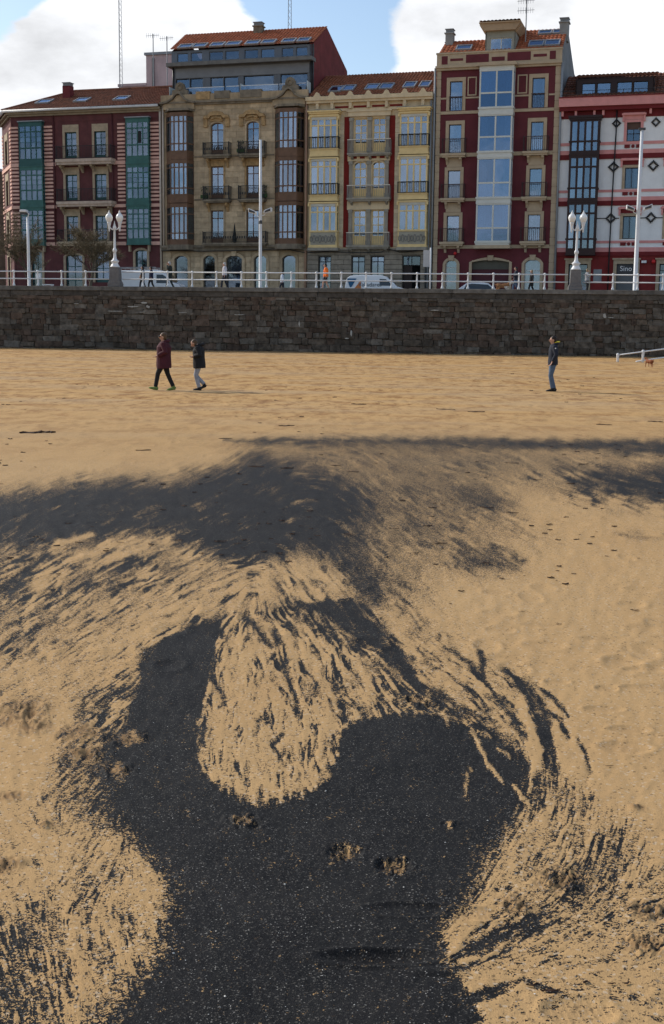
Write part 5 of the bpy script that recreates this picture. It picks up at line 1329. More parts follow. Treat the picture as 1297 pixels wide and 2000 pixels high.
def yellow_bay(u0, u1):
    pj = .6; a, b = fw(u0, pj), fw(u1, pj); w = b - a
    fl = [(18.60, 18.34, 18.02, 17.58, 15.86, 15.22), (15.16, 15.10, 14.86, 14.44, 12.30, 11.78), (11.72, 11.66, 11.36, 10.92, 9.50, 8.15)]
    for i, f6 in enumerate(fl):
        zt, zd, zg, ztr, zs, zbt = [fz(z, pj) for z in f6]
        f = H3.mb()
        f.box(a, b, -pj, 0, zbt, zs).box(a - .05, b + .05, -pj - .06, 0, zs - .12, zs - .04).box(a - .05, b + .05, -pj - .05, 0, zbt, zbt + .14)
        f.box(a, b, -pj, 0, zg, zt).box(a - .07, b + .07, -pj - .09, 0, zd - .06, zd + .05)
        cx = [a, a + w * .265, a + w * .49, a + w * .715, b - .13]
        for x in cx: f.box(x, x + .13, -pj, -pj + .1, zs, zg)
        f.box(a + .1, b - .1, -pj - .015, -pj + .08, ztr - .05, ztr + .05)
        for s in (a, b - .1):
            f.box(s, s + .1, -.12, 0, zs, zg).box(s + .01, s + .09, -pj + .1, -.12, ztr - .05, ztr + .05)
        for s in (a - .06, b + .06): f.box(s - .06, s + .06, -pj - .12, -pj + .05, zd - .28, zd - .06)
        o = f.build('bay_window', m_yel, H3.root)
        n = 16; dn = H3.mb()
        for k in range(n): dn.prism([(a + .12 + (w - .24) * k / n, zg + .05), (a + .12 + (w - .24) * (k + .5) / n, zg - .05), (a + .12 + (w - .24) * (k + .95) / n, zg + .05), (a + .12 + (w - .24) * (k + .95) / n, zg + .2), (a + .12 + (w - .24) * k / n, zg + .2)], -pj - .03, -pj - .002)
        dn.build('lace_frieze', mat('pale_frieze', (0.567, 0.540, 0.459), .7), o)
        for k in range(4):
            for (z0, z1) in ((zs, ztr - .05), (ztr + .05, zg)): H3.mb().box(cx[k] + .125, cx[k + 1] + .005, -pj + .03, -pj + .042, z0, z1).build('pane', GLASS, o)
        for s in (a + .04, b - .055): H3.mb().box(s, s + .012, -pj + .09, -.11, zs, zg).build('side_pane', GLASS, o)
        hang(H3, a + .13, b - .13, zs, zg, -.2, .1, o)
        if i < 2:
            r = H3.mb(); y = -pj - .16; tp = zs + (.86 if i == 0 else .84)
            r.box(a - .05, b + .05, y - .02, y + .02, tp - .05, tp).box(a - .05, b + .05, y - .015, y + .015, zs + .0, zs + .04)
            for k in range(18): x = a - .05 + (w + .1) * k / 17; r.box(x - .012, x + .012, y - .012, y + .012, zs, tp)
            for x in (a - .05, b + .05):
                r.box(x - .015, x + .015, y, 0, tp - .05, tp).box(x - .015, x + .015, y, 0, zs, zs + .04)
                for q in range(1, 6): r.box(x - .01, x + .01, y + q * .12, y + q * .12 + .02, zs, tp)
            r.build('window_guard', m_iron, o)
        else:
            r = H3.mb()
            for k in range(9):
                x = a + .16 + (w - .32) * k / 8
                for q in range(8):
                    t = 2 * math.pi * q / 8; x2, z2 = x + .1 * math.cos(t), (zs + zbt) / 2 + (.3 if k % 2 else .2) * math.sin(t)
                    x3, z3 = x + .1 * math.cos(t + .8), (zs + zbt) / 2 + (.3 if k % 2 else .2) * math.sin(t + .8)
                    r.tube([(x2, -pj - .04, z2), (x3, -pj - .04, z3)], .025, 4)
            r.build('scroll_grille', m_irnl, o)
            H3.box('grille_back', mat('grille_recess', (.34, .31, .24), .7), a + .1, b - .1, -pj - .012, -pj - .004, zbt + .22, zs - .16, o)
    H3.mb().box(a - .18, b + .18, -pj - .25, 0, fz(18.6, pj), fz(18.72, pj)).box(a - .1, b + .1, -pj - .14, 0, fz(18.46, pj), fz(18.6, pj)).build('bay_roof', m_yel, H3.root)
    H3.box('bay_flashing', m_zinc, a - .2, b + .2, -pj - .27, 0, fz(18.725, pj), fz(18.76, pj))
    H3.box('bay_base', m_gry3, a - .1, b + .1, -pj - .08, 0, 7.88, 8.1)
yellow_bay(-2.15, .13); yellow_bay(5.12, 7.39)
H3.mb().box(-2.4, 7.75, -.5, .1, 19.42, 19.72).box(-2.36, 7.73, -.36, .1, 19.24, 19.42).build('cornice', m_crm, H3.root)
for u in (-1.5, -.29, 1.19, 2.65, 4.1, 5.54, 6.97):
    H3.mb().box(u - .11, u + .11, -.3, .02, 18.78, 19.24).build('bracket', m_crm, H3.root)
    uu = u + .02
    H3.mb().prism([(uu - .32, 19.72), (uu + .32, 19.72), (uu + .2, 19.84), (uu + .12, 20.0), (uu, 20.06), (uu - .12, 20.0), (uu - .2, 19.84)], -.45, -.2).build('antefix', m_crm, H3.root)
for (a, b) in ((-.1, 1.0), (1.4, 2.45), (2.9, 3.9), (4.3, 5.3)): H3.box('red_panel', m_red3, a, b, -.03, .02, 18.85, 19.0)
H3.box('string_course', m_crm, -2.33, 7.72, -.12, .02, 18.62, 18.76)
H3.mb().box(-2.33, 7.72, -.16, .02, 7.92, 8.06).build('ledge', m_gry3, H3.root)
# cables across the ledge
H3.mb().tube([(-2.2, -.3, 7.75), (-.5, -.3, 7.82), (2, -.3, 7.72), (3.9, -.3, 7.75), (4.4, -.3, 8.0), (5.4, -.3, 7.75), (7.5, -.3, 7.9)], .035, 5).build('cable', m_iron, H3.root)
R3 = [(-2.35, -.1, 19.74), (7.72, -.1, 19.74), (7.72, 5, 22.3), (-2.35, 5, 22.3)]
tiles(H3, 'roof', mat('brown_clay_tile', (0.277, 0.101, 0.049), .9, .35, 2.5, .2, 18, streak=.3), R3, 38, 16)
q = H3.mb(); q.face([(7.72, 5, 22.3), (-2.35, 5, 22.3), (-2.35, 11.5, 19.4), (7.72, 11.5, 19.4)]); q.build('rear_slope', m_tile2, H3.root)
for (a, b, t0) in ((-.95, .1, .17), (.0 + .12, 1.08, .19), (1.98, 3.02, .2), (3.14, 4.2, .2), (5.02, 6.0, .22), (6.3, 7.15, .22)): skylight(H3, R3, a, b, t0, t0 + .24, m_zinc)
pipe(H3, 7.6, -.12, ROADZ, 19.2, m_zinc, .08); pipe(H3, 7.42, -.1, ROADZ, 18.2, m_pipe, .06)

# ================================================================== 4: burgundy house with a tall glazed bay
H4 = House('burgundy_house', 'tall burgundy house with tan trim and a grey glazed central bay', 12.66)
m_bur = mat('burgundy_render', (.125, .028, .034), .9, .13, 1.3, .08, 30)
m_tan4 = mat('tan_render_trim', (0.452, 0.351, 0.236), .88, .1, 2, .1, 25, streak=.12, grime=(.16, .13, .10))
m_alu = mat('grey_white_metal', (0.594, 0.594, 0.540), .45, .06, 2, spec=.4)
m_rail4 = mat('burgundy_iron', (0.047, 0.019, 0.019), .5)
wl4 = [(9.01, 9.98), (15.28, 16.22)]
lv4 = [(18.34, 20.5), (15.2, 17.32), (11.82, 13.9), (8.52, 10.5)]
g4 = [(8.99, 9.89, ROADZ, 7.13), (11.06, 13.95, ROADZ, 7.12), (15.13, 16.35, ROADZ, 7.15)]
facade(H4, 'front_wall', m_bur, 7.97, 17.37, ROADZ, 21.5, [(a, b, c, d) for a, b in wl4 for c, d in lv4] + g4 + [(11.7, 13.9, 8.6, 21.2)])
shell(H4, mat('grey_party_wall', (0.203, 0.209, 0.216), .9, .15, 1, .1, streak=.4), 7.98, 17.36, 22.5, 10)
for (a, b) in ((7.97, 8.32), (16.97, 17.37)): 
    bk = unit('quoin_block_mesh', m_tan4, .004)
    blocks(H4, bk, a, b, ROADZ, 21.3, [], .62, 1, v=-.05, seed=12, name='quoin_block', gap=.012)
for (z0, z1) in ((18.08, 18.3), (14.9, 15.18), (11.58, 11.8), (8.0, 8.26)): H4.box('belt_course', m_tan4, 8.32, 16.97, -.06, .02, z0, z1)
for (a, b) in ((8.32, 8.75), (10.2, 11.3), (14.0, 15.05), (16.52, 16.97)): H4.box('thin_belt', m_tan4, a, b, -.04, .02, 19.2, 19.32)
m_wf4 = mat('dark_alu_frame', (0.095, 0.097, 0.101), .4)
for k, (a, b) in enumerate(wl4):
    for i, (z0, z1) in enumerate(lv4):
        window(H4, a, b, z0, z1, .16, m_wf4, 1, [z0 + 1.02], .05, GLASS, mid=.04, curtain=rw.choice((.1, .3, .6, .9)))
        trim(H4, 'surround', m_tan4, a, b, z0, z1, .25, head=.28 if i < 2 else .24)
        if i >= 1 and i < 3: H4.box('apron_panel', m_tan4, a - .1, b + .1, -.045, .02, lv4[i + 1][1] + .26, z0 - .35)
        if i == 0:
            r = H4.mb(); r.box(a - .05, b + .05, -.1, -.07, z0 + 1.0, z0 + 1.04)
            for q in range(9): x = a + (b - a) * q / 8; r.box(x - .01, x + .01, -.095, -.075, z0 + .05, z0 + 1.02)
            r.build('window_guard', m_rail4, H4.root)
for (a, b) in ((8.43, 10.33), (14.68, 16.62)):
    for (z0, z1, top) in ((14.9, 15.2, 16.3), (11.55, 11.84, 12.9), (8.22, 8.53, 9.57)):
        balcony(H4, fw(a, .5), fw(b, .5), fz(z0, .5), fz(z1, .5), fz(top, .5), .52, m_tan4, m_rail4, (fw(a + .45, .3), fw(b - .4, .3)), .5, gap=.14)
for (a, b, c, d) in ((10.37, 11.07, 19.4, 20.78), (14.16, 14.9, 19.4, 20.78)):
    t = .09; H4.mb().box(a, b, -.05, .02, c, c + t).box(a, b, -.05, .02, d - t, d).box(a, a + t, -.05, .02, c + t, d - t).box(b - t, b, -.05, .02, c + t, d - t).build('panel_frame', m_tan4, H4.root)
# the bay
pj = .8; a, b = fw(11.27, pj), fw(13.86, pj)
for i, (zs, zm, zt, low) in enumerate(((18.55, 19.55, 21.13, 17.86), (15.31, 16.32, 17.83, 14.68), (11.89, 12.92, 14.66, 11.27), (8.59, 9.54, 11.25, 8.26))):
    zs, zm, zt, low = [fz(z, pj) for z in (zs, zm, zt, low)]
    f = H4.mb()
    f.box(a, b, -pj, 0, low, zs).box(a - .06, b + .06, -pj - .06, 0, zs - .16, zs - .02).box(a - .03, b + .03, -pj - .03, 0, low + .1, low + .3)
    cx = [a, (a + b) / 2 - .05, b - .12]
    for x in cx: f.box(x, x + .12, -pj, -pj + .1, zs, zt)
    f.box(a + .1, b - .1, -pj - .01, -pj + .08, zm - .06, zm + .06)
    for s in (a, b - .1): f.box(s, s + .1, -.1, 0, zs, zt).box(s + .01, s + .09, -pj + .1, -.1, zm - .05, zm + .05)
    o = f.build('bay_window', m_alu, H4.root)
    for k in range(2):
        for (z0, z1) in ((zs, zm - .06), (zm + .06, zt)): H4.mb().box(cx[k] + .115, cx[k + 1] + .005, -pj + .03, -pj + .042, z0, z1).build('pane', GLASS_BAY, o)
    for s in (a + .04, b - .055): H4.mb().box(s, s + .012, -pj + .09, -.09, zs, zt).build('side_pane', GLASS_BAY, o)
    hang(H4, a + .12, b - .12, zs, zt, -.3, .1, o)
    if i == 3:
        H4.mb().box(a + .3, b - .35, -.5, -.3, zs + .35, zs + .5).box(b - 1.0, b - .4, -.4, -.38, zs + .7, zs + 1.1).build('pale_furniture', m_curt, o)
H4.mb().box(a - .02, b + .02, -pj - .02, 0, fz(21.13, pj), fz(21.52, pj)).build('bay_head', m_alu, H4.root)
H4.mb().box(a - .2, b + .25, -pj - .2, 0, fz(21.52, pj), fz(21.68, pj)).box(a - .1, b + .14, -pj - .1, 0, fz(21.68, pj), fz(21.78, pj)).build('bay_roof', m_tan4, H4.root)
H4.box('bay_base', m_tan4, a - .12, b + .1, -pj - .06, 0, fz(8.0, pj), fz(8.25, pj))
# cornice, parapet with panels
H4.mb().box(7.9, 17.44, -.32, .1, 21.46, 21.62).box(7.94, 17.4, -.18, .1, 21.3, 21.46).build('cornice', m_tan4, H4.root)
H4.mb().box(7.95, 17.4, -.06, .2, 21.62, 22.5).box(7.9, 17.45, -.12, .26, 22.5, 22.62).build('parapet', m_tan4, H4.root)
for (a, b, c, d) in ((8.33, 8.79, 21.76, 22.36), (8.99, 9.98, 21.98, 22.16), (10.2, 11.94, 21.8, 22.4), (12.16, 13.14, 21.84, 22.14), (13.35, 15.09, 21.8, 22.42), (15.3, 16.29, 22.0, 22.2), (16.5, 16.95, 21.78, 22.38)):
    H4.box('burgundy_panel', m_bur, a, b, -.075, -.05, c, d)
# roof, dormer, chimneys
R4 = [(7.97, .3, 22.55), (17.38, .3, 22.55), (17.38, 4.6, 25.1), (7.97, 4.6, 25.1)]
R4a = [(7.97, .3, 22.55), (12.0, .3, 22.55), (12.0, 2.6, 23.98), (fw(8.62, -2.6), 2.6, 23.98)]
R4b = [(12.0, .3, 22.55), (17.38, .3, 22.55), (17.38, 3.6, 24.72), (12.0, 3.6, 24.72)]
tiles(H4, 'roof', m_tile3, R4a, 13, 8); tiles(H4, 'roof', m_tile3, R4b, 18, 11)
q = H4.mb(); q.face([(12.0, 2.6, 23.98), (7.97, 2.6, 23.98), (7.97, 10, 22.3), (12.0, 10, 22.3)]); q.face([(17.38, 3.6, 24.72), (12.0, 3.6, 24.72), (12.0, 10, 22.3), (17.38, 10, 22.3)]); q.face([(12.0, 2.6, 23.98), (12, 10, 22.3), (12, 3.6, 24.72)]); q.build('rear_slope', m_tile2, H4.root)
g = H4.mb(); g.face([(17.37, .3, 22.5), (17.37, 10, 22.3), (17.37, 3.6, 24.75)]); g.build('gable_wall', MATS['grey_party_wall'], H4.root)
skylight(H4, R4a, 9.2, 10.42, .22, .55, m_zinc)
for (u0_, u1_, t0, t1) in ((14.75, 15.9, .14, .40), (15.95, 17.1, .14, .40), (15.2, 16.25, .72, .90), (16.3, 17.3, .72, .90)): skylight(H4, R4b, u0_, u1_, t0, t1, m_zinc)
dm = mat('dormer_grey', (0.270, 0.270, 0.230), .7, .1, 2)
o_ = -.5
d0, d1 = fw(11.62, o_), fw(13.9, o_)
facade(H4, 'dormer_front', dm, d0, d1, 22.5, 24.25, [(fw(12.0, o_), fw(13.64, o_), 22.78, 23.62)], v=.5)
window(H4, fw(12.0, o_), fw(13.64, o_), 22.78, 23.62, .62, m_alu, 2, [], .05, GLASS, curtain=.9)
H4.mb().box(d0, d0 + .12, .5, 4.2, 22.5, 24.25).box(d1 - .12, d1, .5, 4.2, 22.5, 24.25).build('dormer_cheek', dm, H4.root)
q = H4.mb(); e0, e1 = d0 - .42, d1 + .42
q.plan([(d0 - .05, .3), (d1 + .05, .3), (d1 + .05, 4.3), (d0 - .05, 4.3)], 24.2, 24.32)
q.prism([(d0, 24.1), (d1, 24.1), (e1, 24.62), (e0, 24.62)], .1, .5); q.plan([(e0, .0), (e1, .0), (e1, 4.5), (e0, 4.5)], 24.62, 24.72)
for s, x in ((-1, d0), (1, d1)): q.prism([(x - .08, 24.0), (x + .08, 24.0), (x + s * .42 + .05, 24.62), (x + s * .42 - .05, 24.62)], .5, 4.3)
q.build('dormer_eaves', mat('timber_eaves', (0.392, 0.270, 0.162), .8, .15), H4.root)
tiles(H4, 'dormer_roof', m_tile2, [(e0, -.02, 24.73), (e1, -.02, 24.73), (d1, 2.2, 25.0), (d0, 2.2, 25.0)], 11, 5)
chimney(H4, mat('chimney_grey', (0.270, 0.270, 0.257), .9, .15), fw(8.62, -2.2), fw(9.2, -2.2), 1.9, 2.6, 23.2, 24.78)
chimney(H4, MATS['chimney_grey'], 16.85, 17.5, 2.6, 3.4, 23.6, 25.3)
# ground floor
for i, (a, b, c, d) in enumerate(g4):
    arch_trim(H4, 'arched_surround', m_tan4, a, b, c, d - (.3, .16, .3)[i], (.3, .16, .3)[i], .21, 0, .1, key=True)
window(H4, *g4[0], .18, m_alu, 1, [6.55], .08, GLASS, curtain=.6); window(H4, *g4[2], .18, m_alu, 1, [6.3], .07, GLASS, curtain=.6)
H4.box('garage_door', mat('garage_burgundy', (0.074, 0.016, 0.022), .6), 11.06, 13.95, .2, .25, ROADZ, 6.42); H4.box('garage_louvre', mat('louvre_olive', (0.101, 0.095, 0.074), .7), 11.06, 13.95, .18, .25, 6.43, 7.1)
for z in (4.3, 4.9, 5.5, 6.1): H4.box('door_rib', MATS['garage_burgundy'], 11.1, 13.9, .18, .2, z, z + .06)
H4.mb().ball((9.75, -.2, 7.62), .13, 10, 6).build('red_alarm', mat('alarm_red', (0.540, 0.027, 0.027), .4), H4.root, True)
pipe(H4, 7.86, -.14, ROADZ, 21.5, m_zinc, .08); pipe(H4, 17.46, -.14, ROADZ, 21.5, m_zinc, .08)

# ================================================================== 5: white and pink house
H5 = House('white_pink_house', 'white house with pink and dark red bands and a dark timber bay stack', 23.5)
m_wht = mat('white_render', (0.754, 0.760, 0.754), .88, .06, 1.4, .06, 30, streak=.12, grime=(.35, .34, .33))
m_pnk5 = mat('pink_trim', (0.634, 0.277, 0.257), .85, .08, 2, streak=.1)
m_red5 = mat('dark_red_trim', (0.155, 0.018, 0.020), .85, .12, 2)
m_redg = mat('ground_red', (.19, .022, .021), .85, .15, 1.5, .08, streak=.25)
m_dbr = mat('dark_bay_timber', (0.026, 0.011, 0.011), .45, .15)
m_blk = mat('black_ornament', (0.016, 0.016, 0.018), .6)
UE = 31.0
w5 = [(22.34, 23.33), (25.42, 26.4), (28.5, 29.5)]
lv5 = [(15.69, 17.05), (12.28, 13.8), (8.62, 10.3)]
g5 = [(18.47, 19.89, ROADZ, 6.8), (22.03, 23.46, ROADZ, 6.8), (25.15, 26.6, ROADZ, 6.8), (28.2, 29.6, ROADZ, 6.8)]
facade(H5, 'front_wall', m_wht, 17.4, UE, 7.4, 18.2, [(a, b, c, d) for a, b in w5 for c, d in lv5] + [(18.6, 20.3, 8.0, 17.3)])
facade(H5, 'ground_wall', m_redg, 17.4, UE, ROADZ, 7.4, g5)
shell(H5, m_wht, 17.42, UE, 18.2, 10)
for (z0, z1, m, pr_) in ((15.47, 15.69, m_pnk5, .04), (14.82, 15.12, m_pnk5, .06), (14.46, 14.82, m_red5, .08), (12.05, 12.24, m_pnk5, .04), (11.43, 11.7, m_pnk5, .06), (11.07, 11.43, m_red5, .08), (8.32, 8.51, m_pnk5, .04), (7.69, 8.01, m_pnk5, .06), (7.4, 7.69, m_red5, .1), (17.42, 17.95, m_red5, .05)):
    H5.box('band', m, 17.4, UE, -pr_, .02, z0, z1)
H5.mb().box(17.36, UE, -.55, .1, 18.24, 18.86).build('fascia', m_pnk5, H5.root)
H5.mb().box(17.38, UE, -.4, .1, 17.95, 18.24).build('cornice', m_red5, H5.root)
H5.box('fascia_cap', m_red5, 17.34, UE, -.6, .2, 18.86, 18.93)
for u in (17.62, 18.6, 19.95, 20.6, 24.0, 25.2, 27): H5.box('bracket', m_pnk5, u - .08, u + .08, -.3, .0, 17.6, 17.95)
for k, (a, b) in enumerate(w5):
    for i, (z0, z1) in enumerate(lv5):
        window(H5, a, b, z0, z1, .14, m_blk, 2, [z0 + .55] if i == 0 else [], .06, GLASS_OLD, curtain=.9 if i == 0 else .3, mid=.05)
        trim(H5, 'surround', m_pnk5 if i == 0 else m_tan1, a, b, z0, z1, .2, head=.18)
        if i == 0: H5.box('roller_blind', m_blind, a + .05, b - .05, .1, .13, z1 - .5, z1 - .04)
        H5.mb().box(a - .22, b + .22, -.06, .02, z1 + .2, z1 + .5).build('red_lintel', m_red5 if i else m_pnk5, H5.root)
        H5.mb().box(a - .38, b + .38, -.24, .02, z1 + .5, z1 + .62).box(a - .3, b + .3, -.14, .02, z1 + .62, z1 + .68).build('hood', m_pnk5, H5.root)
        for x in (a - .26, b + .26): H5.mb().box(x - .07, x + .07, -.17, .02, z1 + .05, z1 + .5).build('hood_bracket', m_pnk5, H5.root)
        c = (a + b) / 2; zp = z0 - .36
        for s in (-1, 1): H5.box('red_plaque', m_red5, c + s * .42 - .2, c + s * .42 + .2, -.075, -.03, zp - .12, zp + .12)
        H5.mb().prism([(c + .13 * math.cos(t * math.pi / 6), zp + .13 * math.sin(t * math.pi / 6)) for t in range(12)], -.075, -.03).build('red_disc', m_red5, H5.root)
def diamond(u, z, r):
    mb = H5.mb(); s = r / 4
    for ix in range(-4, 5):
        for iz in range(-4, 5):
            if abs(ix) + abs(iz) in (3, 4) and max(abs(ix), abs(iz)) < 4 or (abs(ix) + abs(iz) == 4):
                mb.box(u + (ix - .5) * s, u + (ix + .5) * s, -.09, -.01, z + (iz - .5) * s, z + (iz + .5) * s)
    mb.build('diamond_ornament', m_blk, H5.root)
for (u, z, r) in ((21.58, 17.0, .3), (21.49, 13.87, .36), (21.45, 10.14, .36), (24.4, 17.0, .3), (24.36, 13.9, .36), (24.36, 10.16, .36), (27.4, 13.9, .36), (27.4, 10.16, .36)): diamond(u, z, r)
H5.mb().tube([(21.58, -.14, 17.95), (21.58, -.14, 16.3), (21.5, -.14, 12), (21.45, -.14, 7.7), (21.45, -.16, 4)], .05, 6).build('downpipe', m_blk, H5.root, True)
for (a, b) in ((20.4, 21.1), (21.8, 22.06), (23.5, 24.0), (24.72, 25.2)): H5.box('black_line', m_blk, a, b, -.05, -.005, 10.12, 10.18)
# bay
pj = .65; a, b = fw(18.2, pj), fw(20.38, pj); w = b - a
for i, (zt, zg, ztr, zm, zs, low) in enumerate(((17.65, 17.22, None, 15.80, 15.12, 14.80), (14.80, 14.58, 13.94, 12.40, 11.68, 11.40), (11.40, 11.18, 10.54, 8.66, 7.98, 7.45))):
    zt, zg, zm, zs, low = [fz(z, pj) for z in (zt, zg, zm, zs, low)]; ztr = fz(ztr, pj) if ztr else None
    f = H5.mb()
    f.box(a, b, -pj, 0, low, zs).box(a, b, -pj, 0, zg, zt).box(a - .06, b + .06, -pj - .07, 0, zm - .07, zm + .05).box(a - .03, b + .03, -pj - .04, 0, low, low + .1)
    if i == 0: f.box(a - .14, b + .14, -pj - .16, 0, zt - .16, zt).box(a - .08, b + .08, -pj - .09, 0, zt - .3, zt - .16)
    cx = [a, a + w * .24, a + w * .475, a + w * .71, b - .16]
    for x in cx: f.box(x, x + .16, -pj, -pj + .1, zs, zg)
    if ztr: f.box(a + .1, b - .1, -pj - .01, -pj + .08, ztr - .07, ztr + .07)
    for s in (a, b - .1): f.box(s, s + .1, -.1, 0, zs, zg)
    o = f.build('bay_window', m_dbr, H5.root)
    rows = [(zs, zm - .07), (zm + .05, zg)] if not ztr else [(zs, zm - .07), (zm + .05, ztr - .07), (ztr + .07, zg)]
    for k in range(4):
        for (z0, z1) in rows: H5.mb().box(cx[k] + .155, cx[k + 1] + .005, -pj + .03, -pj + .042, z0, z1).build('pane', GLASS, o)
    for s in (a + .04, b - .055): H5.mb().box(s, s + .012, -pj + .09, -.09, zs, zg).build('side_pane', GLASS, o)
    hang(H5, a + .16, b - .16, zm, zg, -.25, .6 if i != 1 else .3, o)
# roof with long dormer
R5 = [(17.4, .3, 18.95), (UE, .3, 18.95), (UE, 5, 21.4), (17.4, 5, 21.4)]
tiles(H5, 'roof', m_tile2, R5, 44, 10)
q = H5.mb(); q.face([(UE, 5, 21.4), (17.4, 5, 21.4), (17.4, 10, 18.6), (UE, 10, 18.6)]); q.build('rear_slope', m_tile2, H5.root)
o_ = -1.0; e0, e1 = fw(18.5, o_), fw(24.15, o_)
hd = [(fw(a_, o_), fw(b_, o_), fz(19.1, o_), fz(19.95, o_)) for a_, b_ in ((18.95, 19.93), (20.05, 21.05), (21.5, 22.58), (22.68, 23.73))]
facade(H5, 'dormer_front', m_dbr, e0, e1, 18.95, fz(20.25, o_), hd, v=1.0)
for h in hd: window(H5, *h, 1.1, m_blk, 1, [], .05, GLASS, curtain=.9)
H5.mb().box(e0, e0 + .1, 1.0, 4, 18.95, fz(20.2, o_)).box(e1 - .1, e1, 1.0, 4, 18.95, fz(20.2, o_)).box(e0 + .1, e1 - .1, 2.4, 2.5, 18.95, 20.3).build('dormer_cheek', m_dbr, H5.root)
tiles(H5, 'dormer_roof', m_tile2, [(e0 - .2, .75, fz(20.27, o_)), (e1 + .2, .75, fz(20.27, o_)), (e1 + .2, 4.4, 21.35), (e0 - .2, 4.4, 21.35)], 20, 7)
r = H5.mb(); 
for z in (19.1, 19.35): r.tube([(17.5, -.45, z), (UE, -.45, z)], .02, 5)
for i in range(12): r.tube([(17.6 + i * 1.1, -.45, 18.93), (17.6 + i * 1.1, -.45, 19.38)], .02, 5)
r.build('roof_guard_rail', m_iron, H5.root)
# ground floor openings and the shop name
for i, (a, b, c, d) in enumerate(g5):
    trim(H5, 'stone_surround', m_tan1, a, b, c, d, .24, head=.3, proud=.1)
    H5.box('surround_cap', m_tan1, a - .32, b + .32, -.18, .02, d + .3, d + .42)
    if i == 1: 
        H5.box('roller_shutter', mat('shutter_grey', (0.121, 0.128, 0.135), .5), a, b, .16, .2, c, 6.1)
        H5.box('sign_board', mat('sign_dark', (0.047, 0.050, 0.057), .4), a + .03, b - .03, .05, .1, 6.12, 6.78)
    else: window(H5, a, b, c, d, .18, m_blk, 2, [d - .5], .07, GLASS_OLD)
def text(H, s, size, u, v, z, m, parent, name='lettering', ext=.01):
    cu = bpy.data.curves.new('t', 'FONT'); cu.body = s; cu.size = size; cu.extrude = ext; cu.align_x = 'CENTER'; cu.align_y = 'CENTER'; cu.resolution_u = 3
    t = bpy.data.objects.new('t', cu); COL.objects.link(t)
    bpy.context.view_layer.update()
    me = bpy.data.meshes.new_from_object(t.evaluated_get(bpy.context.evaluated_depsgraph_get()))
    bpy.data.objects.remove(t); bpy.data.curves.remove(cu)
    me.materials.clear(); me.materials.append(m)
    o = bpy.data.objects.new(name, me); COL.objects.link(o); o.parent = parent
    o.location = H.pt(u, v, z) if H else (u, v, z); o.rotation_euler = (math.pi / 2, 0, 0)
    return o
text(H5, 'Sino', .52, 22.72, .04, 6.44, mat('letter_white', (0.800, 0.800, 0.800), .5), H5.root)
H5.box('notice_board', mat('notice_grey', (0.216, 0.230, 0.243), .5), 20.35, 20.95, -.05, 0, 5.4, 6.4)
lb = H5.box('wall_light', m_white, 23.85, 24.2, -.4, -.1, 6.85, 7.02)
H5.mb().ball((24.7, -.15, 6.95), .16, 10, 6).build('red_alarm', MATS['alarm_red'], H5.root, True)

# ================================================================== houses and masts behind the row
def plain_block(name, label, X, Y, w, d, z1, m, rz=HA, wins=()):
    r = empty(name, (X, Y, ROADZ), rz, label, 'building')
    MB().box(-w / 2, w / 2, 0, d, 0, z1 - ROADZ).build('wall', m, r)
    MB().box(-w / 2 - .15, w / 2 + .15, -.15, d + .15, z1 - ROADZ, z1 - ROADZ + .25).build('roof_slab', m_zinc, r)
    for (x, z, ww, hh) in wins:
        o = MB().box(x - ww / 2, x + ww / 2, -.06, .0, z - ROADZ, z + hh - ROADZ).build('window', m_blk, r)
        MB().box(x - ww / 2 + .08, x + ww / 2 - .08, -.075, -.062, z - ROADZ + .08, z + hh - ROADZ - .08).build('pane', GLASS_OLD, o)
    return r
m_pkb = mat('pale_pink_render', (0.567, 0.419, 0.405), .9, .12, .8, .05, streak=.2)
r = plain_block('pale_pink_block', 'pale pink stepped block rising behind the banded red house', -16.2, 129.8, 6.0, 12, 28.5, m_pkb)
MB().box(-6.0, -3.0, 0, 12, 0, 25.6 - ROADZ).box(-6.1, -3.0, -.1, 12, 25.6 - ROADZ, 25.85 - ROADZ).build('lower_wing', m_pkb, r)
MB().tube([(-2.2, -.1, 15), (-2.2, -.1, 24.4)], .12, 6).build('downpipe', m_pipe, r)
m_old = mat('old_stone_side_street', (0.149, 0.115, 0.081), .9, .3, 1.2, .2, streak=.5)
r = plain_block('side_street_house', 'dark old stone house glimpsed at the left edge behind the corner', -41.5, 137, 14, 10, 17.5, m_old, HA - .25, [(4.5, 13, 1.2, 2.2), (4.5, 9.2, 1.2, 2.2), (2, 13, 1.2, 2.2), (2, 9.2, 1.2, 2.2), (6.2, 13, .9, 2.2), (6.2, 9.2, .9, 2.2)])
for z in (8.9, 12.7): MB().box(-6.5, 6.9, -.8, 0, z - ROADZ - .2, z - ROADZ).build('balcony_slab', m_tan1, r)
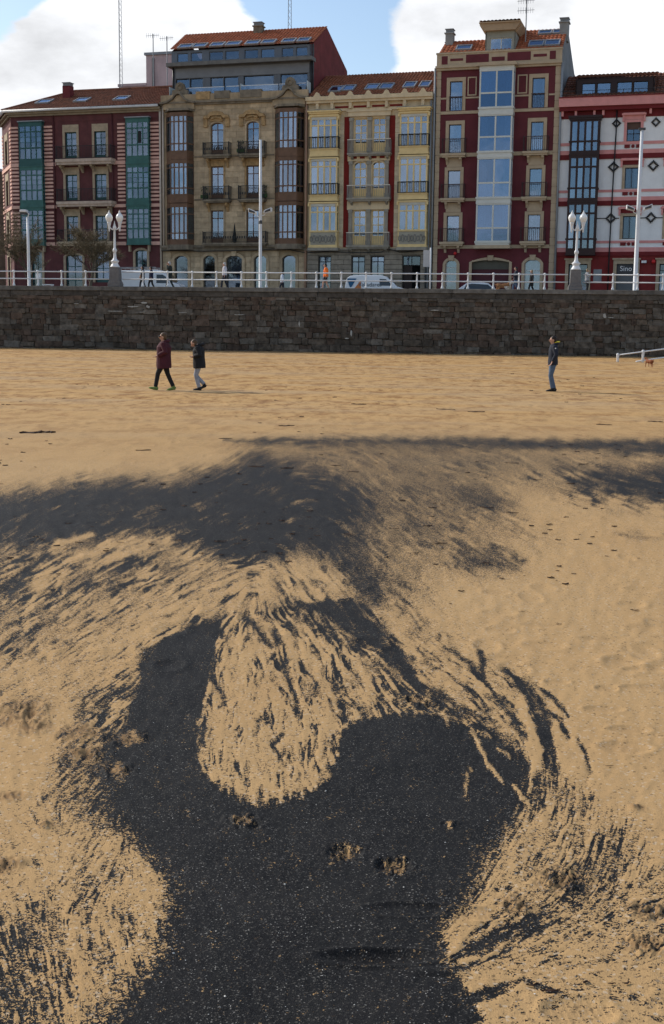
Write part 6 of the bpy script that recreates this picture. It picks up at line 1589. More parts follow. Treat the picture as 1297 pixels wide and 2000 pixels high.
def mast(X, Y, z0, z1, lab, yagi=0, lattice=False):
    r = empty('antenna_mast', (X, Y, z0), 0, lab, 'antenna')
    h = z1 - z0
    if lattice:
        for i in range(3):
            a = i * 2.094; MB().tube([(.2 * math.cos(a), .2 * math.sin(a), 0), (.12 * math.cos(a), .12 * math.sin(a), h)], .022, 5).build('leg', m_zinc, r)
        b = MB(); n = int(h / .5)
        for k in range(n):
            for i in range(3):
                a, c = i * 2.094, (i + 1) * 2.094; b.tube([(.18 * math.cos(a), .18 * math.sin(a), k * .5), (.18 * math.cos(c), .18 * math.sin(c), k * .5 + .5)], .012, 4)
        b.build('lacing', m_zinc, r)
    else: MB().tube([(0, 0, 0), (0, 0, h)], .045, 6).build('pole', m_zinc, r)
    for k in range(yagi):
        z = h - .2 - k * .7; b = MB(); b.tube([(-.7, 0, z), (.6, 0, z + .1)], .02, 5)
        for i in range(7): b.tube([(-.6 + i * .18, 0, z - .22 + .015 * i), (-.6 + i * .18, 0, z + .26)], .012, 4)
        b.build('aerial', m_zinc, r)
mast(-20.55, 124, 20, 36, 'tall thin lattice mast behind the banded red house', 0, True)
mast(-4.08, 111.3, 25.5, 33, 'thin lattice mast above the ridge of the grey modern attic', 0, True)
mast(-17.29, 123, 20, 28.9, 'aerial on a pole left of the grey attic, nearer the tall mast', 1)
mast(-15.94, 122.6, 20, 28.6, 'aerial on a pole close beside the grey attic', 1)
mast(14.3, 99.5, 23.2, 26.6, 'aerial mast beside the dormer of the burgundy house', 2)

# ------------------------------------------------------------------ people
def remeshed(mb, name, mats, parent, voxel, smooth_it=2):
    """close overlapping tubes into one continuous skin"""
    o = mb.build('tmp', mats[0])
    m = o.modifiers.new('r', 'REMESH'); m.mode = 'VOXEL'; m.voxel_size = voxel
    if smooth_it:
        s = o.modifiers.new('s', 'SMOOTH'); s.factor = .5; s.iterations = smooth_it
    bpy.context.view_layer.update()
    me = bpy.data.meshes.new_from_object(o.evaluated_get(bpy.context.evaluated_depsgraph_get()))
    old = o.data
    bpy.data.objects.remove(o); bpy.data.meshes.remove(old)
    me.materials.clear()
    for mm in mats: me.materials.append(mm)
    me.polygons.foreach_set('use_smooth', [True] * len(me.polygons))
    me.name = name
    r = bpy.data.objects.new(name, me); COL.objects.link(r); r.parent = parent
    return r
m_skin = mat('skin', (.46, .26, .18), .6, .08, 12)
def cloth(n, c, r=.85): return mat(n, c, r, .18, 9, .25, 30)
def V(*a): return Vector(a)
def person(label, loc, rz, h, coat, legs, shoes, hair, pose=None, deep=1.0, hem=.80, sleeve=True, voxel=.02, bulk=1.0, group=None, long_hair=False, bare_legs=False, extra=None):
    """x forward, y to the left; lengths for a 1.70 m figure, then scaled"""
    k = h / 1.70
    P = dict(lean=.0, head=(.02, 0, 1.575), nod=0,
             kneeL=(.06, .09, .49), ankL=(.02, .09, .09), kneeR=(.04, -.09, .49), ankR=(-.03, -.09, .09), toeL=0, toeR=0,
             elbL=(-.03, .25, 1.13), wriL=(.06, .25, .90), elbR=(-.03, -.25, 1.13), wriR=(.06, -.25, .90))
    if pose: P.update(pose)
    root = empty('person', loc, rz, label, 'person', group)
    S = lambda p: (p[0] * k, p[1] * k, p[2] * k)
    ln = P['lean']
    def T(r): return [((a * k * bulk, b * k * bulk) if isinstance(q, tuple) else q * k) for q in r for (a, b) in [q if isinstance(q, tuple) else (q, q)]]
    pel, che, nek = (0, 0, .92), (ln * .6 - .01, 0, 1.28), (ln, 0, 1.45)
    hd = P['head']; hd = (hd[0] + ln, hd[1], hd[2])
    shL, shR = (ln * .9 - .01, .175, 1.39), (ln * .9 - .01, -.175, 1.39)
    b = MB()
    b.tube([S((0, 0, .84)), S(pel), S((ln * .3, 0, 1.08)), S(che), S((ln * .9, 0, 1.40)), S((ln, 0, 1.44))], T([(.10, .14), (.115, .165), (.10, .14), (.115, .165), (.085, .15), (.06, .08)]), 14, side=(1, 0, 0))
    b.tube([S((ln, 0, 1.40)), S(((ln + hd[0]) / 2, 0, 1.49)), S((hd[0] - .01, 0, hd[2] - .04))], [.058 * k, .055 * k, .06 * k], 10)
    b.ball(S((hd[0] - .01, 0, hd[2] + .02)), (.098 * k, .077 * k, .105 * k), 14, 10)
    nod = P['nod']
    def face(x, y, z):                                   # point on the head, turned by the nod
        c, s = math.cos(nod), math.sin(nod)
        return S((hd[0] + x * c + z * s, hd[1] + y, hd[2] - x * s + z * c))
    b.tube([face(.02, 0, -.06), face(.06, 0, -.085)], [.055 * k, .035 * k], 10)      # jaw
    b.tube([face(.085, 0, .03), face(.118, 0, -.012), face(.085, 0, -.025)], [.01 * k, .018 * k, .012 * k], 8)   # nose
    b.tube([face(.086, -.022, -.05), face(.092, 0, -.05), face(.086, .022, -.05)], .011 * k, 6)    # mouth
    for s in (-1, 1):
        b.ball(face(-.005, s * .078, -.005), (.02 * k, .012 * k, .032 * k), 8, 6)
    for sd, s in (('L', 1), ('R', -1)):
        kn, an = P['knee' + sd], P['ank' + sd]; hip = (0, s * .085, .88)
        b.tube([S(hip), S(tuple((hip[i] + kn[i]) / 2 for i in range(3))), S(kn), S(tuple(kn[i] * .6 + an[i] * .4 for i in range(3))), S(an)], [.088 * k, .075 * k, .055 * k, .056 * k, .038 * k], 10)
        t = P['toe' + sd]
        b.tube([S((an[0] - .05, an[1], an[2] - .04)), S((an[0] + .08, an[1], an[2] - .055 - t * .05)), S((an[0] + .17, an[1], an[2] - .065 - t * .12))], [.036 * k, .036 * k, .024 * k], 8)
        sh = shL if s > 0 else shR; el, wr = P['elb' + sd], P['wri' + sd]
        b.tube([S(sh), S(tuple((sh[i] + el[i]) / 2 for i in range(3))), S(el), S(tuple((el[i] + wr[i]) / 2 for i in range(3))), S(wr)], [.056 * k, .05 * k, .042 * k, .04 * k, .027 * k], 10)
        d = (Vector(wr) - Vector(el)).normalized(); sd_v = Vector((0, 1, 0)); sd_v = (sd_v - d * sd_v.dot(d)).normalized(); up = d.cross(sd_v)
        w = Vector(wr)
        b.tube([S(w), S(w + d * .05), S(w + d * .09)], T([(.016, .026), (.016, .042), (.014, .040)]), 8, side=up)
        for f in range(4):
            q = w + d * .085 + sd_v * (.03 - .02 * f); L = (.062, .075, .07, .054)[f]
            b.tube([S(q), S(q + d * L * .5 + up * .006), S(q + d * L * .85 + up * .022), S(q + d * L + up * .036)], [.0095 * k, .009 * k, .0085 * k, .007 * k], 6)
        q = w + d * .03 + sd_v * .035
        b.tube([S(q), S(q + d * .035 + sd_v * .025), S(q + d * .07 + sd_v * .026 + up * .012)], [.012 * k, .011 * k, .008 * k], 6)
    remeshed(b, 'body', [m_skin], root, min(voxel, .011), 1)
    # jacket
    c = MB(); hz = hem
    bw = bulk
    c.tube([S((-.005, 0, hz)), S((0, 0, hz + .10)), S((ln * .3, 0, 1.06)), S((ln * .6 - .01, 0, 1.28)), S((ln * .9 - .01, 0, 1.40)), S((ln, 0, 1.465))], [(.150 * k * bw * deep, .215 * k * bw), (.155 * k * bw * deep, .21 * k * bw), (.145 * k * bw * deep, .185 * k * bw), (.148 * k * bw * deep, .20 * k * bw), (.12 * k * deep, .185 * k), (.08 * k, .08 * k)], 16, side=(1, 0, 0))
    for sd, s in (('L', 1), ('R', -1)):
        sh = shL if s > 0 else shR; el, wr = P['elb' + sd], P['wri' + sd]
        if sleeve: c.tube([S(sh), S(tuple((sh[i] + el[i]) / 2 for i in range(3))), S(el), S(tuple((el[i] + wr[i]) / 2 for i in range(3))), S(tuple(el[i] * .06 + wr[i] * .94 for i in range(3)))], [.085 * k * bw, .075 * k * bw, .068 * k * bw, .06 * k * bw, .048 * k], 10)
        else: c.tube([S(sh), S(tuple((sh[i] + el[i]) / 2 for i in range(3))), S(tuple(sh[i] * .3 + el[i] * .7 for i in range(3)))], [.08 * k, .07 * k, .068 * k], 10)
    remeshed(c, 'jacket', [coat], root, voxel, 2)
    # trousers
    tr = MB()
    tr.tube([S((0, 0, .80)), S((0, 0, .93)), S((ln * .2, 0, 1.0))], [(.12 * k, .175 * k), (.125 * k, .18 * k), (.115 * k, .165 * k)], 14, side=(1, 0, 0))
    for sd, s in (('L', 1), ('R', -1)):
        kn, an = P['knee' + sd], P['ank' + sd]; hip = (0, s * .085, .87)
        if bare_legs: tr.tube([S(hip), S(tuple(hip[i] * .3 + kn[i] * .7 for i in range(3)))], [.1 * k, .09 * k], 10)
        else: tr.tube([S(hip), S(tuple((hip[i] + kn[i]) / 2 for i in range(3))), S(kn), S(tuple((kn[i] + an[i]) / 2 for i in range(3))), S((an[0], an[1], an[2] + .02))], [.105 * k, .092 * k, .072 * k, .066 * k, .062 * k], 10)
    remeshed(tr, 'trousers', [legs], root, voxel, 2)
    for sd in 'LR':
        an = P['ank' + sd]; t = P['toe' + sd]; s_ = MB()
        s_.tube([S((an[0] - .075, an[1], an[2] - .045)), S((an[0] - .04, an[1], an[2] - .035)), S((an[0] + .06, an[1], an[2] - .045 - t * .04)), S((an[0] + .15, an[1], an[2] - .058 - t * .1)), S((an[0] + .20, an[1], an[2] - .066 - t * .14))], [(.04 * k, .03 * k), (.052 * k, .045 * k), (.045 * k, .05 * k), (.032 * k, .048 * k), (.018 * k, .03 * k)], 12, side=(0, 0, 1))
        s_.tube([S((an[0] - .0, an[1], an[2] - .04)), S((an[0] - .005, an[1], an[2] + .04))], .052 * k, 10)
        s_.build('shoe', shoes, root, True)
    # hair
    hr = MB()
    hr.ball(S((hd[0] - .024, 0, hd[2] + .05)), (.098 * k, .088 * k, .092 * k), 14, 8)
    hr.ball(S((hd[0] - .05, 0, hd[2] + .0)), (.07 * k, .082 * k, .10 * k), 12, 8)
    if long_hair: hr.tube([face(-.06, 0, .04), face(-.085, 0, -.05), face(-.08, 0, -.16)], [.08 * k, .075 * k, .03 * k], 10)
    if hair: remeshed(hr, 'hair', [hair], root, .012, 1)
    if extra: extra(root, face, S, k)
    return root
hair_d = cloth('hair_dark', (.018, .012, .009), .6); hair_b = cloth('hair_brown', (.09, .055, .03), .6); hair_bl = cloth('hair_blond', (.26, .19, .11), .6); hair_w = cloth('hair_grey', (.4, .39, .38), .6)
blk = cloth('black_cloth', (.014, .014, .016)); navy = cloth('navy_cloth', (.018, .022, .035)); wine = cloth('wine_coat', (.062, .013, .021))
gry = cloth('grey_trousers', (.29, .30, .34)); jean = cloth('blue_jeans', (.085, .125, .19)); lime = cloth('lime_shoe', (.15, .21, .06)); shoe_d = cloth('dark_shoe', (.012, .011, .011), .6)
def shades(root, face, S, k):
    MB().tube([face(.07, -.075, .022), face(.1, -.04, .02), face(.108, 0, .022), face(.1, .04, .02), face(.07, .075, .022)], [.014 * k, .024 * k, .012 * k, .024 * k, .014 * k], 8).build('sunglasses', mat('lens_black', (.01, .01, .01), .15), root, True)
def coll(root, face, S, k):
    MB().tube([S((-.02, -.09, 1.43)), S((-.11, -.06, 1.46)), S((-.14, 0, 1.47)), S((-.11, .06, 1.46)), S((-.02, .09, 1.43))], [.04 * k, .05 * k, .055 * k, .05 * k, .04 * k], 8).build('hood', wine, root, True)
    shades(root, face, S, k)
person('woman in a wine red coat, black trousers and lime trainers striding left', (-5.03, 37.4, 0.0), math.pi, 1.70, wine, blk, lime, hair_b,
       dict(kneeL=(.17, .09, .50), ankL=(.24, .09, .10), toeL=-.4, kneeR=(-.10, -.09, .49), ankR=(-.26, -.09, .11), toeR=.3, elbL=(-.08, .27, 1.14), wriL=(.16, .22, 1.03), elbR=(-.10, -.27, 1.13), wriR=(.13, -.23, 1.02)), hem=.66, voxel=.012, bulk=1.18, deep=1.25, extra=coll)
def hood_dark(root, face, S, k):
    MB().tube([S((.03, -.09, 1.44)), S((-.08, -.07, 1.47)), S((-.12, 0, 1.48)), S((-.08, .07, 1.47)), S((.03, .09, 1.44))], [.04 * k, .055 * k, .065 * k, .055 * k, .04 * k], 8).build('hood', blk, root, True)
person('person with bowed head in a black puffer jacket and light grey trousers', (-4.0, 37.6, 0.0), math.pi, 1.58, blk, gry, shoe_d, hair_b,
       dict(lean=.05, head=(.13, 0, 1.50), nod=.75, kneeL=(.10, .09, .49), ankL=(-.0, .09, .09), kneeR=(.13, -.09, .50), ankR=(-.14, -.09, .19), toeR=.9, elbL=(-.05, .27, 1.14), wriL=(.17, .15, 1.1), elbR=(-.05, -.27, 1.14), wriR=(.17, -.14, 1.08)), hem=.72, voxel=.012, bulk=1.18, deep=1.12, extra=hood_dark)
m_yl = mat('yellow_lining', (.62, .52, .03), .6)
def hood_y(root, face, S, k):
    MB().tube([S((.0, -.09, 1.44)), S((-.09, -.07, 1.47)), S((-.13, 0, 1.48)), S((-.09, .07, 1.47)), S((.0, .09, 1.44))], [.035 * k, .05 * k, .06 * k, .05 * k, .035 * k], 8).build('hood', navy, root, True)
    MB().tube([S((-.02, .09, 1.50)), S((-.13, .07, 1.525)), S((-.18, 0, 1.53)), S((-.13, -.07, 1.525)), S((-.02, -.09, 1.50))], [.012 * k, .02 * k, .022 * k, .02 * k, .012 * k], 6).build('hood_lining', m_yl, root, True)
    MB().ball(S((-.02, .275, 1.33)), (.02 * k, .008 * k, .02 * k), 8, 6).build('badge', m_white, root)
person('man in a navy jacket with yellow hood lining and blue jeans standing alone', (6.82, 39.3, 0.0), math.pi, 1.72, navy, jean, shoe_d, hair_d,
       dict(kneeL=(.07, .09, .49), ankL=(.0, .09, .09), kneeR=(.03, -.09, .49), ankR=(-.08, -.09, .09), elbL=(-.05, .25, 1.13), wriL=(.06, .23, .92), elbR=(-.05, -.25, 1.13), wriR=(.06, -.23, .92)), hem=.82, voxel=.012, bulk=1.0, extra=hood_y)
# ---- on the promenade
def prom(X, back, z=PROM):
    p = wpt(w_s(X), back); return (p.x, p.y, z)
stride = dict(kneeL=(.15, .09, .50), ankL=(.20, .09, .09), kneeR=(-.05, -.09, .48), ankR=(-.22, -.09, .12), toeR=.3, wriL=(-.06, .26, .9), wriR=(.15, -.26, .92), elbL=(-.1, .26, 1.13))
dgreen = cloth('dark_green_cloth', (.02, .026, .022)); wshirt = cloth('white_shirt', (.55, .53, .56)); orange = cloth('orange_vest', (.85, .17, .02)); lblue = cloth('pale_blue_top', (.5, .55, .62)); gcloth = cloth('grey_top', (.27, .27, .28)); tanb = cloth('tan_bag', (.42, .24, .14))
person('person in a dark green jacket with pale hair walking left near the lamp', prom(-11.15, 2.6), WA + math.pi, 1.8, dgreen, cloth('dark_teal_trousers', (.022, .03, .03)), lblue, hair_w, dict(stride, head=(.04, 0, 1.57), elbL=(.08, .25, 1.2), wriL=(.14, .1, 1.5)), hem=.86)
person('man in a white shirt and dark trousers walking along the railing', prom(-7.45, 2.3), WA + math.pi, 1.75, wshirt, navy, shoe_d, hair_w, stride, hem=.9)
person('small person in a pale blue top walking beyond the railing', prom(-4.62, 8.2), WA + math.pi, 1.45, lblue, navy, shoe_d, hair_d, stride, hem=.82, long_hair=True)
person('man in an orange jacket and black shorts behind the railing', prom(-.88, 2.6), WA + math.pi, 1.72, orange, blk, wshirt, hair_d, dict(stride, head=(.05, 0, 1.575)), hem=.88, bare_legs=True, bulk=1.08)
person('man in a navy jacket and jeans walking the dog', prom(11.3, 5.5), WA + math.pi, 1.72, navy, jean, shoe_d, hair_d, dict(stride, elbL=(-.05, .26, 1.13), wriL=(.2, .26, 1.05)), hem=.86, bulk=1.05)
person('person in a long black coat behind the dog walker', prom(12.32, 5.5), WA + math.pi, 1.53, blk, blk, shoe_d, hair_bl, stride, hem=.55, bulk=1.02)
person('person in a grey top looking at a phone beside the right lamp plinth', prom(15.7, 3.0), WA + .3, 1.5, gcloth, blk, shoe_d, hair_bl, dict(elbL=(.02, .26, 1.14), wriL=(.22, .12, 1.28), elbR=(.02, -.26, 1.14), wriR=(.22, -.1, 1.28)), hem=.85)
def bag(root, face, S, k):
    MB().tube([S((.12, .12, .75)), S((.13, .13, .9)), S((.11, .12, 1.08))], [(.06 * k, .12 * k), (.09 * k, .15 * k), (.03 * k, .08 * k)], 10).build('shoulder_bag', tanb, root, True)
person('person in black with a tan shoulder bag right of the left lamp plinth', prom(-13.25, 3.6), WA + math.pi, 1.55, blk, blk, shoe_d, hair_d, stride, hem=.7, extra=bag, long_hair=True)
person('person in a navy jacket close beside the one with the tan bag', prom(-12.75, 3.9), WA + math.pi, 1.53, cloth('deep_blue_cloth', (.015, .018, .05)), blk, wshirt, hair_d, stride, hem=.8, bulk=1.08)

# ------------------------------------------------------------------ dogs
def dog(label, loc, rz, L, coat, patch, lead=False):
    """trunk along x, head forward; L is the shoulder height"""
    root = empty('dog', loc, rz, label, 'dog'); k = L / .5
    S = lambda x, y, z: (x * k, y * k, z * k)
    b = MB()
    b.tube([S(-.36, 0, .42), S(-.25, 0, .41), S(-.05, 0, .39), S(.15, 0, .385), S(.28, 0, .42), S(.33, 0, .47)], [(.06 * k, .06 * k), (.11 * k, .105 * k), (.105 * k, .10 * k), (.135 * k, .115 * k), (.11 * k, .10 * k), (.07 * k, .07 * k)], 12, side=(0, 0, 1))
    b.tube([S(.27, 0, .45), S(.38, 0, .53), S(.44, 0, .57)], [.09 * k, .075 * k, .07 * k], 10)
    b.ball(S(.46, 0, .585), (.09 * k, .075 * k, .075 * k), 12, 8)
    b.tube([S(.48, 0, .57), S(.57, 0, .55), S(.60, 0, .545)], [.055 * k, .04 * k, .03 * k], 10)
    for s in (-1, 1):
        b.tube([S(.43, s * .06, .62), S(.42, s * .09, .58), S(.42, s * .095, .52)], [(.02 * k, .03 * k), (.015 * k, .035 * k), (.01 * k, .02 * k)], 6)
        f = .05 * s
        b.tube([S(.24, s * .08, .40), S(.23 + f, s * .085, .27), S(.25 + f, s * .085, .16), S(.24 + f * 1.5, s * .085, .04), S(.28 + f * 1.5, s * .085, .018)], [.06 * k, .04 * k, .03 * k, .026 * k, .026 * k], 8)
        b.tube([S(-.27, s * .075, .40), S(-.20 - f, s * .085, .28), S(-.31 - f, s * .085, .17), S(-.30 - f, s * .085, .04), S(-.26 - f, s * .085, .018)], [.085 * k, .06 * k, .032 * k, .026 * k, .026 * k], 8)
    b.tube([S(-.36, 0, .45), S(-.46, 0, .48), S(-.53, 0, .56)], [.035 * k, .028 * k, .012 * k], 8)
    o = remeshed(b, 'body', [coat, patch], root, .016, 1)
    for p in o.data.polygons:
        c = p.center / k
        if c.x > .36 and not (c.z > .6 and c.x < .44) or c.z < .2 or (c.x > .1 and c.z < .36): p.material_index = 1
    return root
dog('white and brown dog walking left behind the railing', prom(10.45, 5.3), WA + .0, .62, cloth('brown_fur', (.26, .12, .05)), cloth('white_fur', (.6, .56, .5)))
dog('small reddish brown dog sniffing the sand by the ramp handrail', (14.9, 59.6, .19), 1.9, .36, cloth('red_fur', (.22, .075, .03)), cloth('red_fur_pale', (.3, .12, .06)))

# ------------------------------------------------------------------ vehicles on the road
m_vw = mat('van_white', (.70, .72, .74), .28, .03, 2, spec=.5)
m_vg = mat('car_glass', (.02, .025, .028), .08, .02, spec=.7)
m_ty = mat('tyre', (.02, .02, .02), .85)
def vehicle(name, label, cat, X, back, prof, width, glass, wheels, rz=0, paint=None):
    """side profile (x, z) with the roof pinched in; glass = side window outlines; front to +x"""
    p = wpt(w_s(X), back)
    r = empty(name, (p.x, p.y, ROADZ), WA + rz, label, cat)
    zt = max(z for x, z in prof); b = MB(); n = len(prof); hw = width / 2
    def yy(z): return hw * (1 - .13 * max(0, (z - zt * .5) / (zt * .5)) ** 1.5)
    for (s0, s1) in ((-1, 1),):
        for i in range(n):
            (x0, z0), (x1, z1) = prof[i], prof[(i + 1) % n]
            m_ = 5; 
            for j in range(m_):
                t0, t1 = -1 + 2 * j / m_, -1 + 2 * (j + 1) / m_
                cr = lambda t, z: .05 * (1 - t * t) if z > zt * .8 else 0
                b.face([(x0, t0 * yy(z0), z0 + cr(t0, z0)), (x1, t0 * yy(z1), z1 + cr(t0, z1)), (x1, t1 * yy(z1), z1 + cr(t1, z1)), (x0, t1 * yy(z0), z0 + cr(t1, z0))])
    b.face([(x, -yy(z), z) for x, z in prof][::-1]); b.face([(x, yy(z), z) for x, z in prof])
    body = b.build('body', paint or m_vw, r); bm = bmesh.new(); bm.from_mesh(body.data); bmesh.ops.remove_doubles(bm, verts=bm.verts, dist=.002); bmesh.ops.recalc_face_normals(bm, faces=bm.faces); bm.to_mesh(body.data); bm.free()
    bevel(body, .06, 3)
    for poly in glass:
        for s in (-1, 1):
            g = MB(); pts = [(x, s * (yy(z) + .006), z) for x, z in poly]; g.face(pts if s < 0 else pts[::-1])
            pts2 = [(x, s * (yy(z) - .02), z) for x, z in poly]; g.face(pts2 if s > 0 else pts2[::-1]); 
            for i in range(len(poly)): g.face([pts[i], pts[(i + 1) % len(poly)], pts2[(i + 1) % len(poly)], pts2[i]])
            g.build('side_window', m_vg, r)
    for (x, rad) in wheels:
        for s in (-1, 1):
            w = MB(); w.tube([(x, s * (hw - .22), rad), (x, s * (hw - .18), rad), (x, s * (hw - .02), rad), (x, s * (hw + .01), rad)], [rad * .9, rad, rad, rad * .9], 18)
            wo_ = w.build('wheel', m_ty, r); MB().tube([(x, s * (hw + .005), rad), (x, s * (hw + .02), rad)], [rad * .62, rad * .55], 14).build('rim', m_zinc, wo_)
    return r, yy
# delivery van with lettering
vp = [(-2.1, .35), (-2.12, 1.0), (-2.0, 1.62), (-1.75, 1.80), (-.8, 1.86), (.5, 1.84), (.95, 1.72), (1.35, 1.42), (1.72, 1.05), (2.2, .92), (2.35, .7), (2.38, .35)]
van, yy = vehicle('delivery_van', 'white delivery van with blue and orange triangles and dark lettering', 'van', 1.28, 14.2, vp, 1.8, [[(.42, 1.12), (1.32, 1.10), (1.12, 1.42), (.86, 1.58), (.42, 1.60)]], [(-1.35, .31), (1.55, .31)])
ws = MB(); ws.face([(1.40, -.72, 1.41), (1.75, -.78, 1.08), (1.75, .78, 1.08), (1.40, .72, 1.41)]); ws.face([(.99, -.68, 1.73), (1.385, -.72, 1.43), (1.385, .72, 1.43), (.99, .68, 1.73)])
for v in range(len(ws.v)): x, y, z = ws.v[v]; ws.v[v] = (x + .035, y, z + .045)
ws.build('windscreen', m_vg, van)
def decal(poly, m, name): 
    g = MB(); g.prism([(x, z) for x, z in poly], -yy(1.3) - .012, -yy(1.3) + .05); g.build(name, m, van)
decal([(-1.98, 1.62), (-1.28, 1.62), (-1.62, 1.02), (-1.75, .98)], mat('decal_blue', (.01, .10, .22), .4), 'blue_triangle')
decal([(-.98, 1.45), (-.92, .9), (-1.42, .9)], mat('decal_orange', (.55, .19, .06), .4), 'orange_triangle')
text(None, 'Valladares', .42, -.28, -yy(1.2) - .016, 1.18, mat('letter_blue_grey', (.07, .10, .13), .5), van, ext=.006)
MB().box(-.62, -.56, -yy(1) - .014, -yy(1), .9, 1.12).build('red_mark', mat('decal_red', (.4, .06, .05), .5), van)
# tall white van behind the left lamp
vp1 = [(-2.55, .4), (-2.6, 1.9), (-2.5, 2.12), (.9, 2.2), (1.3, 2.12), (1.75, 1.85), (2.15, 1.3), (2.75, 1.1), (2.85, .8), (2.88, .4)]
van1, y1 = vehicle('panel_van', 'tall white panel van with roof bars behind the left lamp plinth', 'van', -16.1, 15.2, vp1, 2.0, [[(1.0, 1.22), (2.0, 1.2), (1.72, 1.7), (1.45, 1.85), (1.0, 1.85)]], [(-1.7, .35), (1.9, .35)])
ws = MB(); ws.face([(1.78, -.8, 1.86), (2.2, -.86, 1.32), (2.2, .86, 1.32), (1.78, .8, 1.86)])
for v in range(4): x, y, z = ws.v[v]; ws.v[v] = (x + .03, y, z + .03)
ws.build('windscreen', m_vg, van1)
rk = MB()
for y in (-.75, .75): rk.tube([(-2.3, y, 2.36), (.9, y, 2.4)], .03, 6)
for i in range(5): rk.tube([(-2.2 + i * .75, -.75, 2.2), (-2.2 + i * .75, -.75, 2.37), (-2.2 + i * .75, .75, 2.37), (-2.2 + i * .75, .75, 2.2)], .025, 6)
rk.build('roof_rack', m_zinc, van1)
# car roof
cp = [(-2.0, .3), (-2.02, .75), (-1.75, .98), (-1.15, 1.40), (-.75, 1.49), (.2, 1.5), (.55, 1.42), (1.15, .98), (1.85, .85), (2.05, .65), (2.08, .3)]
car, y2 = vehicle('parked_car', 'white car with only its roof showing above the wall', 'car', 9.0, 17.5, cp, 1.75, [[(-1.3, .98), (1.0, .98), (.5, 1.36), (-.7, 1.42), (-1.1, 1.36)]], [(-1.25, .3), (1.3, .3)])


# ------------------------------------------------------------------ bare tamarisk trees at the left
m_bark = mat('tamarisk_bark', (.10, .08, .055), .95, .3, 5, .4, 20)
m_twig = mat('tamarisk_twig', (.19, .145, .085), .95, .35, 3)
def tree(label, X, back, h, spread, seed, nb=26):
    rt = random.Random(seed); p = wpt(w_s(X), back)
    root = empty('tamarisk_tree', (p.x, p.y, PROM - .3), rt.uniform(0, 6), label, 'tree', 'bare tamarisk trees')
    tk, tw = MB(), MB()
    def grow(p, d, L, r, depth):
        pts, rad = [p], [r]
        n = 4
        for i in range(n):
            d = (d + Vector((rt.gauss(0, .16), rt.gauss(0, .16), rt.gauss(.03, .08)))).normalized()
            p = p + d * L / n; pts.append(p); rad.append(r * (1 - .45 * (i + 1) / n))
        tk.tube(pts, rad, 6 if depth < 2 else 4, cap=False)
        if depth == 3:
            for i in range(26):
                q = pts[rt.randrange(1, n + 1)]; e = (d * .5 + Vector((rt.gauss(0, .7), rt.gauss(0, .7), rt.gauss(.25, .5)))).normalized()
                l = rt.uniform(.25, .7); w = e.orthogonal().normalized() * .011
                mid = q + e * l * .55 + Vector((0, 0, -.02)); end = q + e * l + Vector((0, 0, -.10 * l))
                w2 = e.cross(w).normalized() * .011
                tw.face([q - w, q + w, mid + w, mid - w]); tw.face([mid - w, mid + w, end]); tw.face([q - w2, q + w2, mid + w2, mid - w2])
                for z in range(5):
                    s0 = q.lerp(end, rt.uniform(.3, 1)); e2 = (e + Vector((rt.gauss(0, .8), rt.gauss(0, .8), rt.gauss(0, .5)))).normalized() * rt.uniform(.08, .2)
                    tw.face([s0 - w * .7, s0 + w * .7, s0 + e2])
            return
        for i in range((5, 4, 4)[depth]):
            a = rt.uniform(0, 6.28); t = rt.uniform(.45, 1)
            q = pts[max(1, int(t * n))]
            e = (d * .75 + Vector((math.cos(a), math.sin(a), .15)) * (spread * (.55 + .2 * depth))).normalized()
            grow(q, e, L * rt.uniform(.6, .85), rad[-1] * rt.uniform(.6, .85), depth + 1)
    grow(Vector((0, 0, 0)), Vector((rt.gauss(0, .1), rt.gauss(0, .1), 1)).normalized(), h * .34, .13, 0)
    tk.build('trunk', m_bark, root, True)
    tag(tw.build('crown', m_twig, root), kind='stuff')
tree('bare brown tamarisk tree at the far left edge of the promenade', -22.8, 8.5, 8.2, .8, 3)
tree('bare olive brown tamarisk tree in front of the banded red house', -18.6, 9.0, 8.8, .85, 8)
tree('low bare tamarisk tree outside the left edge', -27.6, 8.5, 8, .8, 5)

# small things on the promenade at the left
p = prom(-20.55, 4)
r = empty('notice_box', p, WA, 'small white box on a leg behind the left railing', 'box')
MB().box(-.16, .16, -.1, .1, .75, 1.05).build('box', m_white, r); MB().box(-.03, .03, -.03, .03, 0, .75).build('leg', m_pole, r)
p = wpt(w_s(-18.75), .75)
r = empty('promenade_bench', (p.x, p.y, PROM), WA, 'low white bench just behind the left railing', 'bench')
MB().box(-.33, .33, -.2, .2, .16, .23).build('seat', m_white, r)
for x in (-.26, .26): MB().box(x - .04, x + .04, -.16, .16, 0, .16).build('leg', m_white, r)

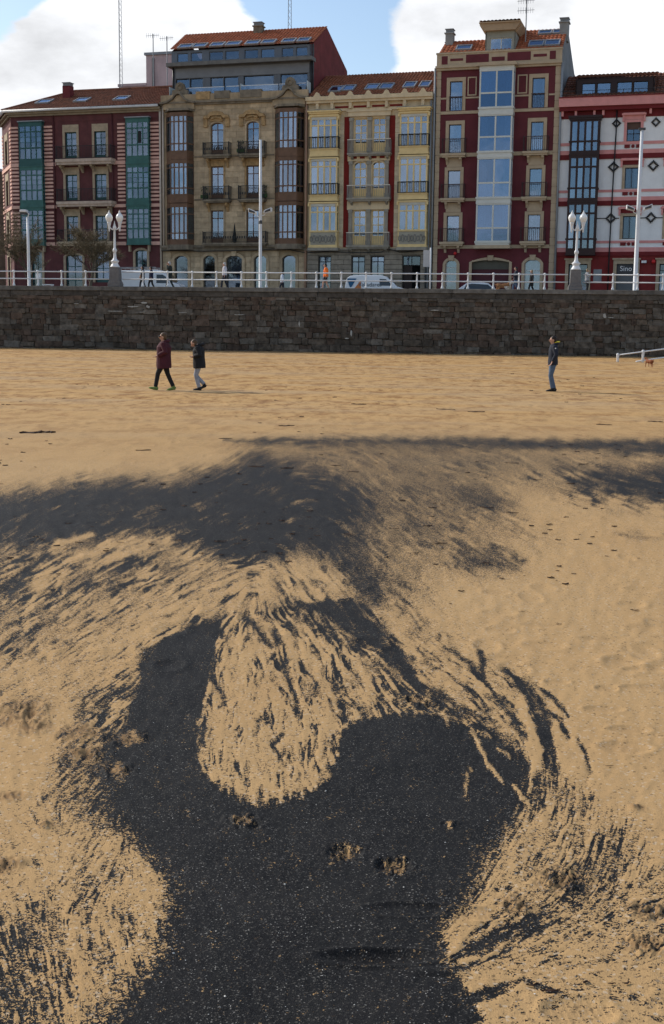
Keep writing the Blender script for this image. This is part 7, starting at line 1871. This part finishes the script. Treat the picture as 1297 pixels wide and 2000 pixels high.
# ------------------------------------------------------------------ seaweed scraps and shells on the sand
rs_ = random.Random(5)
m_weed = mat('dry_seaweed', (.045, .022, .012), .9, .4, 30)
def scrap(mb, x, y, L, W):
    z = float(beach_z(np.array(y))) + .004
    a = rs_.uniform(-.4, .4); n = 5; d = Vector((math.cos(a), math.sin(a), 0)); e = Vector((-d.y, d.x, 0))
    P_ = []
    for i in range(n + 1):
        t = i / n - .5; w = W * (1 - 3.2 * t * t) * rs_.uniform(.5, 1.2)
        c = Vector((x, y, z)) + d * (t * L) + e * rs_.gauss(0, W * .4)
        P_.append((c - e * w, c + Vector((0, 0, rs_.uniform(.25, .6) * W)), c + e * w))
    for i in range(n):
        for j in (0, 1): mb.face([P_[i][j], P_[i + 1][j], P_[i + 1][j + 1], P_[i][j + 1]])
WEED = [
    (0.990,11.262,0.16,0.02), (0.947,12.264,0.12,0.02), (0.609,12.082,0.12,0.015), (-0.134,11.610,0.1,0.015), (0.155,11.717,0.1,0.02), (-1.065,17.360,0.3,0.03), (-0.632,17.212,0.25,0.03), (0.040,17.600,0.2,0.02), (0.282,16.869,0.2,0.02), (-1.014,11.242,0.14,0.02), (-0.844,11.145,0.1,0.015), (-1.903,11.131,0.1,0.012), (-2.268,11.107,0.1,0.012), (-1.390,11.273,0.1,0.015), (-5.399,22.369,0.5,0.1), (-5.112,22.516,0.3,0.08), (-1.863,21.674,0.3,0.03), (-2.951,19.473,0.3,0.03), (1.689,13.594,0.2,0.02), (1.919,13.231,0.18,0.015), (1.097,13.548,0.12,0.02), (2.130,8.597,0.08,0.012), (1.520,8.157,0.05,0.008), (2.692,30.117,0.6,0.05), (3.339,29.316,0.5,0.05), (0.636,31.738,0.5,0.05), (-0.909,24.623,0.4,0.04), (5.578,25.797,0.4,0.04), (6.892,26.826,0.4,0.04), (2.615,18.195,0.25,0.02), (3.654,18.163,0.2,0.02), (2.664,16.173,0.15,0.02), (3.032,15.831,0.15,0.02), (0.852,8.745,0.03,0.01), (1.330,8.526,0.05,0.006), (1.262,5.428,0.05,0.004), (0.857,3.526,0.03,0.006), (0.904,3.530,0.03,0.007), (0.617,3.515,0.05,0.009), (0.665,3.481,0.07,0.009), (0.782,3.533,0.03,0.01)
]
for (x, y, L, W) in WEED:
    mb = MB(); 
    scrap(mb, 0, y, L * .8, W * .8)
    for i in range(len(mb.v)): mb.v[i] = (mb.v[i][0], mb.v[i][1] - y, mb.v[i][2])
    o = mb.build('seaweed_scrap', m_weed); o.location = (x, y, 0); tag(o, 'dark brown scrap of dry seaweed lying on the sand', 'seaweed', 'seaweed scraps on the sand')
mb = MB()
cl_ = [(lambda y: (rs_.uniform(-.33, .33) * y, y))(1 / rs_.uniform(1 / 48., 1 / 10.)) for _ in range(60)]
for i in range(480):
    cx_, cy_ = cl_[rs_.randrange(60)]; x, y = cx_ + rs_.gauss(0, .02 * cy_), cy_ * (1 + rs_.gauss(0, .05))
    s = rs_.uniform(.15, 1) ** 1.6; scrap(mb, x, y, .035 * s * (1 + y / 14), .008 * s * (1 + y / 9))
tag(mb.build('seaweed_crumbs', m_weed), 'fine dark crumbs of seaweed strewn over the sand', 'seaweed', kind='stuff')
m_shell = mat('shell_white', (.62, .59, .53), .6, .15, 40)
mb = MB()
for i in range(520):
    y = 1 / rs_.uniform(1 / 12., 1 / 3.1); x = rs_.uniform(-.3, .3) * y
    r_ = rs_.uniform(.001, .0026) * (1 + (rs_.random() < .06) * 1.2); c = Vector((x, y, .002)); a = rs_.uniform(0, 6.28)
    pts = [c + Vector((math.cos(a + t * 1.2566) * r_ * rs_.uniform(.6, 1.3), math.sin(a + t * 1.2566) * r_ * rs_.uniform(.6, 1.3), rs_.uniform(0, .002))) for t in range(5)]
    top = c + Vector((0, 0, r_ * .8))
    for t in range(5): mb.face([pts[t], pts[(t + 1) % 5], top])
tag(mb.build('shell_fragments', m_shell), 'tiny pale shell fragments scattered over the sand and coal', 'shells', kind='stuff')
